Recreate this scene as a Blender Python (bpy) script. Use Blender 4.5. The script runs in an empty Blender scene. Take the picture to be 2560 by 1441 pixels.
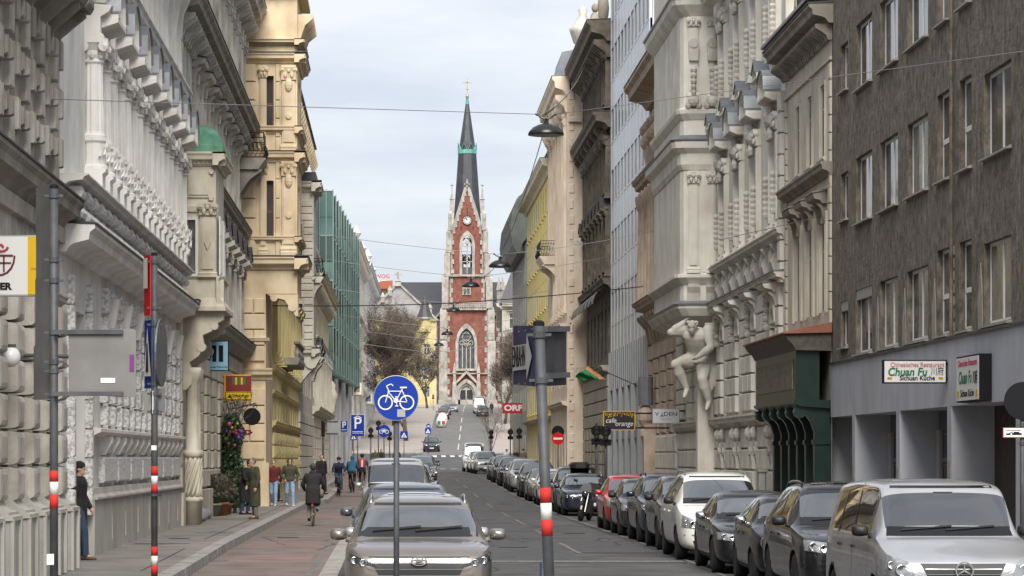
import bpy,bmesh,math,random
from mathutils import Matrix,Vector
from mathutils.bvhtree import BVHTree
random.seed(7)
PI = math.pi
R = math.radians
SC = bpy.context.scene
C = SC.collection
# ---------------------------------------------------------------- camera, sky, sun, exposure
FPX,VX,VY,EYE = 7400.0,990.0,1145.0,2.0     # focal length in photo pixels, vanishing point, eye height
cam = bpy.data.cameras.new('camera')
cam.sensor_width = 36.0
cam.sensor_fit = 'HORIZONTAL'
cam.lens = FPX/2560*36.0
cam.shift_x = (1280 - VX)/2560
cam.shift_y = (VY - 720.5)/2560
cam.clip_start = 0.5
cam.clip_end = 6000
camo = bpy.data.objects.new('camera',cam)
camo.location = (0,0,EYE)
camo.rotation_euler = (R(90),0,0)
C.objects.link(camo)
SC.camera = camo
SUN_EL,SUN_AZ = R(44),R(178)      # azimuth clockwise from +Y: behind the camera, a little to the left
world = bpy.data.worlds.new('World')
SC.world = world
world.use_nodes = True
nt = world.node_tree
nt.nodes.clear()
wo = nt.nodes.new('ShaderNodeOutputWorld')
sky = nt.nodes.new('ShaderNodeTexSky')
sky.sky_type = 'NISHITA'
sky.sun_disc = False
sky.sun_elevation = SUN_EL
sky.sun_rotation = SUN_AZ
bg1 = nt.nodes.new('ShaderNodeBackground')
bg1.inputs['Strength'].default_value = 0.06
nt.links.new(sky.outputs[0],bg1.inputs['Color'])
tc = nt.nodes.new('ShaderNodeTexCoord')
mp = nt.nodes.new('ShaderNodeMapping')
mp.inputs['Scale'].default_value = (1.6,1.6,7.0)
nt.links.new(tc.outputs['Generated'],mp.inputs['Vector'])
nz = nt.nodes.new('ShaderNodeTexNoise')
nz.inputs['Scale'].default_value = 3.2
nz.inputs['Detail'].default_value = 5.0
nz.inputs['Roughness'].default_value = 0.55
nt.links.new(mp.outputs[0],nz.inputs['Vector'])
cr = nt.nodes.new('ShaderNodeValToRGB')
cr.color_ramp.elements[0].position = 0.40
cr.color_ramp.elements[0].color = (0.575,0.61,0.69,1)
cr.color_ramp.elements[1].position = 0.60
cr.color_ramp.elements[1].color = (0.77,0.785,0.825,1)
nt.links.new(nz.outputs['Fac'],cr.inputs[0])
bg2 = nt.nodes.new('ShaderNodeBackground')
bg2.inputs['Strength'].default_value = 0.295
nt.links.new(cr.outputs[0],bg2.inputs['Color'])
mxs = nt.nodes.new('ShaderNodeMixShader')
mxs.inputs[0].default_value = 0.9
nt.links.new(bg1.outputs[0],mxs.inputs[1])
nt.links.new(bg2.outputs[0],mxs.inputs[2])
nt.links.new(mxs.outputs[0],wo.inputs['Surface'])
sl = bpy.data.lights.new('sun','SUN')
sl.energy = 1.5
sl.angle = R(38)
sl.color = (1.0,0.95,0.87)
so = bpy.data.objects.new('sun',sl)
so.rotation_euler = (PI/2 - SUN_EL,0,PI - SUN_AZ)
so.location = (-40,-60,120)
C.objects.link(so)
vs = SC.view_settings
vs.view_transform = 'Standard'
vs.look = 'None'
vs.exposure = 1.98
vs.gamma = 1.0
vs.use_curve_mapping = False
SC.cycles.max_bounces = 6
SC.cycles.diffuse_bounces = 4
SC.cycles.glossy_bounces = 3
SC.cycles.caustics_reflective = False
SC.cycles.caustics_refractive = False
# ---------------------------------------------------------------- materials
MATS = {}
def M(name,col,col2=None,scale=3.0,rough=0.85,bump=0.0,bscale=None,stretch=(1,1,1),metal=0.0,spec=0.5,coat=0.0,
   dirt=0.0,emit=0.0,lo=0.35,hi=0.65,detail=4.0):
 if name in MATS:
  return MATS[name]
 m = bpy.data.materials.new(name)
 m.use_nodes = True
 n = m.node_tree.nodes
 L = m.node_tree.links
 b = n['Principled BSDF']
 b.inputs['Roughness'].default_value = rough
 b.inputs['Metallic'].default_value = metal
 b.inputs['Specular IOR Level'].default_value = spec
 b.inputs['Coat Weight'].default_value = coat
 b.inputs['Coat Roughness'].default_value = 0.04
 b.inputs['Base Color'].default_value = (*col,1)
 if col2 is not None or bump or dirt:
  ge = n.new('ShaderNodeNewGeometry')
  mpp = n.new('ShaderNodeMapping')
  mpp.inputs['Scale'].default_value = stretch
  L.new(ge.outputs['Position'],mpp.inputs['Vector'])
 out = None
 if col2 is not None:
  t = n.new('ShaderNodeTexNoise')
  t.inputs['Scale'].default_value = scale
  t.inputs['Detail'].default_value = detail
  t.inputs['Roughness'].default_value = 0.52
  L.new(mpp.outputs[0],t.inputs['Vector'])
  r = n.new('ShaderNodeValToRGB')
  r.color_ramp.elements[0].position = lo
  r.color_ramp.elements[1].position = hi
  r.color_ramp.elements[0].color = (*col,1)
  r.color_ramp.elements[1].color = (*col2,1)
  L.new(t.outputs['Fac'],r.inputs[0])
  out = r.outputs[0]
  L.new(out,b.inputs['Base Color'])
 if dirt:
  t3 = n.new('ShaderNodeTexNoise')
  t3.inputs['Scale'].default_value = 0.9
  t3.inputs['Detail'].default_value = 3.5
  t3.inputs['Roughness'].default_value = 0.55
  mp3 = n.new('ShaderNodeMapping')
  mp3.inputs['Scale'].default_value = (1.2,1.2,0.7)
  L.new(ge.outputs['Position'],mp3.inputs['Vector'])
  L.new(mp3.outputs[0],t3.inputs['Vector'])
  r3 = n.new('ShaderNodeValToRGB')
  r3.color_ramp.elements[0].position = 0.42
  r3.color_ramp.elements[1].position = 0.72
  r3.color_ramp.elements[0].color = (1,1,1,1)
  k = 1 - dirt
  r3.color_ramp.elements[1].color = (k,k*.97,k*.92,1)
  L.new(t3.outputs['Fac'],r3.inputs[0])
  mx = n.new('ShaderNodeMix')
  mx.data_type = 'RGBA'
  mx.blend_type = 'MULTIPLY'
  mx.inputs[0].default_value = 1.0
  if out is not None:
   L.new(out,mx.inputs[6])
  else:
   mx.inputs[6].default_value = (*col,1)
  L.new(r3.outputs[0],mx.inputs[7])
  L.new(mx.outputs[2],b.inputs['Base Color'])
 if bump:
  t2 = n.new('ShaderNodeTexNoise')
  t2.inputs['Scale'].default_value = bscale or scale*4
  t2.inputs['Detail'].default_value = 5.0
  L.new(mpp.outputs[0],t2.inputs['Vector'])
  bp = n.new('ShaderNodeBump')
  bp.inputs['Strength'].default_value = bump
  bp.inputs['Distance'].default_value = 0.03
  L.new(t2.outputs['Fac'],bp.inputs['Height'])
  L.new(bp.outputs[0],b.inputs['Normal'])
 if emit:
  b.inputs['Emission Color'].default_value = (*col,1)
  b.inputs['Emission Strength'].default_value = emit
 MATS[name] = m
 return m
def G(v,t=(1,1,1)):
 return (v*t[0],v*t[1],v*t[2])
# ---------------------------------------------------------------- mesh building
class MB:
 def __init__(s):
  s.v = []
  s.f = []
  s.m = []
  s.cur = 0
 def face(s,idx):
  s.f.append(idx)
  s.m.append(s.cur)
 def quad(s,a,b,c,d):
  k = len(s.v)
  s.v += [a,b,c,d]
  s.face((k,k + 1,k + 2,k + 3))
  return s
 def poly(s,pts):
  k = len(s.v)
  s.v += list(pts)
  s.face(tuple(range(k,k + len(pts))))
  return s
 def hexa(s,p):
  k = len(s.v)
  s.v += list(p)
  for q in ((0,3,2,1),(4,5,6,7),(0,1,5,4),(1,2,6,5),(2,3,7,6),(3,0,4,7)):
   s.face(tuple(k + i for i in q))
  return s
 def box(s,x0,x1,y0,y1,z0,z1):
  return s.hexa([(x0,y0,z0),(x1,y0,z0),(x1,y1,z0),(x0,y1,z0),(x0,y0,z1),(x1,y0,z1),(x1,y1,z1),(x0,y1,z1)])
 def block(s,w,h,p,c=0.03,x=0,z=0,y=0):
  """a stone with chamfered front: width w, height h, proud p, centred on x, foot at z; back at y"""
  x0,x1,z1 = x - w/2,x + w/2,z + h
  k = len(s.v)
  s.v += [(x0,y,z),(x1,y,z),(x1,y,z1),(x0,y,z1),(x0,y + p - c,z),(x1,y + p - c,z),(x1,y + p - c,z1),(x0,y + p - c,z1),
    (x0 + c,y + p,z + c),(x1 - c,y + p,z + c),(x1 - c,y + p,z1 - c),(x0 + c,y + p,z1 - c)]
  for a in (0,4):
   for i in range(4):
    j = (i + 1) % 4
    s.face((k + a + j,k + a + i,k + a + 4 + i,k + a + 4 + j))
  s.face((k + 11,k + 10,k + 9,k + 8))
  return s
 def prism(s,poly,axis,t0,t1):
  """poly of (a, b) swept along axis x (a=y, b=z), y (a=x, b=z) or z (a=x, b=y)"""
  n = len(poly)
  k = len(s.v)
  for t in (t0,t1):
   for a,b in poly:
    s.v.append((t,a,b) if axis == 'x' else (a,t,b) if axis == 'y' else (a,b,t))
  s.face(tuple(range(k + n - 1,k - 1,-1)))
  s.face(tuple(range(k + n,k + 2*n)))
  for i in range(n):
   j = (i + 1) % n
   s.face((k + i,k + j,k + n + j,k + n + i))
  return s
 def lathe(s,prof,n=12,c=(0,0,0),axis='z',a0=0.0,a1=2*PI):
  k = len(s.v)
  full = abs(a1 - a0 - 2*PI) < 1e-6
  ring = len(prof) == 4 and abs(prof[0][0] - prof[3][0]) < 1e-9 and abs(prof[1][0] - prof[2][0]) < 1e-9 and .03 < prof[0][0] < prof[1][0]
  if ring:
   prof = list(prof) + [prof[0]]
  m = n if full else n + 1
  for r,h in prof:
   for i in range(m):
    a = a0 + (a1 - a0)*i/n
    p,q = r*math.cos(a),r*math.sin(a)
    s.v.append((c[0] + p,c[1] + q,c[2] + h) if axis == 'z' else (c[0] + p,c[1] + h,c[2] + q) if axis == 'y' else (c[0] + h,c[1] + p,c[2] + q))
  for j in range(len(prof) - 1):
   for i in range(n):
    i2 = (i + 1) % m
    s.face((k + j*m + i,k + j*m + i2,k + (j + 1)*m + i2,k + (j + 1)*m + i))
  if full and not ring:
   s.face(tuple(k + i for i in range(m - 1,-1,-1)))
   s.face(tuple(k + (len(prof) - 1)*m + i for i in range(m)))
  return s
 def tube(s,path,r,n=6):
  k = len(s.v)
  P = [Vector(p) for p in path]
  rr = r if isinstance(r,(list,tuple)) else [r]*len(P)
  up = None
  for i,p in enumerate(P):
   t = (P[min(i + 1,len(P) - 1)] - P[max(i - 1,0)])
   t = t.normalized() if t.length > 1e-9 else Vector((0,0,1))
   if up is None:
    up = t.orthogonal().normalized()
   up = (up - t*up.dot(t))
   up = up.normalized() if up.length > 1e-6 else t.orthogonal().normalized()
   sd = t.cross(up)
   for q in range(n):
    a = 2*PI*q/n
    s.v.append(tuple(p + (up*math.cos(a) + sd*math.sin(a))*rr[i]))
  for i in range(len(P) - 1):
   for q in range(n):
    q2 = (q + 1) % n
    s.face((k + i*n + q,k + i*n + q2,k + (i + 1)*n + q2,k + (i + 1)*n + q))
  s.face(tuple(k + q for q in range(n - 1,-1,-1)))
  s.face(tuple(k + (len(P) - 1)*n + q for q in range(n)))
  return s
 def rings(s,rings,cap=True):
  """loft closed rings of equal count"""
  k = len(s.v)
  n = len(rings[0])
  for r in rings:
   s.v += [tuple(p) for p in r]
  for i in range(len(rings) - 1):
   for q in range(n):
    q2 = (q + 1) % n
    s.face((k + i*n + q,k + i*n + q2,k + (i + 1)*n + q2,k + (i + 1)*n + q))
  if cap:
   s.face(tuple(k + q for q in range(n - 1,-1,-1)))
   s.face(tuple(k + (len(rings) - 1)*n + q for q in range(n)))
  return s
 def ball(s,c,rx,ry=None,rz=None,n=10,m=7):
  ry = rx if ry is None else ry
  rz = rx if rz is None else rz
  rg = []
  for j in range(m + 1):
   a = -PI/2 + PI*min(max(j/m,0.03),0.97)
   rg.append([(c[0] + rx*math.cos(a)*math.cos(2*PI*i/n),c[1] + ry*math.cos(a)*math.sin(2*PI*i/n),c[2] + rz*math.sin(a)) for i in range(n)])
  return s.rings(rg)
 def add(s,o,mat):
  k = len(s.v)
  s.v += [tuple(mat @ Vector(p)) for p in o.v]
  for f in o.f:
   s.face(tuple(k + i for i in f))
  return s
 def mesh(s,name,mats,smooth=False):
  me = bpy.data.meshes.new(name)
  me.from_pydata(s.v,[],s.f)
  mats = mats if isinstance(mats,(list,tuple)) else [mats]
  for m in mats:
   me.materials.append(m)
  if len(mats) > 1:
   me.polygons.foreach_set('material_index',s.m)
  bm = bmesh.new()
  bm.from_mesh(me)
  bmesh.ops.recalc_face_normals(bm,faces=bm.faces)
  bm.to_mesh(me)
  bm.free()
  if smooth:
   me.polygons.foreach_set('use_smooth',[True]*len(me.polygons))
  me.update()
  return me
WM = {}
def T(x,y,z):
 return Matrix.Translation((x,y,z))
def RZ(a):
 return Matrix.Rotation(a,4,'Z')
def RX(a):
 return Matrix.Rotation(a,4,'X')
def RY(a):
 return Matrix.Rotation(a,4,'Y')
def ob(name,me,parent=None,w=None):
 """link one mesh object; w is its WORLD matrix"""
 o = bpy.data.objects.new(name,me)
 C.objects.link(o)
 w = w if w is not None else Matrix()
 WM[o.name] = w
 if parent is not None:
  o.parent = parent
  o.matrix_parent_inverse = WM[parent.name].inverted()
 o.matrix_basis = w
 return o
def tag(o,label,cat,group=None,kind=None):
 if label:
  o['label'] = label
 if cat:
  o['category'] = cat
 if group:
  o['group'] = group
 if kind:
  o['kind'] = kind
 return o
def thing(name,label,cat,w=None,group=None):
 if w is None:
  w = Matrix()
 elif not isinstance(w,Matrix):
  w = T(*w)
 o = ob(name,None,None,w)
 o.empty_display_size = 0.3
 return tag(o,label,cat,group)
def one(name,label,cat,mb,mat,w=None,group=None,smooth=False):
 return tag(ob(name,mb.mesh(name,mat,smooth),None,w),label,cat,group)
def struct(name,mb,mat,smooth=False):
 return tag(ob(name,mb.mesh(name,mat,smooth)),None,None,None,'structure')
MC = {}
def cached(key,mat,fn,smooth=False):
 k = (key,mat.name if not isinstance(mat,(list,tuple)) else tuple(m.name for m in mat))
 if k not in MC:
  mb = MB()
  fn(mb)
  MC[k] = mb.mesh(str(key)[:40],mat,smooth)
 return MC[k]
TS = bpy.data.scenes.new('workbench')
def evaluated(o):
 """mesh of o with its modifiers applied, worked out in a small scratch scene"""
 TS.collection.objects.link(o)
 vl = TS.view_layers[0]
 vl.update()
 r = bpy.data.meshes.new_from_object(o.evaluated_get(vl.depsgraph))
 TS.collection.objects.unlink(o)
 return r
def smoothed(me,lv=2):
 """apply a subdivision surface and return the new mesh"""
 o = bpy.data.objects.new('tmp',me)
 md = o.modifiers.new('s','SUBSURF')
 md.levels = lv
 md.render_levels = lv
 r = evaluated(o)
 bpy.data.objects.remove(o)
 r.polygons.foreach_set('use_smooth',[True]*len(r.polygons))
 return r
def remeshed(me,voxel,mat):
 o = bpy.data.objects.new('tmp',me)
 md = o.modifiers.new('r','REMESH')
 md.mode = 'VOXEL'
 md.voxel_size = voxel
 md.use_smooth_shade = True
 sm = o.modifiers.new('s','SMOOTH')
 sm.iterations = 3
 sm.factor = 0.5
 r = evaluated(o)
 bpy.data.objects.remove(o)
 r.materials.clear()
 r.materials.append(mat)
 r.polygons.foreach_set('use_smooth',[True]*len(r.polygons))
 return r
def text_mesh(txt,size,mat,bold=0.0,align='CENTER',ext=0.004,shear=0.0,font=None):
 cu = bpy.data.curves.new('lettering','FONT')
 cu.body = txt
 cu.size = size
 cu.align_x = align
 cu.align_y = 'CENTER'
 cu.extrude = ext
 cu.offset = bold
 cu.shear = shear
 o = bpy.data.objects.new('tmp',cu)
 r = evaluated(o)
 bpy.data.objects.remove(o)
 r.materials.clear()
 r.materials.append(mat)
 return r
UP = RX(PI/2)        # text and flat signs drawn in local xy are stood up: they face -Y (towards the camera)
# ---------------------------------------------------------------- pixels to places, the street's profile
def X_at(x,d):
 return (x - VX)*d/FPX
def Z_at(y,d):
 return EYE + (VY - y)*d/FPX
PROF = [(-60,-0.15),(38,-0.15),(64,0),(115,0.0),(140,0.16),(166,0.42),(210,0.78),(260,0.8),(292,0.92),(305,1.2),(335,2.28),(352,2.95),(400,5.5),(454,8.7),(520,10.9),(600,12.8),(700,14.6),(740,14.9),(900,15.0),(4000,15.0)]
def zr(d):
 for (a,za),(b,zb) in zip(PROF,PROF[1:]):
  if d <= b:
   t = (d - a)/(b - a)
   return za + (zb - za)*t
 return PROF[-1][1]
def veer(d):
 return max(0.0,d - 335)*0.0275
# ---------------------------------------------------------------- ground, road, pavements
def stations(d0,d1,step=8.0):
 n = max(1,int((d1 - d0)/step))
 return [d0 + (d1 - d0)*i/n for i in range(n + 1)]
def sheet(mb,x0,x1,d0,d1,dz,step=8.0):
 """a sheet that follows the street's profile; x0/x1 numbers or functions of d"""
 fx0 = x0 if callable(x0) else (lambda d: x0)
 fx1 = x1 if callable(x1) else (lambda d: x1)
 ds = stations(d0,d1,step)
 for a,b in zip(ds,ds[1:]):
  mb.quad((fx0(a),a,zr(a) + dz),(fx1(a),a,zr(a) + dz),(fx1(b),b,zr(b) + dz),(fx0(b),b,zr(b) + dz))
 return mb
m_asph = M('asphalt',(0.044,0.044,0.047),(0.093,0.091,0.09),scale=0.7,rough=0.8,bump=0.3,bscale=60,dirt=0.3,detail=9)
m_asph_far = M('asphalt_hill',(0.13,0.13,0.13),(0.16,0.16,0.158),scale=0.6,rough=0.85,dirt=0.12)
m_patch = M('asphalt_patch',(0.048,0.048,0.051),(0.07,0.07,0.072),scale=2.0,rough=0.8,bump=0.25,bscale=60)
m_tar = M('tar',(0.02,0.02,0.021),rough=0.6)
m_walk = M('mastic_asphalt',(0.185,0.174,0.158),(0.255,0.238,0.218),scale=0.8,rough=0.85,bump=0.12,bscale=40,dirt=0.25)
m_bike = M('red_asphalt',(0.15,0.118,0.108),(0.205,0.168,0.156),scale=0.9,rough=0.85,bump=0.2,bscale=50,dirt=0.25)
m_kerb = M('granite_kerb',(0.27,0.26,0.245),(0.36,0.35,0.33),scale=6,rough=0.8,bump=0.2,dirt=0.3)
m_paint = M('road_paint',(0.62,0.62,0.60),(0.36,0.36,0.35),scale=9,rough=0.7,lo=0.42,hi=0.7)
m_paint_old = M('road_paint_worn',(0.17,0.168,0.163),(0.095,0.095,0.094),scale=7,rough=0.8,lo=0.4,hi=0.62)
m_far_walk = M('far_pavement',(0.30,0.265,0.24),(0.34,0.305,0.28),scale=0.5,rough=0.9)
m_soil = M('terrain_soil',(0.16,0.15,0.13),(0.2,0.19,0.17),scale=0.1,rough=0.95)
mb = MB()
ds = sorted(set([-60.0,0,60,900,1500,2500,4000] + [p[0] for p in PROF] + stations(100,760,20)))
for a,b in zip(ds,ds[1:]):
 mb.quad((-900,a,zr(a) - 0.35),(900,a,zr(a) - 0.35),(900,b,zr(b) - 0.35),(-900,b,zr(b) - 0.35))
struct('ground',mb,m_soil)
mb = sheet(MB(),-3.62,7.82,-30,298,0.0)
struct('road',mb,m_asph)
struct('cross_road',sheet(MB(),-160,160,292,341,-0.004),m_asph)
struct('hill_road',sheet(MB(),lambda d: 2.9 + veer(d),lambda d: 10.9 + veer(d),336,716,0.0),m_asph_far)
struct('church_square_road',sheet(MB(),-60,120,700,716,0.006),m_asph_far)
# dark repaired lanes, tar seams
struct('road_patch',sheet(MB(),1.75,3.72,57.5,150,0.004),m_patch)
struct('road_patch',sheet(MB(),3.98,5.55,62.5,71.5,0.004),m_patch)
struct('road_patch',sheet(MB(),3.98,5.3,96,160,0.004),m_patch)
struct('road_patch',sheet(MB(),-1.0,1.4,128,240,0.004),m_patch)
mb = MB()
for x0,x1,d0,d1 in ((1.3,3.7,72.8,72.95),(2.2,5.6,80.2,80.34),(1.5,3.6,90.0,90.2),(3.9,5.7,86,86.2),(1.72,1.78,57,150),(5.56,5.6,57,104),(1.5,5.6,110.3,110.6)):
 sheet(mb,x0,x1,d0,d1,0.008,20)
struct('tar_seam',mb,m_tar)
mb = MB()
for a in (62.0,74.0,88.0,101.0,118.0,138,160,182,206,232,256):
 sheet(mb,3.80,3.89,a,a + 7.5,0.008)
struct('centre_line_marking',mb,m_paint_old)
mb = sheet(MB(),5.70,5.79,44,280,0.008)
struct('parking_line_marking',mb,m_paint_old)
struct('cross_line_marking',sheet(MB(),1.35,5.62,57.6,58.3,0.008),m_paint_old)
mb = MB()
for i in range(5):
 sheet(mb,1.0 + 1.1*i,1.55 + 1.1*i,288,291,0.008)
for i in range(4):
 sheet(mb,4.1 + 0.98*i,4.6 + 0.98*i,329.5,334.5,0.012)
struct('crossing_marking',mb,m_paint)
mb = MB()
for i in range(14):
 a = 352 + i*25
 sheet(mb,lambda d: 6.85 + veer(d),lambda d: 6.97 + veer(d),a,a + 15,0.01)
sheet(mb,lambda d: 4 + veer(d),lambda d: 10 + veer(d),690,693,0.012)
struct('hill_line_marking',mb,m_paint)
# left pavement with a build-out, bicycle path, kerb stones
def kerb_l(d):
 t = min(max((d - 121)/5.0,0),1) - min(max((d - 152)/5.0,0),1)
 n_ = min(max((45 - d)/3.0,0),1)
 return -3.62 + 0.75*t*t*(3 - 2*t) + 0.8*n_*n_*(3 - 2*n_)
WL,WR = 0.17,0.14
struct('pavement_left',sheet(MB(),-7.6,lambda d: kerb_l(d) - 0.3,-30,292,WL,2.0),m_walk)
struct('pavement_right',sheet(MB(),8.1,12.5,-30,292,WR),m_walk)
struct('bicycle_path',sheet(MB(),lambda d: kerb_l(d) + 0.005,-1.35,-30,288,0.004,2.0),m_bike)
struct('bicycle_path_line',sheet(MB(),-1.6,-1.5,-30,288,0.009),m_paint_old)
struct('bicycle_path_edge',sheet(MB(),-1.35,-1.02,-30,250,0.012),m_kerb)
kl = tag(ob('kerb_left',sheet(MB(),lambda d: kerb_l(d) - 0.31,lambda d: kerb_l(d) - 0.02,-30,292,WL - 0.02,2.0).mesh('kerb_bed',m_kerb)),None,None,None,'structure')
for i in range(150):
 d0 = 44 + i*1.02
 mb = MB()
 xa,xb = kerb_l(d0),kerb_l(d0 + 1.0)
 z = zr(d0 + .5)
 j = random.uniform(-.004,.004)
 mb.hexa([(xa - .3,d0,z - .1),(xa + j,d0,z - .1),(xb + j,d0 + 1.0,z - .1),(xb - .3,d0 + 1.0,z - .1),
     (xa - .3,d0,z + WL + .004),(xa - .02 + j,d0,z + WL + j),(xb - .02 + j,d0 + 1.0,z + WL + j),(xb - .3,d0 + 1.0,z + WL + .004)])
 ob('kerb_stone',mb.mesh('kerb_stone',m_kerb),kl)
mb = MB()
for a,b in zip(stations(197,292),stations(197,292)[1:]):
 mb.hexa([(-3.92,a,zr(a) - .1),(-3.62,a,zr(a) - .1),(-3.62,b,zr(b) - .1),(-3.92,b,zr(b) - .1),(-3.92,a,zr(a) + WL),(-3.62,a,zr(a) + WL),(-3.62,b,zr(b) + WL),(-3.92,b,zr(b) + WL)])
ob('far_kerb',mb.mesh('far_kerb',m_kerb),kl)
mb = MB()
for a,b in zip(stations(-30,292),stations(-30,292)[1:]):
 mb.hexa([(7.82,a,zr(a) - .1),(8.12,a,zr(a) - .1),(8.12,b,zr(b) - .1),(7.82,b,zr(b) - .1),(7.82,a,zr(a) + WR),(8.12,a,zr(a) + WR),(8.12,b,zr(b) + WR),(7.82,b,zr(b) + WR)])
struct('kerb_right',mb,m_kerb)
# thin joints in the left pavement
mb = MB()
for d0,xa,xb in ((63,-5.6,-4.4),(72,-4.9,-3.95),(69,-5.5,-5.0),(88,-5.7,-4.0),(104,-5.8,-3.95),(119.5,-5.8,-3.9)):
 sheet(mb,xa,xb,d0,d0 + 0.25,WL + 0.004,20)
sheet(mb,-4.32,-4.29,50,120,WL + 0.004)
struct('pavement_seam',mb,m_tar)
# pavements beyond the junction
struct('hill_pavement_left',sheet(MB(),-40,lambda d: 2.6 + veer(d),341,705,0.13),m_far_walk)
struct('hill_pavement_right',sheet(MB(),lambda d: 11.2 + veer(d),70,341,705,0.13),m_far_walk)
mb = MB()
for f0,f1 in ((lambda d: 2.6 + veer(d),lambda d: 2.9 + veer(d)),(lambda d: 10.9 + veer(d),lambda d: 11.2 + veer(d)),(lambda d: -2.2 + veer(d),lambda d: -1.9 + veer(d))):
 ds = stations(341,705)
 for a,b in zip(ds,ds[1:]):
  mb.hexa([(f0(a),a,zr(a) - .1),(f1(a),a,zr(a) - .1),(f1(b),b,zr(b) - .1),(f0(b),b,zr(b) - .1),(f0(a),a,zr(a) + .15),(f1(a),a,zr(a) + .15),(f1(b),b,zr(b) + .15),(f0(b),b,zr(b) + .15)])
mb.box(-40,2.9,340.6,341.02,zr(341) - .4,zr(341) + .145).box(11.2,70,340.6,341.02,zr(341) - .4,zr(341) + .145)
struct('hill_kerb',mb,m_kerb)
# manhole covers, cracks, redder repairs of the cycle path
m_iron_cover = M('cast_iron_cover',(0.03,0.03,0.03),(0.06,0.058,0.055),scale=30,rough=0.6,bump=0.5)
for x,d,r in ((2.6,66,.34),(2.9,95,.34),(4.7,78,.3),(4.6,124,.34),(-2.7,74,.28),(-4.9,67,.25)):
 struct('manhole_cover',MB().lathe([(.001,.0),(r,.0),(r,.003)],20,(x,d,zr(d) + (.011 if x > -4 else WL + .005))),m_iron_cover)
m_bike2 = M('red_asphalt_fresh',(0.19,0.13,0.115),(0.24,0.17,0.155),scale=1.2,rough=0.85,dirt=0.2)
for d0,d1,x0,x1 in ((57.5,61.5,-3.3,-1.7),(66,70.2,-3.45,-1.75),(97,104,-3.4,-1.8)):
 struct('cycle_path_patch',sheet(MB(),x0,x1,d0,d1,0.0065),m_bike2)
rc = random.Random(9)
mb = MB()
for k in range(26):
 x,d = rc.uniform(-3.2,5.4),rc.uniform(52,135)
 pts = []
 for q in range(7):
  pts.append((x,d,zr(d) + .0085))
  x += rc.uniform(-.25,.25); d += rc.uniform(.3,1.6)
 for (a,b) in zip(pts,pts[1:]):
  wd = rc.uniform(.008,.02)
  mb.quad((a[0] - wd,a[1],a[2]),(a[0] + wd,a[1],a[2]),(b[0] + wd,b[1],b[2]),(b[0] - wd,b[1],b[2]))
tag(struct('road_crack',mb,m_tar),None,None,None,'stuff')
# ---------------------------------------------------------------- facades
class Fac:
 """a street front from A (near) to B (far), each (X, depth); u metres along it, w metres out towards the street"""
 def __init__(s,A,B,right):
  s.A = Vector(A)
  s.B = Vector(B)
  t = s.B - s.A
  s.len = t.length
  s.t = t/s.len
  s.n = Vector((-s.t.y,s.t.x)) if right else Vector((s.t.y,-s.t.x))
  s.right = right
  s.rz = math.atan2(s.t.y,s.t.x) if right else math.atan2(-s.t.y,-s.t.x)
  s.sg = 1 if right else -1
 def p(s,u,w,z):
  q = s.A + s.t*u + s.n*w
  return (q.x,q.y,z)
 def m(s,u,w,z):
  return T(*s.p(u,w,z)) @ RZ(s.rz)
 def u(s,x,w=0.0):
  k = (x - VX)/FPX
  return (k*(s.A.y + s.n.y*w) - s.A.x - s.n.x*w)/(s.t.x - k*s.t.y)
 def z(s,x,y,w=0.0):
  q = s.A + s.t*s.u(x,w) + s.n*w
  return EYE + (VY - y)*q.y/FPX
 def box(s,mb,u0,u1,w0,w1,z0,z1):
  mb.hexa([s.p(u0,w0,z0),s.p(u1,w0,z0),s.p(u1,w1,z0),s.p(u0,w1,z0),s.p(u0,w0,z1),s.p(u1,w0,z1),s.p(u1,w1,z1),s.p(u0,w1,z1)])
 def sweep(s,mb,prof,u0,u1):
  """profile of (w, z) swept from u0 to u1"""
  n = len(prof)
  k = len(mb.v)
  for u in (u0,u1):
   for w,z in prof:
    mb.v.append(s.p(u,w,z))
  mb.face(tuple(range(k + n - 1,k - 1,-1)))
  mb.face(tuple(range(k + n,k + 2*n)))
  for i in range(n):
   j = (i + 1) % n
   mb.face((k + i,k + j,k + n + j,k + n + i))
def wall(F,parent,mat,u0,u1,z0,z1,holes=(),rev=0.3,name='wall',w=0.0,arch=()):
 us = sorted(set([u0,u1] + [v for h in holes for v in h[:2] if u0 < v < u1]))
 zs = sorted(set([z0,z1] + [v for h in holes for v in h[2:4] if z0 < v < z1]))
 mb = MB()
 for a,b in zip(us,us[1:]):
  run = None
  for c,e in zip(zs,zs[1:]):
   mu,mz = (a + b)/2,(c + e)/2
   if any(h[0] < mu < h[1] and h[2] < mz < h[3] for h in holes):
    continue
   mb.quad(F.p(a,w,c),F.p(b,w,c),F.p(b,w,e),F.p(a,w,e))
 for h in holes:
  r = h[4] if len(h) > 4 else rev
  a,b,c,e = h[:4]
  mb.quad(F.p(a,w,c),F.p(a,w,e),F.p(a,w - r,e),F.p(a,w - r,c))
  mb.quad(F.p(b,w,c),F.p(b,w,e),F.p(b,w - r,e),F.p(b,w - r,c))
  mb.quad(F.p(a,w,c),F.p(b,w,c),F.p(b,w - r,c),F.p(a,w - r,c))
  mb.quad(F.p(a,w,e),F.p(b,w,e),F.p(b,w - r,e),F.p(a,w - r,e))
 me = mb.mesh(name,mat)
 return ob(name,me,parent)
m_glass = M('window_glass',(0.035,0.04,0.045),(0.07,0.075,0.08),scale=0.6,rough=0.05,spec=0.6)
m_glass_b = M('window_glass_curtained',(0.16,0.16,0.15),(0.06,0.065,0.07),scale=1.2,rough=0.08,spec=0.6)
m_glass_c = M('window_glass_netted',(0.30,0.30,0.28),(0.16,0.16,0.155),scale=2.5,rough=0.1,spec=0.6)
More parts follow.
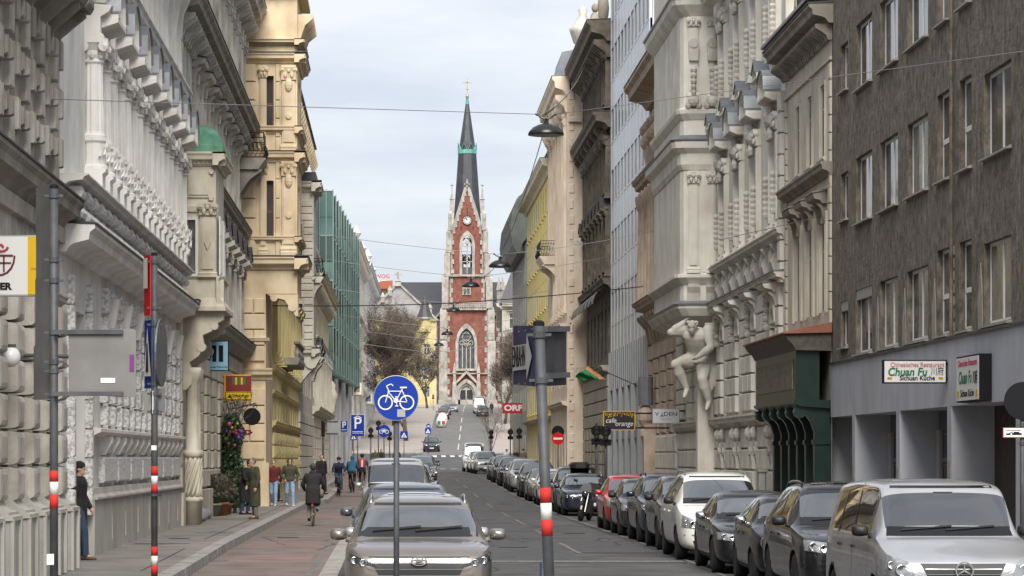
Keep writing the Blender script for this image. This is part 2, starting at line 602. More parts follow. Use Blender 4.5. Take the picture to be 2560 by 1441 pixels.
m_frame_w = M('window_frame_white',(0.62,0.62,0.60),(0.55,0.55,0.53),scale=4,rough=0.5)
m_frame_b = M('window_frame_brown',(0.12,0.05,0.035),rough=0.5)
m_frame_d = M('window_frame_dark',(0.09,0.085,0.08),rough=0.5)
m_frame_g = M('window_frame_grey',(0.33,0.32,0.30),rough=0.6)
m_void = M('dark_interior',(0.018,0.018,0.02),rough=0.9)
m_zinc = M('zinc_sheet',(0.17,0.185,0.21),(0.22,0.235,0.26),scale=3,rough=0.45,metal=0.35)
m_darkmetal = M('dark_sheet_metal',(0.05,0.05,0.055),(0.075,0.075,0.08),scale=3,rough=0.5,metal=0.3)
m_iron = M('wrought_iron',(0.012,0.012,0.013),rough=0.5)
def fr(mb,x0,x1,z0,z1,t,y0,y1):
 mb.box(x0,x0 + t,y0,y1,z0,z1).box(x1 - t,x1,y0,y1,z0,z1).box(x0 + t,x1 - t,y0,y1,z0,z0 + t).box(x0 + t,x1 - t,y0,y1,z1 - t,z1)
def window(F,parent,u,z,w,h,off=-0.28,fm=None,gm=None,style='cross'):
 """window with its pane; u centre, z foot of the opening, w by h, set back by off"""
 fm = fm or m_frame_w
 gm = gm or random.choice((m_glass,m_glass,m_glass,m_glass_b,m_glass_c))
 w,h = round(w,2),round(h,2)
 def mk(mb):
  fr(mb,-w/2,w/2,0,h,0.07,0,0.045)
  if style in ('cross','two'):
   mb.box(-0.045,0.045,0.0,0.05,0.07,h - 0.07)
  if style == 'cross':
   mb.box(-w/2 + .07,w/2 - .07,0.0,0.043,h*.68 - .035,h*.68 + .035)
  if style == 'bar':
   mb.box(-w/2 + .07,w/2 - .07,0.0,0.048,h*.45 - .05,h*.45 + .05)
 o = ob('window',cached(('win',w,h,style),fm,mk),parent,F.m(u,off,z))
 ob('pane',cached(('pane',w,h),gm,lambda mb: mb.box(-w/2 + .05,w/2 - .05,0.0,0.02,.05,h - .05)),o,F.m(u,off + 0.015,z))
 return o
def piece(F,parent,name,key,mat,fn,u,w,z,smooth=False):
 return ob(name,cached(key,mat,fn,smooth),parent,F.m(u,w,z))
def swept(F,parent,name,mat,prof,u0,u1):
 mb = MB()
 F.sweep(mb,prof,u0,u1)
 return ob(name,mb.mesh(name,mat),parent)
def cornice_prof(z,h,p,back=-0.1):
 """classical profile: bed mould, soffit, fascia, cap"""
 return [(back,z),(p*.18,z),(p*.3,z + h*.22),(p*.42,z + h*.3),(p*.82,z + h*.42),(p*.86,z + h*.68),(p,z + h*.82),(p,z + h*.96),(back,z + h)]
def cornice(F,parent,mat,u0,u1,z,h,p,capm=None,name='cornice'):
 o = swept(F,parent,name,mat,cornice_prof(z,h,p),u0,u1)
 if capm:
  c = swept(F,o,'metal_flashing',capm,[(-.05,z + h + .002),(p + .03,z + h*.97),(p + .03,z + h*.97 + .03),(-.05,z + h + .06)],u0 - .02,u1 + .02)
 return o
def brackets(F,parent,mat,u0,u1,pitch,z,h,p,w,name='bracket'):
 n = max(1,int(round((u1 - u0)/pitch)))
 for i in range(n):
  u = u0 + (i + .5)*(u1 - u0)/n
  piece(F,parent,name,('brk',round(h,2),round(p,2),round(w,2)),mat,
     lambda mb: mb.prism([(0,0),(p*.25,0.0),(p*.35,h*.3),(p*.8,h*.62),(p,h*.75),(p,h),(0,h)],'x',-w/2,w/2),u,0,z)
def hood(F,parent,mat,kind,u,z,w,proj=0.28,metal=None,hh=None):
 """window head: 'flat' cornice on two consoles, 'tri' pediment, 'seg' segmental pediment"""
 metal = metal or m_zinc
 w = round(w,2)
 if kind == 'flat':
  def mk(mb):
   mb.prism([(0,0),(proj*.35,0),(proj*.5,.08),(proj*.9,.12),(proj,.2),(proj,.26),(0,.32)],'x',-w/2,w/2)
   for sx in (-1,1):
    mb.prism([(0,-.45),(.06,-.45),(proj*.4,-.12),(proj*.7,0),(0,0)],'x',sx*(w/2 - .2) - .07,sx*(w/2 - .2) + .07)
  o = piece(F,parent,'window_hood',('hf',w,proj),mat,mk,u,0,z)
  piece(F,o,'flashing',('hff',w,proj),metal,lambda mb: mb.prism([(0,.325),(proj + .03,.262),(proj + .03,.29),(0,.38)],'x',-w/2 - .03,w/2 + .03),u,0,z)
 else:
  H_ = hh or (0.5 if kind == 'tri' else 0.55)
  n = 1 if kind == 'tri' else 8
  def arc(e):
   return [(-w/2 - e + (w + 2*e)*i/(2*n),(H_ + e)*(1 - abs(i/n - 1) if kind == 'tri' else math.sqrt(max(0,1 - .85*(i/n - 1) ** 2)) - math.sqrt(.15)*(1 if abs(i/n - 1) > .999 else 0)) if 0 < i < 2*n else 0) for i in range(2*n + 1)]
  def mk(mb):
   mb.prism([(0,-.12),(proj*.5,-.12),(proj,-.02),(proj,.06),(0,.06)],'x',-w/2 - .05,w/2 + .05)
   a = [(x,y + .06) for x,y in arc(0)]
   mb.prism(a,'y',0,proj*.55)
   b = [(x,y + .06) for x,y in arc(.0)]
   for (x0,z0),(x1,z1) in zip(b,b[1:]):
    mb.hexa([(x0,0,z0),(x1,0,z1),(x1,proj,z1),(x0,proj,z0),(x0,0,z0 + .1),(x1,0,z1 + .1),(x1,proj,z1 + .1),(x0,proj,z0 + .1)])
   mb.ball((0,proj*.5,.06 + H_*.4),.14,.12,.17,8,5)
  o = piece(F,parent,'window_hood',('h' + kind,w,proj,H_),mat,mk,u,0,z)
  def mk2(mb):
   b = [(x*1.03,y + .163) for x,y in arc(.0)]
   for (x0,z0),(x1,z1) in zip(b,b[1:]):
    mb.hexa([(x0,0,z0),(x1,0,z1),(x1,proj + .05,z1),(x0,proj + .05,z0),(x0,0,z0 + .035),(x1,0,z1 + .035),(x1,proj + .05,z1 + .035),(x0,proj + .05,z0 + .035)])
  piece(F,o,'metal_cover',('hm' + kind,w,proj,H_),metal,mk2,u,0,z)
 return o
def surround(F,parent,mat,u,z,w,h,t=0.16,p=0.07,ears=True):
 w,h = round(w,2),round(h,2)
 def mk(mb):
  mb.box(-w/2 - t,-w/2,0,p,0,h + t).box(w/2,w/2 + t,0,p,0,h + t).box(-w/2,w/2,0,p,h,h + t)
  mb.box(-w/2 - t*.4,-w/2 - t*.1,p,p + .03,0,h + t*.5).box(w/2 + t*.1,w/2 + t*.4,p,p + .03,0,h + t*.5)
  if ears:
   mb.block(.22,.32,p + .1,.03,0,h - .02)
 piece(F,parent,'window_surround',('sur',w,h,t,p,ears),mat,mk,u,0,z)
def sill(F,parent,mat,u,z,w,p=0.14):
 w = round(w,2)
 piece(F,parent,'window_sill',('sill',w,p),mat,lambda mb: mb.prism([(-.1,-.12),(p*.5,-.12),(p*.7,-.07),(p,-.05),(p,0),(-.1,.02)],'x',-w/2,w/2),u,0,z)
def rust(F,parent,mat,u0,u1,z0,z1,rows,bw,skip=(),p=0.07,c=0.025,gap=0.03,name='stone_block',stagger=True,lim=300,jit=0.0):
 """rows of separate stones between u0 and u1, leaving out the openings in skip"""
 rh = (z1 - z0)/rows
 cnt = 0
 for r in range(rows):
  za,zb = z0 + r*rh,z0 + (r + 1)*rh
  edges = [u0]
  x = u0 + (bw*.5 if (stagger and r % 2) else bw)
  while x < u1 - bw*.35:
   edges.append(x)
   x += bw
  edges.append(u1)
  segs = list(zip(edges,edges[1:]))
  for (a,b) in segs:
   parts = [(a,b)]
   for h in skip:
    if h[2] < zb - .02 and h[3] > za + .02:
     nx = []
     for (q,s_) in parts:
      if h[1] <= q or h[0] >= s_:
       nx.append((q,s_))
      else:
       if h[0] > q + .12:
        nx.append((q,h[0]))
       if h[1] < s_ - .12:
        nx.append((h[1],s_))
     parts = nx
   for q,s_ in parts:
    wd = round(s_ - q - gap,2)
    if wd < .1:
     continue
    pp = round(p + (random.choice((0,.01,.02)) if jit else 0),3)
    piece(F,parent,name,('rb',wd,round(rh - gap,2),pp,c),mat,lambda mb: mb.block(wd,rh - gap,pp,c),(q + s_)/2,0,za + gap/2)
    cnt += 1
 return cnt
def pilaster(F,parent,mat,u,z0,z1,w=0.36,p=0.14,cap=0.38,base=0.16,flutes=4,name='pilaster',out=0.0):
 h = round(z1 - z0,2)
 def shaft(mb):
  zz0,zz1 = base,h - cap
  mb.box(-w/2,w/2,0,p - .04,zz0,zz1)
  if flutes:
   fw = w/(2*flutes + 1)
   for i in range(flutes + 1):
    x = -w/2 + 2*i*fw
    mb.box(x,x + fw,p - .04,p,zz0 + .06,zz1 - .04)
  else:
   mb.box(-w/2 + .05,w/2 - .05,p - .04,p,zz0 + .08,zz1 - .06)
 o = piece(F,parent,name,('pil',w,h,p,flutes,cap,base),mat,shaft,u,out,z0)
 def capm(mb):
  zz = h - cap
  mb.prism([(0,zz),(p + .02,zz),(p + .03,zz + .05),(p,zz + .06),(p + .05,zz + cap*.6),(p + .1,zz + cap*.84),(p + .1,zz + cap),(0,zz + cap)],'x',-w/2 - .03,w/2 + .03)
  for sx in (-1,1):
   mb.lathe([(.001,0),(.1,0),(.1,.12),(.05,.13),(.05,.16),(.001,.16)],10,(sx*(w/2 - .02),p*.5 + .02,zz + cap*.72),'y')
   mb.ball((sx*w*.25,p + .05,zz + cap*.3),.06,.05,.1,6,4)
  mb.ball((0,p + .07,zz + cap*.62),.06,.05,.07,6,4)
 piece(F,o,'capital',('cap',w,h,p,cap),mat,capm,u,out,z0)
 piece(F,o,'base',('pba',w,p,base),mat,lambda mb: mb.prism([(0,0),(p + .07,0),(p + .07,base*.35),(p + .03,base*.5),(p + .05,base*.7),(p,base),(0,base)],'x',-w/2 - .05,w/2 + .05),u,out,z0)
 return o
def core(F,parent,mat,u0,u1,z0,z1,depth=12.0,w=-0.75,roofm=None):
 """the solid behind the front"""
 mb = MB()
 F.box(mb,u0,u1,-depth,w,z0,z1)
 ob('rear_wall',mb.mesh('rear_wall',mat),parent)
def pitched(F,parent,mat,u0,u1,z,h,over=0.3,depth=12.0,name='roof'):
 swept(F,parent,name,mat,[(over,z),(over,z + .08),(-depth*.4,z + h),(-depth,z + h*.6),(-depth,z)],u0,u1)
def house(name,label,F,base=None):
 return thing(name,label,'building',F.p(F.len/2,-3,zr(F.A.y) if base is None else base))
def railing(F,parent,u0,u1,w0,z,h=0.95,pitch=0.14,mat=None,ends=True,name='balcony_railing'):
 """iron railing round a small balcony: front and two ends, with scrolls"""
 mat = mat or m_iron
 mb = MB()
 path = [F.p(u0,0,0),F.p(u0,w0,0),F.p(u1,w0,0),F.p(u1,0,0)]
 for zz in (z + .06,z + h*.8,z + h):
  mb.tube([(a,b,zz) for a,b,_ in path],.022,4)
 for (a,b) in zip(path,path[1:]):
  L_ = (Vector(b) - Vector(a)).length
  n = max(2,int(L_/pitch))
  for i in range(n + 1):
   q = Vector(a).lerp(Vector(b),i/n)
   bul = Vector((F.n.x,F.n.y,0))*(.12 if ends else 0)
   mb.tube([(q.x,q.y,z + .05),(q.x + bul.x,q.y + bul.y,z + h*.3),(q.x,q.y,z + h*.75),(q.x,q.y,z + h)],.012,3)
   if i < n:
    e = Vector(a).lerp(Vector(b),(i + .5)/n)
    dd = (Vector(b) - Vector(a)).normalized()
    pts = [(e.x + dd.x*.05*math.cos(t)*(1 - t/9),e.y + dd.y*.05*math.cos(t)*(1 - t/9),z + h*.45 + .16*math.sin(t)*(1 - t/9)) for t in [k*.7 for k in range(11)]]
    mb.tube(pts,.011,3)
 return ob(name,mb.mesh(name,mat),parent)
def balcony(F,parent,mat,u0,u1,z,p,metal=None,rail=True,slab=0.2):
 sl_ = swept(F,parent,'balcony_slab',mat,[(-.05,z - slab),(p*.75,z - slab),(p*.9,z - slab*.4),(p,z - .05),(p,z),(-.05,z)],u0,u1)
 if rail:
  railing(F,sl_,u0 + .06,u1 - .06,p - .08,z)
 for uu in (u0 + .25,u1 - .25):
  piece(F,sl_,'console',('bcon',round(p,2)),mat,lambda mb: mb.prism([(0,-.9),(.1,-.9),(p*.3,-.55),(p*.45,-.35),(p*.85,-.05),(p*.85,0),(0,0)],'x',-.12,.12),uu,0,z - slab)
 return sl_
# ---------------------------------------------------------------- left side of the street, near to far
m_A = M('grey_sandstone',(0.40,0.37,0.32),(0.56,0.525,0.465),scale=2.2,rough=0.9,bump=0.25,bscale=18,dirt=0.4)
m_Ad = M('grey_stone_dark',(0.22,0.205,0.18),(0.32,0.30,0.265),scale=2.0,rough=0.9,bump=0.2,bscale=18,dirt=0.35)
m_Ap = M('plinth_plaster_grey',(0.36,0.355,0.35),(0.44,0.43,0.42),scale=1.2,rough=0.9,dirt=0.3)
m_B = M('white_stucco',(0.72,0.71,0.68),(0.80,0.785,0.755),scale=1.5,rough=0.85,bump=0.08,bscale=20,dirt=0.22)
m_Bv = M('vermiculated_stucco',(0.46,0.455,0.44),(0.76,0.755,0.74),scale=14,rough=0.9,bump=1.0,bscale=26,lo=.4,hi=.55,detail=2)
m_Bg = M('cream_grey_plinth',(0.44,0.43,0.39),(0.50,0.485,0.44),scale=1.5,rough=0.9,dirt=0.25)
# A: grey rusticated house at the left edge
FA = Fac((-5.9,27.7),(-5.9,51.9),False)
hA = house('rusticated_house','grey stone house with pillow-shaped rustication at the left edge',FA)
pit = 1.95
piers = [38.7 - 27.7 + pit*k for k in range(7)]
holes = []
for p0 in piers[:-1]:
 holes.append((p0 + .65,p0 + 1.3,1.5,4.3))
 holes.append((p0 + .6,p0 + 1.35,7.0,8.9))
wall(FA,hA,m_A,0,24.2,0,15,holes,0.35)
core(FA,hA,m_A,0,24.2,0,15)
for h in holes:
 window(FA,hA,(h[0] + h[1])/2,h[2],h[1] - h[0],h[3] - h[2],-.34,m_frame_d)
for p0 in piers:
 for r in range(6):
  piece(FA,hA,'pillow_block',('pillow',),m_A,lambda mb: mb.rings([[(q*.42,0,0),(q*.42,.0,.5)][::1] and [(x_*.44*k_,y_,z_) for x_,z_ in ((-1,.25 - .25*k_),(1,.25 - .25*k_),(1,.25 + .25*k_),(-1,.25 + .25*k_))] for q,y_,k_ in ((1,0,1),(1,.15,1),(1,.22,.95),(1,.26,.85),(1,.28,.6))]),p0,0,1.36 + r*.54,True if False else False)
 # plinth pier with curved cap
 pp = ob('plinth_pier',cached(('ppier',),m_Ap,lambda mb: mb.box(-.5,.5,0,.42,0,1.0)),hA,FA.m(p0,0,.1))
 piece(FA,pp,'pier_cap',('pcap',),m_Bg,lambda mb: mb.prism([(0,1.0),(.46,1.0),(.46,1.06),(.40,1.08),(.40,1.12),(.3,1.15),(.22,1.22),(.17,1.32),(.12,1.36),(0,1.36)],'x',-.54,.54),p0,0,.1)
 for sx in (-.45,.45):
  piece(FA,pp,'pier_strip',('pstrip',),m_Bg,lambda mb: mb.box(-.07,.07,.42,.47,0,1.02),p0 + sx,0,.1)
 # upper floor: flat stones alternate with pairs of proud stones
 for r in range(3):
  piece(FA,hA,'stone_block',('aflat',),m_A,lambda mb: mb.block(.5,.62,.12,.02),p0 + .1,0,6.75 + r*.84)
  for q in range(2):
   piece(FA,hA,'stone_block',('asm',q),m_A,lambda mb: mb.block(.26,.3,.2 - q*.05,.03),p0 - .42 - q*.27,0,7.1 + r*.84 + q*.04)
  piece(FA,hA,'stone_block',('aflat2',),m_A,lambda mb: mb.block(.3,.5,.16,.02),p0 + .62,0,7.0 + r*.84)
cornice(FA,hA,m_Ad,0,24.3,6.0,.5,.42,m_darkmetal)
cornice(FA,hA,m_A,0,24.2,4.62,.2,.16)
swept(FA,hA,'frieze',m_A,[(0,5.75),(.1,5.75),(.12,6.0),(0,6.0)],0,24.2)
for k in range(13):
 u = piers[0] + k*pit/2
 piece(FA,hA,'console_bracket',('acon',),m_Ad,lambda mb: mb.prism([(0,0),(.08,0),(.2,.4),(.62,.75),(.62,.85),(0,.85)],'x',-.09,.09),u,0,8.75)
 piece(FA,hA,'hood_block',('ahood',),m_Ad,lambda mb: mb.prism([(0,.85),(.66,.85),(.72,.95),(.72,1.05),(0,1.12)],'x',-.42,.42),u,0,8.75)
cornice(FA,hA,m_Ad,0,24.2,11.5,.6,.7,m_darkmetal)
# B: white house with fluted pilasters
FB = Fac((-5.9,51.9),(-5.9,79.4),False)
hB = house('white_pilaster_house','bright white house with a row of fluted pilasters and zinc-covered window hoods',FB)
bays = [5.2 + 3.0*k for k in range(8)]
holes = [(1.5,4.2,0.17,4.7,.75)]
hg,hu,ht = [],[],[]
for k,b in enumerate(bays):
 if k > 0:
  hg.append((b - .5,b + .5,2.5,4.7))
 hu.append((b - .45,b + .45,7.75,9.7))
 ht.append((b - .45,b + .45,12.0,13.9))
wall(FB,hB,m_B,0,27.5,0,17,holes + hg + hu + ht,0.4)
core(FB,hB,m_B,0,27.5,0,17,w=-.8)
for h in hg + hu + ht:
 window(FB,hB,(h[0] + h[1])/2,h[2],h[1] - h[0],h[3] - h[2],-.38)
mb = MB()
FB.box(mb,1.5,4.2,-.74,-.70,.17,4.7)
dr = ob('door',mb.mesh('door',m_frame_d),hB)
piece(FB,dr,'door_handle',('dh',),m_zinc,lambda mb: mb.box(-.03,.03,0,.08,-.15,.15),2.7,-.7,1.2)
mb = MB()
FB.box(mb,1.51,4.19,-.74,.1,.03,.178)
ob('door_step',mb.mesh('door_step',m_kerb),hB)
for uu in (1.28,4.44):
 rust(FB,hB,m_Bv,uu - .16,uu + .18,.9,5.3,8,3,(),.14,.03,.03,'jamb_stone')
# plinth with slots
sl4 = [(b - .1 + dx,b + .1 + dx,.35,.95,.12) for b in bays[1:] for dx in (0,)]
wall(FB,hB,m_Bg,4.7,27.5,.05,1.2,sl4,.12,'plinth',.14)
for h in sl4:
 piece(FB,hB,'vent_grille',('ventg',),m_frame_g,lambda mb: [mb.box(-.1,.1,0,.05,z_,z_ + .05) for z_ in (.0,.12,.3,.42,.55)],(h[0] + h[1])/2,.03,.37)
swept(FB,hB,'plinth_cap',m_Bg,[(0,1.2),(.2,1.2),(.2,1.24),(.14,1.3),(.12,1.42),(0,1.42)],4.66,27.5)
piece(FB,hB,'plinth_return',('bret',),m_Bg,lambda mb: mb.box(-.02,.02,0,.141,0,1.15),4.69,0,.05)
for k,b in enumerate(bays[1:]):
 piece(FB,hB,'rough_panel',('rp',),m_Bv,lambda mb: mb.block(2.7,.52,.12,.04),b,0,1.5)
 piece(FB,hB,'rough_panel',('rp2',),m_Bv,lambda mb: mb.block(1.15,.38,.1,.04),b,0,2.08)
 for sx in (-1,1):
  piece(FB,hB,'sill_console',('sc',1),m_B,lambda mb: mb.prism([(0,0),(.08,0),(.22,.24),(.22,.36),(0,.36)],'x',-.14,.14),b + sx*.72,0,2.06)
  for r in range(5):
   piece(FB,hB,'jamb_stone',('bj',r % 2),m_Bv,lambda mb: mb.block(.62 if r % 2 else .44,.38,.15,.03),b + sx*(.84 if r % 2 else .75),0,2.66 + r*.44)
 piece(FB,hB,'keystone',('bkey',),m_B,lambda mb: mb.prism([(0,0),(.2,0),(.3,.6),(0,.6)],'x',-.16,.16),b,0,4.62)
 for q in (-.5,.5):
  piece(FB,hB,'arch_stone',('bar',),m_Bv,lambda mb: mb.block(.5,.5,.14,.03),b + q*1.1,0,4.9)
 piece(FB,hB,'wall_panel',('bpan',),m_B,lambda mb: mb.block(.55,1.1,.07,.02),b + 1.5,0,3.2)
swept(FB,hB,'sill_cornice',m_B,[(0,2.42),(.1,2.42),(.26,2.5),(.26,2.56),(0,2.6)],4.7,27.5)
cornice(FB,hB,m_B,0,27.5,5.62,.5,.62,m_darkmetal)
n = 22
for i in range(n):
 u = (i + .5)*27.5/n
 def scr(mb):
  mb.prism([(0,0),(.22,0),(.3,.12),(.26,.3),(.16,.42),(.34,.56),(.34,.62),(0,.62)],'x',-.3,.3)
  mb.lathe([(.02,-.34),(.12,-.34),(.15,-.3),(.15,.3),(.12,.34),(.02,.34)],10,(0,.24,.15),'x')
  mb.lathe([(.02,-.33),(.1,-.33),(.1,.33),(.02,.33)],8,(0,.28,.5),'x')
 piece(FB,hB,'scroll_bracket',('scr',),m_B,scr,u,0,6.18)
cornice(FB,hB,m_B,0,27.5,6.8,.2,.5)
for k,b in enumerate(bays):
 for sx in (-1,1):
  u = b + sx*.75
  piece(FB,hB,'pedestal',('ped',),m_B,lambda mb: mb.prism([(0,0),(.42,0),(.42,.08),(.34,.12),(.34,.38),(.4,.42),(.4,.48),(0,.48)],'x',-.3,.3),u,0,7.0)
  def drum(mb):
   mb.lathe([(.27,0),(.27,.06),(.22,.09),(.22,.5),(.26,.54),(.26,.6)],10,(0,.16,0))
   rr = random.Random(3)
   for i in range(13):
    a = rr.uniform(-1.2,1.2)
    zz = .1 + i*.03
    c_ = Vector((.25*math.sin(a),.18 + .23*math.cos(a),zz))
    t_ = Vector((rr.uniform(-.2,.2),.06,.16))
    s_ = Vector((.04,0,-.01))
    mb.hexa([tuple(c_ - s_),tuple(c_ + s_),tuple(c_ + t_ + s_*.2),tuple(c_ + t_ - s_*.2),tuple(c_ - s_ + Vector((0,.05,0))),tuple(c_ + s_ + Vector((0,.05,0))),tuple(c_ + t_*1.1 + s_*.2),tuple(c_ + t_*1.1 - s_*.2)])
  piece(FB,hB,'garlanded_drum',('drum',),m_B,drum,u,0,7.48)
  def shaft(mb):
   prf = []
   N_ = 48
   rg = []
   for zz,kk in ((0,1.12),(.06,1.16),(.1,1.02),(.14,1.0),(1.42,.9),(1.46,1.05),(1.5,1.0)):
    rg.append([(.2*kk*(1 - (.09 if (.12 < zz < 1.45 and q % 4 in (1,2)) else 0))*math.cos(2*PI*q/N_),.14 + .2*kk*(1 - (.09 if (.12 < zz < 1.45 and q % 4 in (1,2)) else 0))*math.sin(2*PI*q/N_),zz) for q in range(N_)])
   mb.rings(rg)
  cl_ = piece(FB,hB,'fluted_pilaster',('flcol',),m_B,shaft,u,0,8.06)
  def capb(mb):
   mb.lathe([(.2,0),(.19,.05),(.22,.12),(.21,.2),(.27,.3),(.3,.34)],14,(0,.14,0))
   mb.box(-.3,.3,-.1,.44,.34,.41)
   for sx_ in (-1,1):
    mb.lathe([(.03,-.04),(.1,-.04),(.1,.04),(.03,.04)],10,(sx_*.24,.40,.27),'y')
    mb.lathe([(.03,-.04),(.1,-.04),(.1,.04),(.03,.04)],10,(sx_*.27,.36,.27),'x')
    mb.lathe([(.03,-.04),(.1,-.04),(.1,.04),(.03,.04)],10,(sx_*.27,-.02,.27),'x')
   for q in range(8):
    aa = q*PI/4
    mb.ball((.23*math.cos(aa),.14 + .23*math.sin(aa),.12),.05,.05,.08,6,4)
  piece(FB,cl_,'capital',('capb',),m_B,capb,u,0,9.53)
  piece(FB,hB,'impost',('impost',),m_B,lambda mb: mb.prism([(0,0),(.36,0),(.36,.12),(.3,.16),(.3,.46),(.46,.56),(.52,.68),(0,.72)],'x',-.28,.28),u,0,9.9)
  piece(FB,hB,'scroll_rib',('rib',),m_B,lambda mb: mb.prism([(0,0),(.22,0),(.2,.5),(.16,1.2),(.24,1.9),(.5,2.5),(.8,2.8),(.8,2.95),(0,2.95)],'x',-.14,.14),u,0,11.9)
  piece(FB,hB,'vase_block',('vsb',),m_B,lambda mb: mb.lathe([(.2,0),(.26,.1),(.14,.2),(.24,.42),(.3,.5),(.2,.6)],8,(0,.22,0)),u,0,10.64)
 hood(FB,hB,m_B,'seg',b,10.3,1.55,.62,m_zinc,.7)
 surround(FB,hB,m_B,b,7.75,.9,1.95,.12,.06)
cornice(FB,hB,m_B,0,27.5,11.45,.35,.45)
cornice(FB,hB,m_B,0,27.5,14.85,.7,1.15,m_zinc)
# C: stone house with a domed oriel at its near end
m_C = M('cream_limestone',(0.50,0.46,0.37),(0.62,0.58,0.485),scale=1.8,rough=0.88,bump=0.12,bscale=18,dirt=0.35)
m_Cg = M('weathered_grey_stucco',(0.47,0.45,0.405),(0.62,0.60,0.55),scale=1.6,rough=0.9,bump=0.15,bscale=16,dirt=0.45)
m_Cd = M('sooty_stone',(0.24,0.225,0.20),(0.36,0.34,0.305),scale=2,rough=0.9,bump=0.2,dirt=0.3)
m_cop = M('copper_patina',(0.05,0.19,0.115),(0.12,0.30,0.195),scale=2.5,rough=0.6,dirt=0.45)
FC = Fac((-5.9,79.4),(-5.9,111.9),False)
hC = house('oriel_house','stone house with a green copper-domed oriel above twisted columns',FC)
bays = [7.0 + 3.4*k for k in range(8)]
hs = []
for b in bays:
 hs += [(b - .55,b + .55,2.2,4.4),(b - .55,b + .55,6.6,8.8),(b - .5,b + .5,10.9,12.9),(b - .5,b + .5,15.0,16.8)]
wall(FC,hC,m_Cg,0,32.5,0,20,hs,.35)
core(FC,hC,m_Cg,0,32.5,0,20)
for h in hs:
 window(FC,hC,(h[0] + h[1])/2,h[2],h[1] - h[0],h[3] - h[2],-.33)
for b in bays:
 hood(FC,hC,m_Cg,'tri',b,9.15,1.7,.5,m_darkmetal)
 hood(FC,hC,m_Cg,'flat',b,13.3,1.7,.4,m_darkmetal)
 surround(FC,hC,m_Cg,b,6.6,1.1,2.2,.2,.1)
 surround(FC,hC,m_Cg,b,10.9,1.0,2.0,.18,.08)
 surround(FC,hC,m_Cg,b,15.0,1.0,1.8,.18,.08)
 sill(FC,hC,m_Cg,b,6.6,1.7,.22)
 sill(FC,hC,m_Cg,b,10.9,1.6,.2)
 for sx in (-1,1):
  pilaster(FC,hC,m_Cg,b + sx*.95,6.4,9.0,.24,.2,.35,.15,0)
  pilaster(FC,hC,m_Cg,b + sx*1.0,14.4,17.6,.34,.26,.5,.2,3)
 def swag(mb):
  for i in range(9):
   t = i/8*2 - 1
   mb.ball((t*.55,.16,.22*t*t),.12,.14,.13,6,4)
 piece(FC,hC,'garland',('swag',),m_Cg,swag,b,0,9.95)
 piece(FC,hC,'garland',('swag',),m_Cg,swag,b,0,13.9)
rust(FC,hC,m_C,0.1,32.4,1.1,5.6,8,1.3,[(h[0] - .05,h[1] + .05,h[2] - .1,h[3] + .05) for h in hs if h[2] < 4] + [(0,4.4,0,6)],.12,.03,.04)
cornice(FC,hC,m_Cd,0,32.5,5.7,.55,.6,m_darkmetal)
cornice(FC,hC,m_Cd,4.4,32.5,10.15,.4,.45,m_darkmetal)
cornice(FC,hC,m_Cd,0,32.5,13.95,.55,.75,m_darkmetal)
brackets(FC,hC,m_Cg,0,32.5,.7,13.5,.5,.5,.2)
cornice(FC,hC,m_Cg,0,32.5,18.2,.8,1.0,m_darkmetal)
brackets(FC,hC,m_Cg,0,32.5,.8,17.6,.6,.7,.25)
mb = MB()
FC.box(mb,.02,32.4,.0,.2,0,1.05)
ob('plinth',mb.mesh('plinth',m_C),hC)
# quoins between B and C, buff stones
rust(FC,hC,m_C,.02,.5,1.2,13.8,22,3,(),.16,.03,.03,'quoin')
# oriel: near face looks at the camera
OX0,OX1,OD = -5.9,-4.86,80.2
ori = ob('oriel',MB().box(OX0,OX1 - .02,OD,OD + 3.6,6.3,10.0).mesh('oriel',m_C),hC)
FO = Fac((OX1,OD),(OX0,OD),True)
FOs = Fac((OX1,OD),(OX1,OD + 3.6),False)
def zo(y):
 return Z_at(y,OD)
ob('window',cached(('oriw',),m_frame_w,lambda mb: fr(mb,-.24,.24,0,1.6,.07,0,.1)),ori,FO.m(.74,.003,zo(692)))
ob('pane',cached(('orip',),m_glass_b,lambda mb: mb.box(-.19,.19,0,.03,.05,1.55)),ori,FO.m(.74,.006,zo(692)))
pilaster(FO,ori,m_C,.24,zo(694),zo(508),.4,.1,.34,.14,0,'oriel_pilaster')
piece(FO,ori,'diamond_relief',('dia',),m_C,lambda mb: mb.prism([(-.1,0),(0,-.22),(.1,0),(0,.22)],'y',0,.04),.24,.1,zo(606))
def pan(mb):
 mb.box(-.34,.34,0,.05,-.34,.34).box(-.27,.27,.05,.08,-.27,.27)
 for sx in (-1,1):
  for sz in (-1,1):
   mb.lathe([(.001,0),(.07,0),(.07,.1),(.001,.1)],8,(sx*.36,0,sz*.36),'y')
piece(FO,ori,'relief_panel',('pan',),m_C,pan,.5,0,zo(463))
swept(FO,ori,'band',m_C,[(0,zo(530)),(.06,zo(530)),(.08,zo(516)),(0,zo(514))],-.05,1.04)
swept(FO,ori,'cornice',m_C,cornice_prof(zo(415),.38,.24),-.24,1.04)
swept(FOs,ori,'cornice',m_C,cornice_prof(zo(415),.38,.24),-.24,3.84)
for i in range(9):
 piece(FO,ori,'dentil',('dent',),m_C,lambda mb: mb.box(-.035,.035,0,.09,0,.08),.0 + i*.12,.0,zo(411))
for i in range(2):
 window(FOs,ori,1.0 + i*1.6,7.0,.7,1.6,.02)
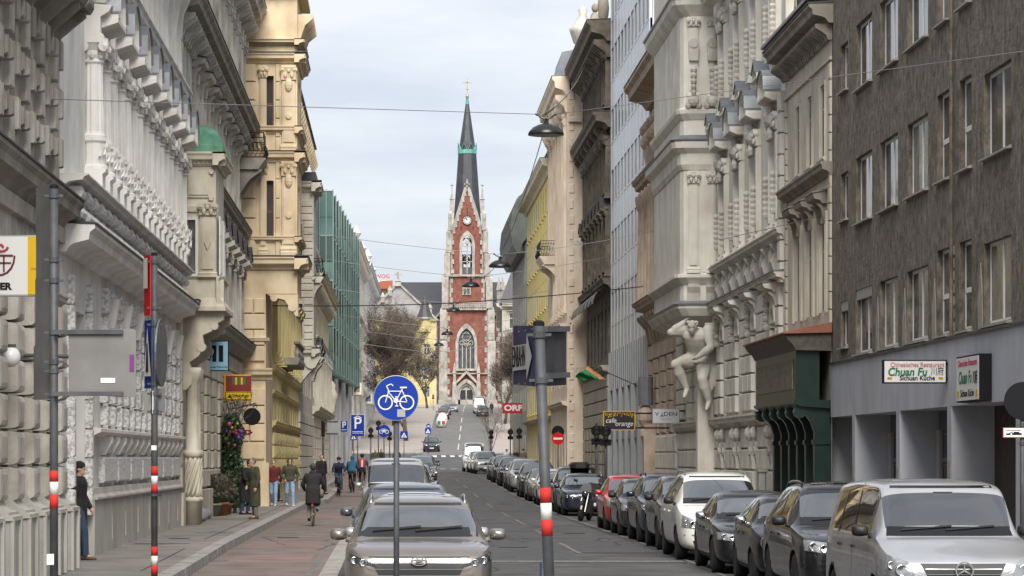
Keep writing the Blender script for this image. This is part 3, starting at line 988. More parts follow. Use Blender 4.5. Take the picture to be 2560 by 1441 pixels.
def dome(mb):
 rg = []
 for j in range(9):
  t = j/8
  k = math.cos(t*PI/2*.93) ** .75
  x1 = OX0 + (OX1 + .18 - OX0)*(k*.9 + .1)
  cy = OD + 1.8
  hy = 2.0*(k*.85 + .15)
  z = zo(382) + .88*math.sin(t*PI/2)
  rg.append([(OX0,cy - hy,z),(x1 - .25,cy - hy,z),(x1,cy - hy + .25,z),(x1,cy + hy,z),(OX0,cy + hy,z)])
 mb.rings(rg)
mb = MB(); dome(mb)
ob('copper_dome',mb.mesh('copper_dome',m_cop),ori)
# ledge, scrolled console under the oriel, twisted columns
swept(FO,ori,'ledge',m_C,[(0,zo(780)),(.25,zo(778)),(.25,zo(768)),(.1,zo(745)),(.06,zo(700)),(.12,zo(692)),(0,zo(690))],-.2,1.04)
swept(FOs,ori,'ledge',m_C,[(0,zo(780)),(.25,zo(778)),(.25,zo(768)),(.1,zo(745)),(.06,zo(700)),(.12,zo(692)),(0,zo(690))],-.2,3.8)
for dd in (.12,3.1):
 prof = [(0,zo(975)),(.22,zo(975)),(.36,zo(960)),(.36,zo(925)),(.3,zo(905)),(.55,zo(890)),(.7,zo(865)),(.66,zo(838)),(.9,zo(828)),(1.06,zo(808)),(1.22,zo(800)),(1.22,zo(780)),(0,zo(780))]
 mb = MB().prism([(OX0 + a,z) for a,z in prof],'y',OD + dd - .1,OD + dd + .42)
 mb.lathe([(.01,-.02),(.13,-.02),(.13,.56),(.01,.56)],10,(OX0 + .62,OD + dd - .1,zo(868)),'y')
 mb.lathe([(.01,-.02),(.11,-.02),(.11,.56),(.01,.56)],10,(OX0 + .98,OD + dd - .1,zo(815)),'y')
 ob('scroll_console',mb.mesh('scroll_console',m_C),hC)
for i,dd in enumerate((-.05,1.0)):
 x = OX0 + .36
 mb = MB().lathe([(.2,.15),(.2,.8),(.24,.82),(.24,.9),(.16,.95)],12,(x,OD + .3 + dd,0))
 for k in range(8):
  pts = [(x + .175*math.cos(k*PI/4 + t*2.2),OD + .3 + dd + .175*math.sin(k*PI/4 + t*2.2),.95 + t*1.05) for t in [q/8 for q in range(9)]]
  mb.tube(pts,.045,5)
 mb.lathe([(.16,.95),(.16,2.0)],10,(x,OD + .3 + dd,0))
 mb.lathe([(.19,2.0),(.25,2.06),(.25,2.18),(.17,2.24),(.16,4.05),(.2,4.1),(.25,4.3),(.25,4.45)],12,(x,OD + .3 + dd,0))
 ob('twisted_column',mb.mesh('twisted_column',m_C,True),hC)
# black iron balcony at the far end of C
balcony(FC,hC,m_Cd,30.6,32.45,13.15,1.05,slab=.42)
# D: cream corner house whose oriel faces us
m_D = M('apricot_stucco',(0.60,0.485,0.325),(0.69,0.575,0.41),scale=1.2,rough=0.88,bump=0.08,bscale=14,dirt=0.3)
m_Dy = M('ochre_metal_roof',(0.42,0.34,0.1),rough=0.5)
m_slate = M('slate_roof',(0.035,0.036,0.042),(0.055,0.056,0.062),scale=4,rough=0.6)
DD = 112.0
hD = thing('apricot_corner_house','apricot stucco corner house with a tall oriel and narrow brown windows facing us','building',(-5.5,DD + 3,0))
def zd(y):
 return Z_at(y,DD)
def xd(x):
 return X_at(x,DD)
FD = Fac((xd(743),DD),(-9.0,DD),True)          # camera-facing front of the oriel
FDs = Fac((xd(743),DD),(xd(743),DD + 5),False)
FDg = Fac((-4.93,DD),(-9.0,DD),True)           # ground floor front
hol = []
for y0,y1 in ((190,318),(452,592)):
 u = xd(743) - xd(673)
 hol.append((u - .17,u + .17,zd(y1),zd(y0)))
wall(FD,hD,m_D,0,4.2,zd(735),21.2,hol,.3)
for h in hol:
 o = window(FD,hD,(h[0] + h[1])/2,h[2],.34,h[3] - h[2],-.22,m_frame_b,m_glass,'bar')
wall(FDs,hD,m_D,0,5,zd(735),19.5,[(1.5,3.3,zd(590),zd(455)),(1.5,3.3,zd(316),zd(190))],.3)
for y0,y1 in ((190,316),(455,590)):
 window(FDs,hD,2.4,zd(y1),1.8,zd(y0) - zd(y1),-.25,m_frame_b)
mb = MB().box(-9,-4.93,DD + .02,DD + 5.9,0,20.5).box(-5.5,xd(743) - .31,DD + .35,DD + 5,zd(732),20.4)
ob('rear_wall',mb.mesh('rear_wall',m_D),hD)
wall(FDg,hD,m_D,0,4,0,zd(735),(),.2,'ground_floor_wall')
uP = [xd(743) - xd(x) for x in (722,648,612)]
for zz0,zz1 in ((zd(395),zd(165)),(zd(650),zd(405))):
 hh = zz1 - zz0
 pilaster(FD,hD,m_D,uP[0],zz0 + .15,zz1,.5,.16,.55,.35,0,'oriel_pilaster')
 pilaster(FD,hD,m_D,uP[1] - .15,zz0 + .15,zz1,.26,.1,.45,.3,0,'oriel_pilaster')
 nb = 5
 for r in range(nb):
  piece(FD,hD,'stone_block',('dblk',round(hh,2)),m_D,lambda mb: mb.block(.95,hh/nb - .04,.14,.025),uP[2] + .1,0,zz0 + .1 + r*hh/nb)
 for r in range(nb):
  piece(FD,hD,'stone_block',('dblk2',round(hh,2)),m_D,lambda mb: mb.block(.3,hh/nb - .04,.07,.02),uP[1] + .28,0,zz0 + .1 + r*hh/nb)
  piece(FD,hD,'stone_block',('dblk3',round(hh,2)),m_D,lambda mb: mb.block(.16,hh/nb - .04,.05,.02),uP[0] + .42,0,zz0 + .1 + r*hh/nb)
 for uu in (uP[0],uP[2] + .1):
  piece(FD,hD,'relief_shield',('dsh',),m_D,lambda mb: mb.ball((0,.02,0),.16,.12,.26,8,6),uu,.14,zz1 - .75)
  piece(FD,hD,'relief_shield',('dsh2',),m_D,lambda mb: mb.lathe([(.001,0),(.12,0),(.12,.05),(.06,.06),(.001,.06)],10,(0,0,0),'y'),uu,.16,zz0 + hh*.45)
for y,h_,p_ in ((152,.38,.34),(328,.3,.22),(400,.42,.3),(600,.24,.2),(668,.5,.42),(108,.25,.3)):
 for FF,a,b in ((FD,-p_,4.1),(FDs,-p_,5)):
  cornice(FF,hD,m_D,a,b,zd(y) - .1,h_,p_,m_darkmetal if h_ > .3 else None)
for i in range(10):
 piece(FDs,hD,'eave_console',('dcon',),m_D,lambda mb: mb.prism([(0,0),(.12,0),(.3,.5),(.6,.75),(.6,.9),(0,.9)],'x',-.14,.14),.3 + i*.5,0,17.9)
# big scroll bracket under the oriel
for uu in (.32,1.1):
 mb = MB().prism([(0,zd(735)),(0,zd(790)),(-.1,zd(790)),(-.2,zd(772)),(-.35,zd(765)),(-.5,zd(750)),(-1.0,zd(742)),(-1.18,zd(735))],'y',0,.5)
 mb.lathe([(.02,-.05),(.17,-.05),(.17,.55),(.02,.55)],10,(-.2,0,zd(768)),'y')
 mb.lathe([(.02,-.05),(.14,-.05),(.14,.55),(.02,.55)],10,(-.9,0,zd(745)),'y')
 ob('scroll_bracket',mb.mesh('scroll_bracket',m_D),hD,T(xd(743) + .02,DD + uu - .3,0) @ Matrix.Scale(1,4))
# eaves that run away from us, with consoles
FE0 = Fac((-4.35,DD + 5),(-4.35,152),False)
swept(FE0,hD,'eaves',m_D,[(-1,17.3),(0,17.5),(.1,17.8),(.12,18.1),(-1,18.4)],0,38)
swept(FE0,hD,'roof',m_slate,[(.2,18.12),(.2,18.2),(-1.6,21.5),(-1.6,18.12)],0,38)
brackets(FE0,hD,m_D,0,38,1.5,16.7,.7,.28,.3,'eave_console')
mb = MB().prism([(xd(743) + .35,19.55),(xd(743) + .35,19.7),(xd(700),21.2),(-9,21.2),(-9,19.55)],'y',DD - .3,DD + 5)
ob('mansard_roof',mb.mesh('mansard_roof',m_Dy),hD)
# ground floor of D: panelled stones
gu = [.1,.8,1.5]
rust(FDg,hD,m_D,.02,3.5,zd(1150),zd(970),4,1.2,(),.1,.03,.04)
rust(FDg,hD,m_D,.02,3.5,zd(905),zd(745),4,.9,(),.1,.03,.04)
cornice(FDg,hD,m_D,-.25,3.6,zd(950),.45,.28)
cornice(FDg,hD,m_D,-.15,3.6,zd(858),.2,.2)
mb = MB().box(-5.5,-4.8,DD - .2,DD - .02,.1,zd(1180) + .35)
ob('plinth',mb.mesh('plinth',m_D),hD)
# E: yellow house behind the oriel of D
m_E = M('yellow_stucco',(0.62,0.52,0.25),(0.69,0.59,0.32),scale=1.0,rough=0.88,bump=0.06,bscale=14,dirt=0.28)
FE = Fac((-4.95,117.9),(-4.95,150),False)
hE = house('yellow_house','strong yellow stucco house with diamond-cut stones at street level',FE)
bays = [2.0 + 3.1*k for k in range(10)]
hs = []
for b in bays:
 hs += [(b - .55,b + .55,6.3,8.4),(b - .55,b + .55,10.2,12.2),(b - .55,b + .55,2.4,4.3)]
wall(FE,hE,m_E,0,32.1,0,17.3,hs,.3)
core(FE,hE,m_E,0,32.1,0,17.3)
for h in hs:
 window(FE,hE,(h[0] + h[1])/2,h[2],h[1] - h[0],h[3] - h[2],-.28,m_frame_w)
for b in bays:
 surround(FE,hE,m_E,b,6.3,1.1,2.1,.2,.12)
 hood(FE,hE,m_E,'flat',b,8.9,1.9,.4,m_darkmetal)
 for sx in (-1,1):
  pilaster(FE,hE,m_E,b + sx*1.1,5.9,9.2,.4,.2,.4,.3,0)
  for r in range(4):
   piece(FE,hE,'diamond_stone',('diam',),m_E,lambda mb: mb.rings([[(-.45,0,0),(.45,0,0),(.45,0,.5),(-.45,0,.5)],[(-.42,.08,.03),(.42,.08,.03),(.42,.08,.47),(-.42,.08,.47)],[(-.12,.19,.22),(.12,.19,.22),(.12,.19,.28),(-.12,.19,.28)]]),b + sx*1.05,0,.9 + r*.55)
cornice(FE,hE,m_E,0,32.1,3.2,.3,.2)
cornice(FE,hE,m_E,0,32.1,4.5,.25,.15)
cornice(FE,hE,m_E,0,32.1,5.4,.35,.2)
# stone balcony of E with bottles of balusters
bl = swept(FE,hE,'balcony_slab',m_Cd,[(0,6.0),(.75,6.0),(.8,6.15),(.8,6.3),(0,6.3)],9,17)
for i in range(16):
 piece(FE,bl,'baluster',('balu',),m_Cd,lambda mb: mb.lathe([(.06,0),(.11,.2),(.05,.45),(.07,.6)],7,(0,.68,0)),9.3 + i*.5,0,6.3)
swept(FE,bl,'handrail',m_Cd,[(.56,6.9),(.8,6.9),(.8,7.0),(.56,7.0)],9,17)
# F: white house with quoined oriel facing us
m_F = M('offwhite_stucco',(0.53,0.505,0.45),(0.62,0.60,0.545),scale=1.2,rough=0.88,dirt=0.28)
FD_ = 150.0
hF = thing('quoined_house','off-white house whose banded oriel carries two black iron balconies','building',(-5.5,FD_ + 3,0))
xf = lambda x: X_at(x,FD_)
zf = lambda y: Z_at(y,FD_)
FF = Fac((xf(784),FD_),(-8.0,FD_),True)
FFs = Fac((xf(784),FD_),(xf(784),FD_ + 5),False)
uw = xf(784) - xf(746)
hol = [(uw - .2,uw + .2,zf(640),zf(560)),(uw - .2,uw + .2,zf(847),zf(760))]
wall(FF,hF,m_F,0,3.8,zf(893),zf(452),hol,.25)
for h in hol:
 window(FF,hF,uw,h[2],.4,h[3] - h[2],-.2,m_frame_d,m_glass,'two')
wall(FFs,hF,m_F,0,5,zf(893),zf(452),(),.25)
rust(FF,hF,m_F,.02,1.7,zf(885),zf(500),22,3,[(h[0] - .05,h[1] + .05,h[2] - .05,h[3] + .05) for h in hol],.06,.02,.05,'banded_stone')
mb = MB().box(-8,-5.4,FD_ + .02,FD_ + 25,0,zf(470)).box(-8,xf(784) - .3,FD_ + .3,FD_ + 4.9,zf(893),zf(455))
ob('rear_wall',mb.mesh('rear_wall',m_F),hF)
for y,h_,p_ in ((480,.55,.4),(893,.5,.35),(700,.2,.1)):
 cornice(FF,hF,m_F,-p_,3.8,zf(y),h_,p_,m_darkmetal if y == 480 else None)
 cornice(FFs,hF,m_F,-p_,5,zf(y),h_,p_)
mb = MB().box(-8,xf(790),FD_ - .35,FD_ + 5.3,zf(452),zf(432))
ob('parapet',mb.mesh('parapet',m_darkmetal),hF)
mb = MB().prism([(xf(740),zf(893)),(xf(740),zf(955)),(xf(752),zf(958)),(xf(768),zf(938)),(xf(790),zf(915)),(xf(803),zf(893))],'y',FD_ - .1,FD_ + 1.2)
mb.lathe([(.02,0),(.3,0),(.3,.1),(.2,.12),(.02,.12)],12,(xf(778),FD_ - .2,zf(908)),'y')
ob('scroll_bracket',mb.mesh('scroll_bracket',m_F),hF)
for y in (692,893):
 FB_ = Fac((xf(778),FD_ + .2),(xf(778),FD_ + 5),False)
 balcony(FB_,hF,m_F,.0,2.6,zf(y),.62,slab=.3)
FG = Fac((-4.95,FD_ + 5.2),(-4.95,175),False)
swept(FG,hF,'eaves',m_F,[(-.5,zf(600)),(.1,zf(600)),(.5,zf(575)),(.5,zf(560)),(-.5,zf(540))],0,19.8)
wall(FG,hF,m_F,-5.2,19.8,0,zf(560),[(k*3.2 - 3.5,k*3.2 - 2.2,zb_,zb_ + 2.1) for k in range(7) for zb_ in (5.4,9.4)],.3)
for k in range(7):
 for zb_ in (5.4,9.4):
  window(FG,hF,k*3.2 - 2.85,zb_,1.3,2.1,-.28)
  hood(FG,hF,m_F,'flat',k*3.2 - 2.85,zb_ + 2.35,1.9,.35)
m_grid = M('iron_window_bars',(0.10,0.095,0.085),rough=0.6)
rust(FG,hF,m_F,-5.1,19.8,.3,4.4,7,1.4,(),.08,.02,.05)
mb = MB().box(xf(744) - .4,-4.97,FD_ - .06,FD_ - .003,0,zf(960))
ob('ground_floor_wall',mb.mesh('ground_floor_wall',m_F),hF)
# G: ornate lower white house
m_G = M('ivory_stucco',(0.56,0.53,0.45),(0.64,0.615,0.54),scale=1.0,rough=0.88,dirt=0.2)
FGG = Fac((-4.95,175.1),(-4.85,213),False)
hG = house('ivory_house','lower ivory house with vase ornaments in front of the green glass building',FGG,.5)
bays = [2.2 + 3.5*k for k in range(10)]
hs = []
for b in bays:
 hs += [(b - .6,b + .6,5.6,7.7),(b - .6,b + .6,9.6,11.4),(b - .7,b + .7,1.2,3.6)]
wall(FGG,hG,m_G,0,37.9,0,12.9,hs,.3)
core(FGG,hG,m_G,0,37.9,0,12.9)
for h in hs:
 window(FGG,hG,(h[0] + h[1])/2,h[2],h[1] - h[0],h[3] - h[2],-.28)
for b in bays:
 surround(FGG,hG,m_G,b,5.6,1.2,2.1)
 hood(FGG,hG,m_G,'seg',b,8.2,1.9,.4)
 pilaster(FGG,hG,m_G,b + 1.75,5.2,9.0,.5,.3,.5,.3,0)
cornice(FGG,hG,m_G,0,37.9,12.3,.7,.8,m_zinc)
cornice(FGG,hG,m_G,0,37.9,4.6,.5,.5)
cornice(FGG,hG,m_G,0,37.9,9.0,.3,.35)
brackets(FGG,hG,m_G,0,37.9,1.2,11.7,.6,.6,.25)
for u in (36.5,):
 piece(FGG,hG,'vase_ornament',('gv',),m_G,lambda mb: mb.lathe([(.15,0),(.22,.2),(.16,.4),(.3,.9),(.4,1.3),(.25,1.6),(.2,1.7),(.24,2.0),(.02,2.3)],10,(0,.3,0)),u,0,5.2,True)
rust(FGG,hG,m_G,.1,37.8,.6,4.5,6,1.6,[(h[0] - .05,h[1] + .05,h[2],h[3]) for h in hs if h[2] < 4],.08,.02,.05)
# H: green glass building with folded bays
m_H = M('green_glass',(0.045,0.095,0.085),(0.10,0.17,0.155),scale=0.25,rough=0.12,spec=0.7)
m_Hd = M('dark_green_glass',(0.02,0.035,0.035),(0.05,0.075,0.07),scale=0.3,rough=0.08,spec=0.7)
m_Hf = M('pale_green_frame',(0.13,0.20,0.182),rough=0.5)
m_conc = M('pale_concrete',(0.42,0.43,0.45),(0.48,0.49,0.51),scale=0.6,rough=0.8,dirt=0.2)
FH = Fac((-5.6,214),(-4.15,268),False)
hH = house('glass_office','green glass office block with folded bays above pale concrete columns',FH,.7)
core(FH,hH,m_conc,0,54,0,21,14,-.4)
mb = MB(); FH.box(mb,0,54,-.4,-.05,8.3,21.2); ob('curtain_wall',mb.mesh('curtain_wall',m_Hd),hH)
nb = 12
for i in range(nb):
 u0 = 1.0 + i*4.4
 by = thing('glass_bay',None,None,FH.p(u0,0,8.4)) if False else ob('glass_bay',MB().rings([[FH.p(u0,0,z),FH.p(u0 + .05,1.0,z),FH.p(u0 + 1.0,1.0,z),FH.p(u0 + 3.9,0,z)] for z in (8.4,21.4)]).mesh('glass_bay',m_Hd),hH)
 for fl in range(4):
  z0 = 8.45 + fl*3.25
  for (za,zb,mt) in ((z0,z0 + 1.25,m_H),(z0 + 1.3,z0 + 3.1,m_Hd if (fl + i) % 3 else m_H)):
   mb = MB()
   mb.hexa([FH.p(u0 - .04,.03,za),FH.p(u0 - .01,.97,za),FH.p(u0 + .02,.97,za),FH.p(u0 + .02,.03,za),FH.p(u0 - .04,.03,zb),FH.p(u0 - .01,.97,zb),FH.p(u0 + .02,.97,zb),FH.p(u0 + .02,.03,zb)])
   ob('pane',mb.mesh('pane',mt),by)
  mb = MB()
  mb.hexa([FH.p(u0 - .1,-.02,z0 - .12),FH.p(u0 - .08,1.05,z0 - .12),FH.p(u0 + 1.05,1.05,z0 - .12),FH.p(u0 + 3.9,.02,z0 - .12),FH.p(u0 - .1,-.02,z0),FH.p(u0 - .08,1.05,z0),FH.p(u0 + 1.05,1.05,z0),FH.p(u0 + 3.9,.02,z0)])
  ob('floor_rail',mb.mesh('floor_rail',m_Hf),by)
 mb = MB()
 for w_ in (.0,.5,1.0):
  FH.box(mb,u0 - .09,u0 + .0,w_ - .03,w_ + .035,8.4,21.5)
 ob('mullion',mb.mesh('mullion',m_Hf),by)
for i in range(8):
 piece(FH,hH,'concrete_column',('hcol',),m_conc,lambda mb: mb.box(-.6,.6,-.4,.35,0,8.3),3 + i*6.6,0,0)
for i in range(7):
 window(FH,hH,6.3 + i*6.6,1.2,5.0,6.8,-.38,m_frame_d,m_glass,'cross')
# I: white houses beyond the junction
m_I = M('pale_stucco',(0.60,0.60,0.59),(0.68,0.68,0.67),scale=0.6,rough=0.88,dirt=0.15)
FI = Fac((-5.0,343),(-3.3,468),False)
for (ua,ub,tp,nm,lb,mt) in ((0,58,27.3,'white_corner_house','white stucco house on the far corner of the junction, left',m_G),(58.2,126,28.6,'white_hill_house','plain white house climbing the hill behind the bare tree',m_I)):
 h_ = thing(nm,lb,'building',FI.p((ua + ub)/2,-3,zr(FI.A.y + ua)))
 hs = []
 nbb = int((ub - ua)/4.2)
 for k in range(nbb):
  b = ua + 2.4 + k*4.2
  for z0 in (7,11.5,15.8,20,24):
   if z0 > zr(FI.A.y + b) + 2.5:
    hs.append((b - .7,b + .7,z0,z0 + 2.2))
 wall(FI,h_,mt,ua,ub,1.5,tp,hs,.35)
 core(FI,h_,mt,ua,ub,1.5,tp)
 for h in hs:
  window(FI,h_,(h[0] + h[1])/2,h[2],1.4,2.2,-.33)
  if int(h[2]) in (11,15):
   hood(FI,h_,mt,'flat',(h[0] + h[1])/2,h[3] + .2,2.0,.35)
 cornice(FI,h_,mt,ua,ub,tp - .9,.9,.9,m_zinc)
 cornice(FI,h_,mt,ua,ub,10.2,.5,.5)
 cornice(FI,h_,mt,ua,ub,19.2,.4,.4)
 brackets(FI,h_,mt,ua,ub,2.0,tp - 1.8,.9,.7,.4)
 for k in (0,1,2):
  piece(FI,h_,'attic_urn',('urn',),mt,lambda mb: mb.lathe([(.3,0),(.2,.3),(.6,1.0),(.3,1.4),(.05,1.9)],8,(0,0,0)),ua + 4 + k*(ub - ua - 8)/2,.3,tp + .05)
 sl_ = swept(FI,h_,'balcony_slab',mt,[(0,9.4),(.9,9.4),(.9,9.7),(0,9.7)],ua + 4,ua + 14)
 swept(FI,sl_,'balcony_parapet',mt,[(.7,9.7),(.9,9.7),(.9,10.8),(.7,10.8)],ua + 4,ua + 14)
# ---------------------------------------------------------------- right side of the street, near to far
m_R9 = M('streaked_brown_render',(0.085,0.073,0.061),(0.26,0.225,0.182),scale=9,rough=0.95,bump=1.0,bscale=30,stretch=(1,.55,.42),lo=.32,hi=.70,detail=12,dirt=0.25)
m_R9g = M('blue_grey_facade_panel',(0.40,0.415,0.46),(0.46,0.475,0.515),scale=1.5,rough=0.75,stretch=(1,1,.2),dirt=0.18)
m_R9p = M('bare_plaster',(0.36,0.34,0.30),(0.27,0.25,0.21),scale=5,rough=0.95)
m_alu = M('white_plastic_frame',(0.80,0.81,0.82),rough=0.4)
m_brickdark = M('dark_brickwork',(0.03,0.024,0.022),(0.055,0.04,0.035),scale=5,rough=0.9)
m_glass5 = M('dim_window_glass',(0.03,0.034,0.038),(0.05,0.055,0.06),scale=0.8,rough=0.12,spec=0.25)
m_glass5.node_tree.nodes['Principled BSDF'].inputs['IOR'].default_value = 1.12
F9 = Fac((11,44),(11,74.55),True)
h9 = house('brown_render_house','streaky brown rendered post-war house over a blue-grey restaurant front at right',F9)
cols = [(2102,2120),(2140,2180),(2200,2245),(2268,2320),(2343,2373),(2398,2429),(2460,2528),(2585,2640)]
ops = []
for ci,(xa,xb) in enumerate(cols):
 ua,ub = F9.u(xb),F9.u(xa)
 for ri,zs_ in enumerate((4.47,7.6,10.77,13.94)):
  hh = 1.75 if ci in (4,5) and ri < 3 else 1.55
  if ci == 0:
   hh = 1.15
  if ri == 0:
   hh -= .02
  ops.append((ua,ub,zs_ + (.25 if ci == 0 else 0) + (.012 if ri == 0 else 0),zs_ + (.25 if ci == 0 else 0) + hh,.2,ci,ri))
wall(F9,h9,m_R9,0,30.55,4.42,16.5,[o[:4] for o in ops],.17)
core(F9,h9,m_R9,0,30.55,0,16.5,w=-1.6)
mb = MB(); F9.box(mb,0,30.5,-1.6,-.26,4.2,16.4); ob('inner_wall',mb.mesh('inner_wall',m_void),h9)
for (ua,ub,za,zb,_,ci,ri) in ops:
 wd = ub - ua
 window(F9,h9,(ua + ub)/2,za,wd,zb - za,-.16,m_alu,(m_glass_b,m_glass,m_glass_c,m_glass)[(ci*3 + ri*5) % 4],'bar' if ci in (4,5) else 'two' if ci else 'one')
 piece(F9,h9,'window_sill',('r9sill',round(wd,2)),m_R9p,lambda mb: mb.prism([(-.15,-.05),(.1,-.07),(.1,-.03),(-.15,.01)],'x',-wd/2 - .06,wd/2 + .06),(ua + ub)/2,0,za)
 if ri == 0 and ci in (2,3,4,6):
  piece(F9,h9,'plaster_patch',('ppt',ci),m_R9p,lambda mb: mb.prism([(-.2,0),(.22,0),(.26,.5),(.1,.85),(-.02,1.2),(-.16,.7)],'y',0,.012),ub + .3,0,za - .01)
 if ri == 0 and ci in (0,1):
  piece(F9,h9,'roller_blind_box',('rbb',round(wd,2)),m_frame_g,lambda mb: mb.box(-wd/2,wd/2,0,.12,0,.24),(ua + ub)/2,-.14,zb - .24)
mb = MB()
for k in range(7):
 F9.box(mb,F9.u(2386),F9.u(2383),0,.012,4.5 + k*.25,4.68 + k*.25)
ob('exposed_brick_strip',mb.mesh('exposed_brick_strip',m_R9p),h9)
mb = MB().tube([F9.p(F9.u(2386),.06,4.4),F9.p(F9.u(2386),.06,16.4)],.035,6)
ob('downpipe',mb.mesh('downpipe',m_R9),h9)
# restaurant front
pil = [F9.u(x) for x in (2072,2143,2255,2385,2560)]
gaps = []
for a,b in zip(pil[1:],pil):
 gaps.append((a + .45,b,0.1,3.02,.85))
wall(F9,h9,m_R9g,0,30.55,0,4.35,gaps,.85,'shop_front',.05)
swept(F9,h9,'flashing',m_darkmetal,[(0,4.36),(.1,4.34),(.1,4.39),(0,4.43)],0,30.6)
for i,g in enumerate(gaps):
 mb = MB(); F9.box(mb,g[0],g[1],-1.0,-.8,.1,3.02)
 bk = ob('shop_window',mb.mesh('shop_window',m_brickdark if i == 3 else m_glass),h9)
 if i in (1,2):
  mb = MB(); F9.box(mb,g[1] - .5,g[1] - .1,-.79,-.72,.2,2.6); ob('glass_door',mb.mesh('glass_door',m_frame_g),h9)
  mb = MB(); F9.box(mb,g[0] + .2,g[1] - .6,-.79,-.74,1.9,2.0); ob('shelf',mb.mesh('shelf',m_frame_d),h9)
 if i == 3:
  for zz in (1.4,2.3):
   piece(F9,bk,'round_window',('rwin',),m_frame_g,lambda mb: mb.lathe([(.3,0),(.36,0),(.36,.05),(.3,.05)],18,(0,0,0),'y'),g[0] + 1.6,-.78,zz)
 else:
  for k in range(4):
   mb = MB(); F9.box(mb,g[0] + .02,g[1] - .02,-.79,-.77,.5 + k*.66,.54 + k*.66)
   ob('glazing_bar',mb.mesh('glazing_bar',m_frame_d),bk)
for gi,zz_ in ((0,1.5),(1,1.45),(2,1.6)):
 mb = MB(); F9.box(mb,gaps[gi][0] - .35,gaps[gi][0] - .12,.051,.062,zz_,zz_ + .34); ob('menu_card',mb.mesh('menu_card',m_R9p),h9)
 mb = MB().tube([F9.p(gaps[gi][1] - .12,-.68,.9),F9.p(gaps[gi][1] - .12,-.68,1.5)],.02,6); ob('door_handle',mb.mesh('door_handle',m_alu),h9)
mb = MB(); F9.box(mb,gaps[2][0] + .3,gaps[2][0] + 1.6,-.74,-.5,.9,1.05); ob('red_counter',mb.mesh('red_counter',M('orange_red_plastic',(.45,.06,.02),rough=.5)),h9)
# R8: narrow cream house with green shop front
m_R8 = M('cream_stucco',(0.52,0.48,0.395),(0.60,0.56,0.47),scale=1.3,rough=0.88,bump=0.06,bscale=16,dirt=0.25)
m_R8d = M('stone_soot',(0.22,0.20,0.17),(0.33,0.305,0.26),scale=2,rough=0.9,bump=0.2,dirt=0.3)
m_roofred = M('red_sheet_roof',(0.22,0.07,0.045),(0.28,0.10,0.07),scale=3,rough=0.6)
F8 = Fac((11,74.65),(11,83.5),True)
h8 = house('narrow_cream_house','narrow cream house of three window bays with a modillion cornice',F8)
ub8 = [F8.u(x) for x in (2058,2026,1996)]
hs = []
for u in ub8:
 hs += [(u - .45,u + .45,9.7,11.6),(u - .45,u + .45,5.75,8.05)]
wall(F8,h8,m_R8,0,8.85,0,13.6,hs,.1)
core(F8,h8,m_R8,0,8.85,0,13.6)
for h in hs:
 u = (h[0] + h[1])/2
 window(F8,h8,u,h[2],.9,h[3] - h[2],-.085,m_frame_g,m_glass5,'cross')
 surround(F8,h8,m_R8,u,h[2],.9,h[3] - h[2],.13,.015,False)
 if h[2] < 8:
  hood(F8,h8,m_R8d,'flat',u,8.5,1.4,.36,m_R8d)
  for sx in (-1,1):
   piece(F8,h8,'half_column',('r8c',),m_R8,lambda mb: mb.lathe([(.07,0),(.07,2.6)],8,(0,.0,0)),u + sx*.8,0,5.7)
 else:
  sill(F8,h8,m_R8,u,h[2],1.2,.1)
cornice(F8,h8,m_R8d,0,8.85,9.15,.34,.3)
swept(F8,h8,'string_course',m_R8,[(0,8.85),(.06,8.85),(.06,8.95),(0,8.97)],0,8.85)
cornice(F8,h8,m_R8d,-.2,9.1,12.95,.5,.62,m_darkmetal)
brackets(F8,h8,m_R8d,-.1,9.0,.36,12.55,.4,.42,.16,'modillion')
swept(F8,h8,'frieze_moulding',m_R8,[(0,12.05),(.07,12.05),(.07,12.12),(0,12.14)],0,8.85)
for uu in (.2,8.62):
 rust(F8,h8,m_R8,uu - .2,uu + .2,5.3,12.0,15,3,(),.06,.02,.03,'quoin')
pitched(F8,h8,m_zinc,-.2,9.0,13.52,3.2,.7)
m_gr = M('bottle_green_paint',(0.008,0.022,0.018),(0.012,0.03,0.025),scale=3,rough=0.35)
m_shut = M('terracotta_shutter',(0.27,0.085,0.05),rough=0.6)
m_relief = M('bronze_relief_panel',(0.10,0.09,0.065),(0.22,0.20,0.155),scale=9,rough=0.7,bump=0.6,bscale=18)
shop = thing('green_shop_front','dark green timber shop front with a relief fascia and terracotta roller shutters','shop front',F8.p(4.4,.3,.14))
mb = MB(); F8.box(mb,.15,8.4,.3,.9,3.45,4.95); fs = ob('fascia_box',mb.mesh('fascia_box',m_gr),shop)
mb = MB(); F8.box(mb,.6,8.0,.905,.93,3.75,4.5); ob('relief_panel',mb.mesh('relief_panel',m_relief),fs)
mb = MB()
mb.hexa([F8.p(.6,.95,3.75),F8.p(.14,.35,3.75),F8.p(.145,.36,3.75),F8.p(.61,.96,3.75),F8.p(.6,.95,4.5),F8.p(.14,.35,4.5),F8.p(.145,.36,4.5),F8.p(.61,.96,4.5)])
swept(F8,shop,'fascia_cornice',M('dark_bronze',(.05,.046,.036),(.09,.08,.062),scale=6,rough=.6),[(.02,4.7),(.92,4.72),(.98,4.85),(1.12,4.98),(1.2,5.12),(.02,5.15)],.0,8.6)
swept(F8,shop,'metal_roof',m_roofred,[(.02,5.16),(1.24,5.13),(1.24,5.17),(.02,5.42)],-.1,8.7)
swept(F8,shop,'lower_moulding',m_gr,[(.02,3.25),(.8,3.3),(.95,3.4),(.95,3.46),(.02,3.46)],.05,8.5)
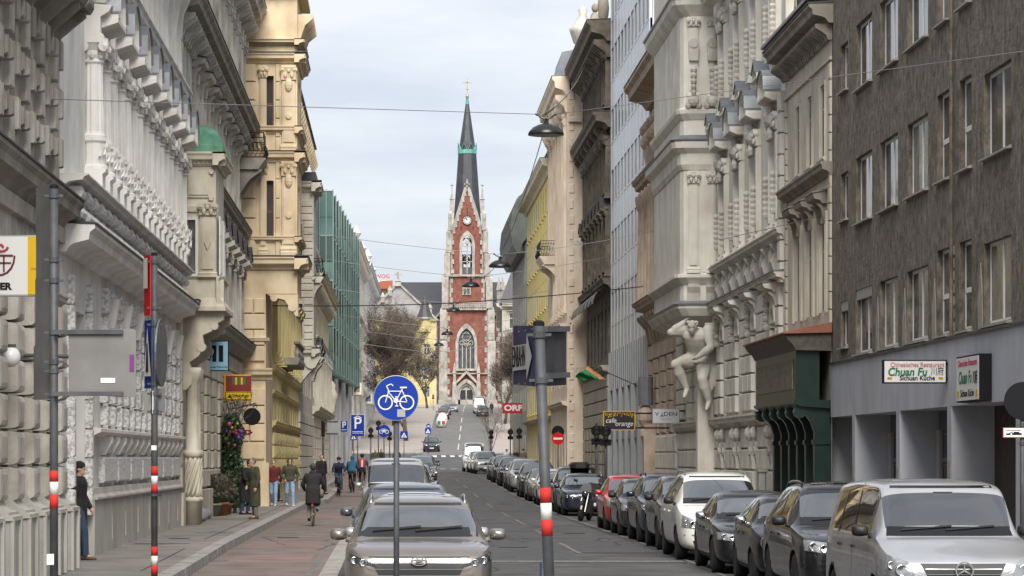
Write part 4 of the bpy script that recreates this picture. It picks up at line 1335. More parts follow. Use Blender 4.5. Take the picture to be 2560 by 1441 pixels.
for i in range(6):
 u = .3 + i*1.6
 pp = ob('shop_pilaster',cached(('shopp',),m_gr,lambda mb: mb.box(-.16,.16,.02,.42,0,2.3).box(-.2,.2,.02,.46,0,.3).box(-.2,.2,.02,.46,2.2,2.32)),shop,F8.m(u,0,.14))
 def scon(mb):
  mb.prism([(.02,2.32),(.42,2.32),(.42,2.5),(.5,2.75),(.66,2.98),(.92,3.1),(.95,3.16),(.02,3.16)],'x',-.12,.12)
  mb.lathe([(.02,-.15),(.16,-.15),(.16,.15),(.02,.15)],10,(0,.78,3.02),'x')
 piece(F8,pp,'console',('shopc',),m_gr,scon,u,0,.14)
for i in range(5):
 u = 1.1 + i*1.6
 if i in (0,2,4):
  sh = ob('roller_shutter',cached(('shut',),m_void,lambda mb: mb.box(-.6,.6,.0,.1,0,2.9)),shop,F8.m(u,.05,.2))
  for k in range(28):
   piece(F8,sh,'slat',('slat',),m_shut,lambda mb: mb.prism([(.1,0),(.13,.01),(.13,.07),(.1,.085)],'x',-.6,.6),u,.05,.2 + k*.1)
 else:
  window(F8,shop,u,.5,1.2,2.5,.1,m_gr,m_glass,'bar')
# R7: white house with the atlas
m_R7 = M('ivory_white_stucco',(0.64,0.62,0.56),(0.72,0.70,0.64),scale=1.4,rough=0.86,bump=0.06,bscale=18,dirt=0.22)
m_R7s = M('pale_cast_stone',(0.46,0.445,0.40),(0.56,0.545,0.50),scale=3,rough=0.85,bump=0.1,dirt=0.3)
F7 = Fac((11,83.55),(11,115),True)
h7 = house('atlas_house','ivory white baroque house with a rounded oriel carried by a stone atlas',F7)
ub7 = [F7.u(x) for x in (1942,1893,1852,1814)]
hs = []
for u in ub7:
 hs += [(u - .5,u + .5,8.6,11.4,.5),(u - .5,u + .5,13.6,16.4,.5),(u - .42,u + .42,3.5,5.9,.5),(u - .35,u + .35,.5,1.75,.4)]
for k in range(3):
 hs.append((21.5 + k*3,22.5 + k*3,3.5,5.9,.4))
wall(F7,h7,m_R7,0,31.45,0,21,hs,.5)
core(F7,h7,m_R7,0,31.45,0,21,w=-.8)
for h in hs:
 window(F7,h7,(h[0] + h[1])/2,h[2],h[1] - h[0],h[3] - h[2],-h[4] + .02,m_frame_w)
skip = [(h[0] - .08,h[1] + .08,h[2] - .05,h[3] + .15) for h in hs]
rust(F7,h7,m_R7,.55,31.4,3.45,6.9,6,1.35,skip,.13,.03,.05,'stone_block')
rust(F7,h7,m_R7,.1,31.4,.3,2.95,4,1.35,skip,.1,.03,.05,'stone_block')
rust(F7,h7,m_R7,.05,.75,6.95,12.4,9,3,(),.16,.03,.04,'quoin')
for u in ub7:
 for z0,tall in ((8.6,2.8),(13.6,2.8)):
  for sx in (-1,1):
   pilaster(F7,h7,m_R7,u + sx*.85,z0 - .1,z0 + tall + .5,.34,.16,.5,.25,0)
  piece(F7,h7,'head_ornament',('horn',),m_R7s,lambda mb: (mb.ball((0,.2,.35),.26,.22,.34,8,6),mb.ball((-.4,.16,.2),.2,.18,.24,7,5),mb.ball((.4,.16,.2),.2,.18,.24,7,5),mb.ball((-.25,.2,-.15),.14,.14,.22,6,4),mb.ball((.25,.2,-.15),.14,.14,.22,6,4)),u,0,z0 + tall + .1)
  for sx in (-1,1):
   piece(F7,h7,'hanging_garland',('hgar',),m_R7s,lambda mb: [mb.ball((.0,.12,-k*.17),.1 - k*.006,.11,.11,6,4) for k in range(7)],u + sx*.85,.1,z0 + 1.5)
 hood(F7,h7,m_R7,'seg',u,12.35,1.7,.46,m_zinc,.65)
 hood(F7,h7,m_R7,'tri',u + 2.1,13.2,1.0,.4,m_zinc,.35)
 hood(F7,h7,m_R7,'flat',u,6.75,1.5,.5,m_zinc)
 piece(F7,h7,'floral_drop',('fdrop',),m_R7s,lambda mb: [mb.ball((.03*(-1) ** k,.1,-k*.13),.13 - k*.008,.14,.1,6,4) for k in range(8)],u + .75,.1,6.7)
 # arched head of the lower window, mask and console below
 piece(F7,h7,'arch_head',('arh',),m_R7,lambda mb: mb.lathe([(.42,0),(.6,0),(.6,.16),(.42,.16)],12,(0,0,0),'y',0,PI),u,0,5.9)
 for sx in (-1,1):
  def mask(mb):
   mb.ball((0,.16,.75),.17,.16,.22,8,6)
   mb.lathe([(.03,0),(.16,0),(.16,.2),(.03,.2)],10,(0,.0,.2),'y')
   mb.prism([(0,-.3),(.08,-.3),(.14,0),(.18,.5),(0,.5)],'x',-.13,.13)
  piece(F7,h7,'mask_console',('mask',),m_R7s,mask,u + sx*.62,0,2.0)
 piece(F7,h7,'sill_bracket',('sbr',),m_R7s,lambda mb: mb.prism([(0,0),(.12,0),(.3,.2),(.3,.3),(0,.32)],'x',-.75,.75),u,0,3.05)
cornice(F7,h7,m_R7,0,31.45,3.0,.35,.32)
cornice(F7,h7,m_R7,0,18.0,7.02,.26,.34,m_zinc)
cornice(F7,h7,m_R7,0,18.0,8.25,.28,.3)
for i in range(17):
 piece(F7,h7,'balustrade_scroll',('bsc',i % 2),m_R7s,(lambda mb: mb.prism([(0,0),(.12,0),(.22,.3),(.1,.55),(.26,.8),(0,.85)],'x',-.18,.18)) if i % 2 else (lambda mb: (mb.ball((0,.05,.4),.25,.1,.34,8,5),mb.box(-.4,.4,0,.05,.05,.8))),.8 + i*1.05,0,7.36)
cornice(F7,h7,m_R7,0,31.45,17.3,.5,.6,m_zinc)
cornice(F7,h7,m_R7,0,31.45,20.3,.7,1.0,m_zinc)
# the oriel, rounded corner towards us
OD7 = 101.6
z7 = lambda y: Z_at(y,OD7)
x7 = lambda x: X_at(x,OD7)
def ring7(z,e=0.0,cut=.35):
 a = 9.78 - e
 d0,d1 = OD7 - e,112.5 + e
 return [(11.2,d0,z),(a + cut,d0,z),(a + cut*.3,d0 + cut*.3,z),(a,d0 + cut,z),(a,d1 - cut,z),(a + cut,d1,z),(11.2,d1,z)]
ori7 = ob('oriel',MB().rings([ring7(z7(765)),ring7(21.2)]).mesh('oriel',m_R7),h7)
def band7(name,prof,mat):
 mb = MB().rings([ring7(z,e) for e,z in prof])
 return ob(name,mb.mesh(name,mat),ori7)
band7('oriel_base',[(-.35,z7(805)),(.05,z7(790)),(.2,z7(772)),(.22,z7(765)),(.02,z7(762))],m_R7)
band7('base_flashing',[(.24,z7(765)),(.26,z7(760)),(.03,z7(752))],m_zinc)
band7('oriel_ledge',[(.02,z7(712)),(.1,z7(705)),(.22,z7(695)),(.22,z7(688)),(.02,z7(684))],m_R7)
band7('oriel_cornice',[(.03,z7(425)),(.1,z7(412)),(.12,z7(385)),(.3,z7(372)),(.34,z7(356)),(.03,z7(350))],m_R7)
band7('cornice_flashing',[(.36,z7(355)),(.38,z7(351)),(.05,z7(338))],m_zinc)
band7('upper_ledge',[(.02,z7(300)),(.14,z7(285)),(.16,z7(275)),(.02,z7(270))],m_R7)
band7('top_cornice',[(.02,z7(40)),(.15,z7(30)),(.3,z7(15)),(.34,z7(0)),(.02,z7(-6))],m_R7)
band7('top_flashing',[(.38,z7(-1)),(.4,z7(-6)),(.05,z7(-22))],m_zinc)
FO7 = Fac((9.78,OD7),(11.2,OD7),True)
FO7 = Fac((11.0,OD7),(9.78,OD7),True)   # faces the camera; u from the house wall outwards
for uu,ww in ((1.22 - .42,.34),(.16,.26)):
 pilaster(FO7,ori7,m_R7,uu,z7(684),z7(428),ww,.1,.42,.2,0,'oriel_pilaster')
 pilaster(FO7,ori7,m_R7,uu,z7(262),z7(45),ww,.1,.3,.4,0,'oriel_pilaster')
 piece(FO7,ori7,'scroll_relief',('sr7',),m_R7s,lambda mb: (mb.lathe([(.02,0),(.17,0),(.17,.12),(.02,.12)],10,(0,.05,0),'y'),mb.prism([(-.15,-.6),(.15,-.6),(.18,0),(-.18,0)],'y',0,.14)),uu,.08,z7(110))
 piece(FO7,ori7,'hanging_garland',('hg7',),m_R7s,lambda mb: [mb.ball((0,.08,-k*.2),.12 - k*.008,.1,.12,6,4) for k in range(6)],uu,.08,z7(175))
 piece(FO7,ori7,'acanthus_relief',('ac7',),m_R7s,lambda mb: (mb.ball((0,.1,.1),.22,.14,.2,8,5),mb.ball((-.18,.08,-.05),.12,.1,.14,6,4),mb.ball((.18,.08,-.05),.12,.1,.14,6,4)),uu,.05,z7(262))
 piece(FO7,ori7,'scroll_bracket',('sb7',),m_R7s,lambda mb: mb.prism([(0,-.55),(.06,-.55),(.1,-.2),(.2,.0),(.2,.1),(0,.1)],'x',-.2,.2),uu,.0,z7(715) - .05)
mb = MB(); FO7.box(mb,.38,.5,0,.03,z7(680),z7(440)); ob('panel_strip',mb.mesh('panel_strip',m_R7),ori7)
# column shaft under the atlas
mb = MB().box(10.35,10.99,OD7 - .05,OD7 + .6,.1,z7(960)).box(10.25,10.99,OD7 - .12,OD7 + .6,.1,.9)
for xx in (10.4,10.6,10.8):
 mb.box(xx,xx + .1,OD7 - .09,OD7 - .05,.9,z7(970))
ob('atlas_pier',mb.mesh('atlas_pier',m_R7),h7)
# R6: pinkish stone house with coupled columns
m_R6 = M('pink_sandstone',(0.40,0.315,0.25),(0.50,0.41,0.335),scale=2,rough=0.88,bump=0.12,bscale=16,dirt=0.35)
F6 = Fac((11,115.1),(11,128),True)
h6 = house('pink_stone_house','pinkish sandstone house with columns and a heavy overhanging cornice',F6)
hs = []
b6 = [1.7 + 3.2*k for k in range(4)]
for b in b6:
 hs += [(b - .5,b + .5,8.9,12.0),(b - .5,b + .5,14.6,16.4),(b - .5,b + .5,3.0,6.0)]
wall(F6,h6,m_R6,0,12.9,0,18,hs,.4)
core(F6,h6,m_R6,0,12.9,0,18)
for h in hs:
 window(F6,h6,(h[0] + h[1])/2,h[2],1.0,h[3] - h[2],-.38,m_frame_d)
for k in range(9):
 u = .25 + k*1.55
 cl_ = piece(F6,h6,'column',('c6',),m_R6,lambda mb: mb.lathe([(.3,0),(.3,.15),(.24,.25),(.23,2.2),(.2,4.0),(.26,4.1),(.34,4.5),(.34,4.65)],12,(0,.35,0)),u,0,8.6,True)
 piece(F6,h6,'herm_bracket',('hb6',),m_R6,lambda mb: (mb.ball((0,.3,1.3),.22,.2,.26,8,5),mb.ball((0,.26,.8),.3,.22,.34,8,5),mb.prism([(0,-.6),(.12,-.6),(.34,.5),(0,.5)],'x',-.2,.2)),u,0,14.8)
 piece(F6,h6,'ornament_cluster',('oc6',),m_R6,lambda mb: [mb.ball((.22*math.cos(q),.28,.22*math.sin(q)),.17,.2,.17,6,4) for q in (0,1.3,2.5,3.8,5)],u,0,13.9)
 piece(F6,h6,'console_bracket',('cb6',),m_R6,lambda mb: mb.prism([(0,0),(.12,0),(.25,.6),(.6,1.0),(.6,1.15),(0,1.15)],'x',-.16,.16),u,0,6.9)
cornice(F6,h6,m_R6,-.2,12.9,17.0,1.0,1.15,m_darkmetal)
cornice(F6,h6,m_R6,0,12.9,13.25,.6,.8,m_darkmetal)
cornice(F6,h6,m_R6,0,12.9,8.1,.5,.8,m_darkmetal)
rust(F6,h6,m_R6,.05,12.9,3.0,6.8,6,1.2,[(h[0] - .05,h[1] + .05,h[2],h[3]) for h in hs if h[2] < 5],.1,.03,.05)
mb = MB(); F6.box(mb,0,12.9,0,.08,0,2.95); gf = ob('white_shop_front',mb.mesh('white_shop_front',m_R7),h6)
rust(F6,gf,m_R7,.05,12.9,.2,2.9,4,1.1,(),.14,.02,.06,'panel')
mb = MB().lathe([(.02,0),(.32,0),(.32,1.2),(.02,1.2)],14,F6.p(9.4,.5,4.2)); ob('rounded_metal_box',mb.mesh('rounded_metal_box',m_zinc),h6)
piece(F6,h6,'portal_pier',('pp6',),m_R6,lambda mb: (mb.box(-.35,.35,0,.6,0,3.3),mb.ball((0,.5,3.6),.4,.35,.5,8,5),mb.ball((0,.45,2.9),.3,.3,.35,8,5)),9.4,0,.14)
# R5: metal and glass office block
m_R5w = M('white_aluminium_panel',(0.50,0.515,0.55),(0.56,0.575,0.60),scale=1,rough=0.35,metal=0.3)
m_R5g = M('grey_panel',(0.27,0.285,0.30),(0.33,0.345,0.36),scale=1,rough=0.5,metal=0.2)
F5 = Fac((11,128.1),(11,151),True)
h5 = house('aluminium_office','grey-white office block with close vertical aluminium mullions',F5)
core(F5,h5,m_R5w,0,22.9,0,29,12,-.12)
nf = 7
for fl in range(nf):
 z0 = 7.4 + fl*3.1
 mb = MB(); F5.box(mb,0,22.9,-.12,.0,z0,z0 + 1.25); ob('spandrel',mb.mesh('spandrel',m_R5w),h5)
 for k in range(11):
  o_ = piece(F5,h5,'window',('w5',),m_glass5,lambda mb: mb.box(-.96,.96,-.1,-.02,1.27,3.08),1.08 + k*2.08,0,z0)
  piece(F5,o_,'window_frame',('w5f',),m_R5w,lambda mb: fr(mb,-.96,.96,1.27,3.08,.09,-.02,.015),1.08 + k*2.08,0,z0)
for k in range(12):
 mb = MB(); F5.box(mb,.0 + k*2.08,.2 + k*2.08,-.1,.035,7.4,29); ob('mullion',mb.mesh('mullion',m_R5w),h5)
mb = MB(); F5.box(mb,0,22.9,-.1,.12,5.4,7.35); ob('panel_band',mb.mesh('panel_band',m_R5g),h5)
for k in range(19):
 mb = MB(); F5.box(mb,k*1.27,k*1.27 + .04,.12,.15,5.4,7.35); ob('panel_rib',mb.mesh('panel_rib',m_R5w),h5)
mb = MB(); F5.box(mb,0,22.9,-.1,.1,2.9,3.5); ob('lower_band',mb.mesh('lower_band',m_R5g),h5)
for k in range(7):
 mb = MB(); F5.box(mb,k*3.7,k*3.7 + .6,-.1,.25,0,5.4); ob('column',mb.mesh('column',m_R5g),h5)
 if k < 6:
  window(F5,h5,k*3.7 + 2.15,.4,3.0,2.4,-.08,m_frame_d,m_glass,'two')
  window(F5,h5,k*3.7 + 2.15,3.55,3.0,1.8,-.08,m_frame_d,m_glass,'two')
# R4: dark brown ornate house
m_R4 = M('sooty_brown_stone',(0.10,0.085,0.068),(0.185,0.16,0.13),scale=2.2,rough=0.92,bump=0.3,bscale=14,dirt=0.35)
m_R4t = M('tan_stone',(0.30,0.265,0.21),(0.37,0.33,0.27),scale=1.6,rough=0.9,dirt=0.3)
F4 = Fac((11,151.1),(11,170.9),True)
h4 = house('sooty_ornate_house','soot-dark brown house crowded with ornament between the office block and apricot house',F4)
b4 = [1.4 + 2.8*k for k in range(7)]
hs = []
for b in b4:
 hs += [(b - .5,b + .5,z0,z0 + h_) for z0,h_ in ((7.2,2.6),(11.6,2.8),(15.6,2.4),(20.2,2.2))]
wall(F4,h4,m_R4,0,19.8,6.5,24.5,hs,.4)
core(F4,h4,m_R4,0,19.8,0,24.5)
for h in hs:
 window(F4,h4,(h[0] + h[1])/2,h[2],1.0,h[3] - h[2],-.38,m_frame_d)
for b in b4:
 for z0,h_ in ((11.6,2.8),(15.6,2.4),(20.2,2.2)):
  for sx in (-1,1):
   pilaster(F4,h4,m_R4,b + sx*.8,z0 - .3,z0 + h_ + .5,.3,.28,.5,.3,0)
  piece(F4,h4,'head_ornament',('ho4',),m_R4,lambda mb: (mb.ball((0,.25,0),.3,.3,.4,7,5),mb.ball((-.4,.2,-.1),.2,.25,.3,6,4),mb.ball((.4,.2,-.1),.2,.25,.3,6,4)),b,0,z0 + h_ + .5)
  sill(F4,h4,m_R4,b,z0,1.6,.35)
 hood(F4,h4,m_R4,'tri',b,14.7,1.8,.5,m_darkmetal)
 piece(F4,h4,'console_bracket',('cb4',),m_R4,lambda mb: mb.prism([(0,0),(.15,0),(.3,.5),(.7,.9),(.7,1.1),(0,1.1)],'x',-.2,.2),b + 1.4,0,18.0)
 aw = piece(F4,h4,'window_awning',('aw4',),m_darkmetal,lambda mb: mb.lathe([(.9,-1.0),(.92,-1.0),(.92,1.0),(.9,1.0)],10,(0,0,0),'x',0,PI/2),b,0,9.9)
cornice(F4,h4,m_R4,0,19.9,23.3,1.1,1.25,m_darkmetal)
brackets(F4,h4,m_R4,0,19.8,.8,22.5,.9,.9,.3)
cornice(F4,h4,m_R4,0,19.8,18.9,.8,.95,m_darkmetal)
cornice(F4,h4,m_R4,0,19.8,10.7,.5,.5,m_darkmetal)
mb = MB(); F4.box(mb,0,19.8,-.3,.12,0,6.5); ob('ground_floor_wall',mb.mesh('ground_floor_wall',m_R4t),h4)
gs = [(b - .55,b + .55,.3,3.0) for b in b4]
rust(F4,h4,m_R4t,.1,19.7,.3,6.3,9,1.4,gs,.22,.03,.06)
for g in gs:
 window(F4,h4,(g[0] + g[1])/2,.4,1.1,2.5,.122,m_frame_d)
cornice(F4,h4,m_R4t,0,19.8,6.3,.45,.55)
for i in range(3):
 piece(F4,h4,'roof_figure',('rf4',i),m_R4t,lambda mb: (mb.ball((0,0,.9),.35,.3,.8,8,6),mb.ball((0,0,1.9),.2,.2,.26,8,5),mb.ball((.3,.1,1.2),.16,.2,.5,6,4),mb.box(-.5,.5,-.4,.4,0,.3)),3 + i*6.5,.2,24.5,True)
# R3: apricot house standing forward, side wall to us
m_R3 = M('pale_apricot_stucco',(0.63,0.53,0.42),(0.70,0.60,0.49),scale=1.0,rough=0.88,bump=0.05,dirt=0.22)
SD = 171.0
xs3 = lambda x: X_at(x,SD)
zs3 = lambda y: Z_at(y,SD)
F3 = Fac((10.02,SD),(10.02,189),True)
h3 = house('apricot_gabled_house','pale apricot house with a blank side wall, stone urn and black balcony',F3)
F3f = Fac((12.5,SD),(10.02,SD),True)
ob('corner_pier',MB().box(9.885,10.035,SD - .02,SD + .4,0,24.19).mesh('corner_pier',m_R3),h3)
mb = MB().box(10.03,22,SD,189,0,24.2)
ob('side_wall',mb.mesh('side_wall',m_R3),h3)
b3 = [2.0 + 3.0*k for k in range(6)]
hs = []
for b in b3:
 hs += [(b - .55,b + .55,z0,z0 + 2.4) for z0 in (1.2,6.2,11.2,15.4,19.4)]
wall(F3,h3,m_R3,0,18,0,24.2,hs,.12,'street_wall',.13)
for h in hs:
 window(F3,h3,(h[0] + h[1])/2,h[2],1.1,2.4,.025)
for b in b3:
 for sx in (-1,1):
  pilaster(F3,h3,m_R3,b + sx*1.0,10.4,22.0,.4,.18,.7,.4,0,'pilaster',.13)
 piece(F3,h3,'head_ornament',('ho3',),m_R3,lambda mb: (mb.ball((0,.3,0),.4,.4,.6,7,5),mb.ball((-.5,.25,-.3),.25,.3,.4,6,4),mb.ball((.5,.25,-.3),.25,.3,.4,6,4)),b,.1,22.4)
cornice(F3,h3,m_R3,0,18,22.9,1.2,1.0,m_zinc)
brackets(F3,h3,m_R3,0,18,.9,22.0,1.0,.8,.4)
cornice(F3,h3,m_R3,0,18,9.2,.6,.6)
cornice(F3,h3,m_R3,0,18,4.9,.4,.5)
balcony(F3,h3,m_R3,11,16,zs3(565) - 1.0,1.2,slab=.5)
gb = swept(F3,h3,'gable_roof',m_zinc,[(.5,24.12),(.55,24.3),(.2,26.0),(-2,26.4),(-2,24.12)],4,11)
for y in (610,928):
 for i in range(7):
  piece(F3f,h3,'meander_relief',('mea',i % 2),m_F,(lambda mb: mb.box(-.07,.07,0,.03,0,.22)) if i % 2 else (lambda mb: mb.box(-.07,.07,0,.03,.13,.22)),1.5 + i*.13,.0,zs3(y))
for k in range(24):
 piece(F3f,h3,'quoin',('q3',k % 2),m_R3,lambda mb: mb.block(.3 if k % 2 else .2,.5,.05,.02),2.36,0,2 + k*.9)
mb = MB()
mb.box(10.1,11.6,SD - .1,SD + 2.5,24.2,25.2).box(9.95,11.75,SD - .25,SD + 2.7,24.0,24.25).box(9.95,11.75,SD - .25,SD + 2.7,21.4,21.6)
ob('attic_pedestal',mb.mesh('attic_pedestal',m_F),h3)
mb = MB().lathe([(.5,0),(.5,.15),(.2,.4),(.25,.6),(.55,.9),(.75,1.5),(.8,1.7),(.6,1.8),(.45,2.1),(.2,2.5),(.28,2.8),(.03,3.1)],14,(10.85,SD + .9,25.2))
ob('stone_urn',mb.mesh('stone_urn',m_R7s,True),h3)
# R2: yellow house and its grey neighbour with the bulging roof
F2 = Fac((10.0,189.2),(10.0,226),True)
m_R2y = M('lemon_stucco',(0.74,0.59,0.19),(0.80,0.65,0.25),scale=0.8,rough=0.88,dirt=0.15)
m_R2g = M('beige_grey_stucco',(0.40,0.385,0.34),(0.46,0.44,0.39),scale=0.8,rough=0.88,dirt=0.2)
h2 = house('lemon_house','lemon yellow house with rows of plain windows, right of the street',F2,.6)
hs = []
for k in range(11):
 b = 1.8 + 3.3*k
 hs += [(b - .6,b + .6,z0,z0 + 1.9) for z0 in (1.8,5.2,8.6,12.0,15.2,18.2)]
wall(F2,h2,m_R2y,0,36.8,0,21.2,hs,.08)
core(F2,h2,m_R2y,0,36.8,0,21.2)
for h in hs:
 window(F2,h2,(h[0] + h[1])/2,h[2],1.2,1.9,-.07,None,m_glass5)
 sill(F2,h2,m_R2y,(h[0] + h[1])/2,h[2],1.5,.12)
cornice(F2,h2,m_R8,0,36.8,20.4,.8,.8,m_zinc)
cornice(F2,h2,m_R8,0,36.8,4.4,.3,.4)
mb = MB().box(10.8,14,190,199,21.2,23.4); ob('roof_storey',mb.mesh('roof_storey',m_R2y),h2)
railing(F2,h2,1,14,-.1,21.25,1.2,.35,m_iron,False,'roof_railing')
F2b = Fac((10.0,226.1),(10.0,254),True)
h2b = house('beige_corner_house','beige-grey corner house under a dark bulging metal roof bay',F2b,.7)
hs = []
for k in range(8):
 b = 2 + 3.4*k
 hs += [(b - .6,b + .6,z0,z0 + 1.9) for z0 in (2,5.6,9.2,12.6,15.6)]
wall(F2b,h2b,m_R2g,0,27.9,0,18.6,hs,.08)
core(F2b,h2b,m_R2g,0,27.9,0,18.6)
for h in hs:
 window(F2b,h2b,(h[0] + h[1])/2,h[2],1.2,1.9,-.07,None,m_glass5)
m_bulge = M('dark_green_grey_metal',(0.045,0.052,0.048),(0.07,0.08,0.074),scale=1.2,rough=0.5)
swept(F2b,h2b,'bulging_roof',m_bulge,[(-1,17.9),(.55,17.9),(.95,18.6),(1.1,19.8),(.95,21.2),(.5,22.3),(-.4,23.0),(-2,23.2),(-2,17.9)],4,27.9)
for k in range(12):
 swept(F2b,h2b,'roof_seam',m_darkmetal,[(.95,18.6),(1.14,19.8),(1.0,21.2),(.54,22.3),(.5,22.2),(1.08,19.8),(.93,18.6)],5 + k*2,5.08 + k*2)
swept(F2b,h2b,'roof',m_slate,[(0,18.6),(.2,18.6),(-3,22),(-3,18.6)],0,4)
# R1: mansard house beyond the junction
m_R1 = M('grey_cream_stucco',(0.40,0.385,0.345),(0.48,0.46,0.42),scale=0.5,rough=0.9,dirt=0.3)
FR1 = Fac((15.4,430),(17.8,500),True)
FR1f = Fac((37.5,430),(15.4,430),True)
h1 = house('mansard_corner_house','grey corner house with a dark mansard roof beyond the junction, beside the church',FR1,7.2)
for FF_,L_ in ((FR1,70),(FR1f,22.1)):
 hs = []
 for k in range(int(L_/3.8)):
  b = L_ - 1.7 - k*3.6
  hs += [(b - .65,b + .65,z0,z0 + 2.2) for z0 in (9.5,13.2,17,20.8) if z0 > zr(FF_.p(b,0,0)[1]) + .8]
 wall(FF_,h1,m_R1,0,L_,4,24.4,hs,.3)
 for h in hs:
  window(FF_,h1,(h[0] + h[1])/2,h[2],1.3,2.2,-.28)
  hood(FF_,h1,m_R1,'flat',(h[0] + h[1])/2,h[3] + .2,1.9,.3)
 cornice(FF_,h1,m_R1,0,L_,23.6,.9,.9,m_zinc)
 for k in range(int(L_/5)):
  piece(FF_,h1,'dormer',('dorm',),m_R1,lambda mb: (mb.box(-.8,.8,-1.6,.0,.2,2.4),mb.prism([(-1,2.4),(1,2.4),(0,3.1)],'y',-1.6,.15)),3 + k*5,-.5,24.6)
mb = MB().rings([[(15.0,429.6,24.4),(37,429.6,24.4),(39,500,24.4),(17.4,500,24.4)],[(16.9,431.6,29.4),(37,431.6,29.4),(39,498,29.4),(19.2,498,29.4)],[(20.5,436,31),(35,436,31),(37,494,31),(22.5,494,31)]])
ob('mansard_roof',mb.mesh('mansard_roof',m_slate),h1)
mb = MB().box(18.3,37,430.4,499,4,24.4).box(15.9,37,430.4,445,4,24.4); ob('rear_wall',mb.mesh('rear_wall',m_R1),h1)
mb = MB().box(19,20.7,438,440,29,33.6).box(27,29,446,448,29,33.7); ob('chimney',mb.mesh('chimney',m_R1),h1)
# ---------------------------------------------------------------- the church at the top of the street
CD = 718.0
cxw = lambda x: X_at(x,CD)
czw = lambda y: Z_at(y,CD)
PXM = CD/FPX
m_brick = M('red_church_brick',(0.165,0.058,0.041),(0.23,0.088,0.066),scale=0.7,rough=0.9,dirt=0.3)
m_cst = M('church_limestone',(0.29,0.275,0.25),(0.41,0.39,0.36),scale=0.6,rough=0.88,dirt=0.4)
m_cgl = M('leaded_glass',(0.05,0.055,0.065),(0.09,0.095,0.105),scale=0.8,rough=0.25)
m_spire = M('spire_slate',(0.028,0.030,0.040),(0.05,0.052,0.062),scale=0.5,rough=0.55)
m_verd = M('verdigris',(0.07,0.24,0.21),(0.13,0.34,0.30),scale=0.7,rough=0.6)
m_gold = M('gilding',(0.55,0.36,0.12),rough=0.35,metal=0.7)
ch = thing('church','red brick neo-gothic church with white stone trim and a tall slate spire','church',(cxw(1168),CD + 8,zr(CD)))
C0 = cxw(1168)
def chp(name,mb,mat,parent=None,smooth=False):
 return ob(name,mb.mesh(name,mat,smooth),parent or ch)
def arch_h(x,a,k=1.0):
 x = min(abs(x),a)
 return k*math.sqrt(max(0.0,(2*a) ** 2 - (x + a) ** 2))
def plate(mb,x0,x1,y0,y1,z0,z1,cx,a,zs_,zb,k=1.0,n=10):
 """upright plate with a pointed opening: half width a, springing at zs_, foot at zb"""
 if zb > z0:
  mb.box(x0,x1,y0,y1,z0,zb)
 mb.box(x0,cx - a,y0,y1,max(z0,zb),z1).box(cx + a,x1,y0,y1,max(z0,zb),z1)
 for i in range(n):
  xa,xb = cx - a + 2*a*i/n,cx - a + 2*a*(i + 1)/n
  ha,hb = zs_ + arch_h(xa - cx,a,k),zs_ + arch_h(xb - cx,a,k)
  mb.hexa([(xa,y0,ha),(xb,y0,hb),(xb,y1,hb),(xa,y1,ha),(xa,y0,z1),(xb,y0,z1),(xb,y1,z1),(xa,y1,z1)])
def archring(mb,cx,a,b,y0,y1,zs_,zb,k=1.0,n=12):
 """stone frame of a pointed opening: inner half width a, outer b"""
 mb.box(cx - b,cx - a,y0,y1,zb,zs_).box(cx + a,cx + b,y0,y1,zb,zs_)
 pin,pout = [],[]
 for i in range(n + 1):
  t = -1 + 2*i/n
  pin.append((cx + a*t,zs_ + arch_h(a*t,a,k)))
  pout.append((cx + b*t,zs_ + arch_h(b*t,b,k)))
 for i in range(n):
  (xa,ha),(xb,hb),(xc,hc),(xd_,hd) = pin[i],pin[i + 1],pout[i + 1],pout[i]
  mb.hexa([(xa,y0,ha),(xb,y0,hb),(xb,y1,hb),(xa,y1,ha),(xd_,y0,hd),(xc,y0,hc),(xc,y1,hc),(xd_,y1,hd)])
f0 = CD
# lower stage with the great window
ax,a1 = C0 - 2*PXM,20*PXM
mb = MB(); plate(mb,cxw(1110),cxw(1222),f0,f0 + .8,czw(1013),czw(772),ax,a1,czw(856),czw(922),1.0); chp('lower_tower_wall',mb,m_brick)
mb = MB(); mb.box(cxw(1110),cxw(1222),f0 + .9,f0 + 11.5,czw(1013),czw(772)); chp('lower_tower_core',mb,m_brick)
mb = MB(); mb.box(ax - a1,ax + a1,f0 + .55,f0 + .6,czw(922),czw(812)); chp('great_window_glass',mb,m_cgl)
mb = MB(); archring(mb,ax,a1,a1 + .7,f0 - .25,f0 + .3,czw(856),czw(925)); gw = chp('great_window_frame',mb,m_cst)
mb = MB()
for t in (-.5,0,.5):
 mb.box(ax + a1*t - .12,ax + a1*t + .12,f0 + .25,f0 + .5,czw(922),czw(858))
for (tx,ty,r) in ((0,842,1.0),(-.55,858,.55),(.55,858,.55),(0,862,.4)):
 mb.lathe([(r - .13,0),(r + .1,0),(r + .1,.25),(r - .13,.25)],14,(ax + a1*tx,f0 + .25,czw(ty)),'y')
for q in range(6):
 mb.box(ax + .95*math.cos(q*PI/3 + .5) - .1,ax + .95*math.cos(q*PI/3 + .5) + .1,f0 + .25,f0 + .5,czw(842) + .95*math.sin(q*PI/3 + .5) - .3,czw(842) + .95*math.sin(q*PI/3 + .5) + .3)
chp('tracery',mb,m_cst,gw)
mb = MB().box(ax - a1 - .6,ax + a1 + .6,f0 - .4,f0 + .2,czw(928),czw(922)); chp('window_sill',mb,m_cst,gw)
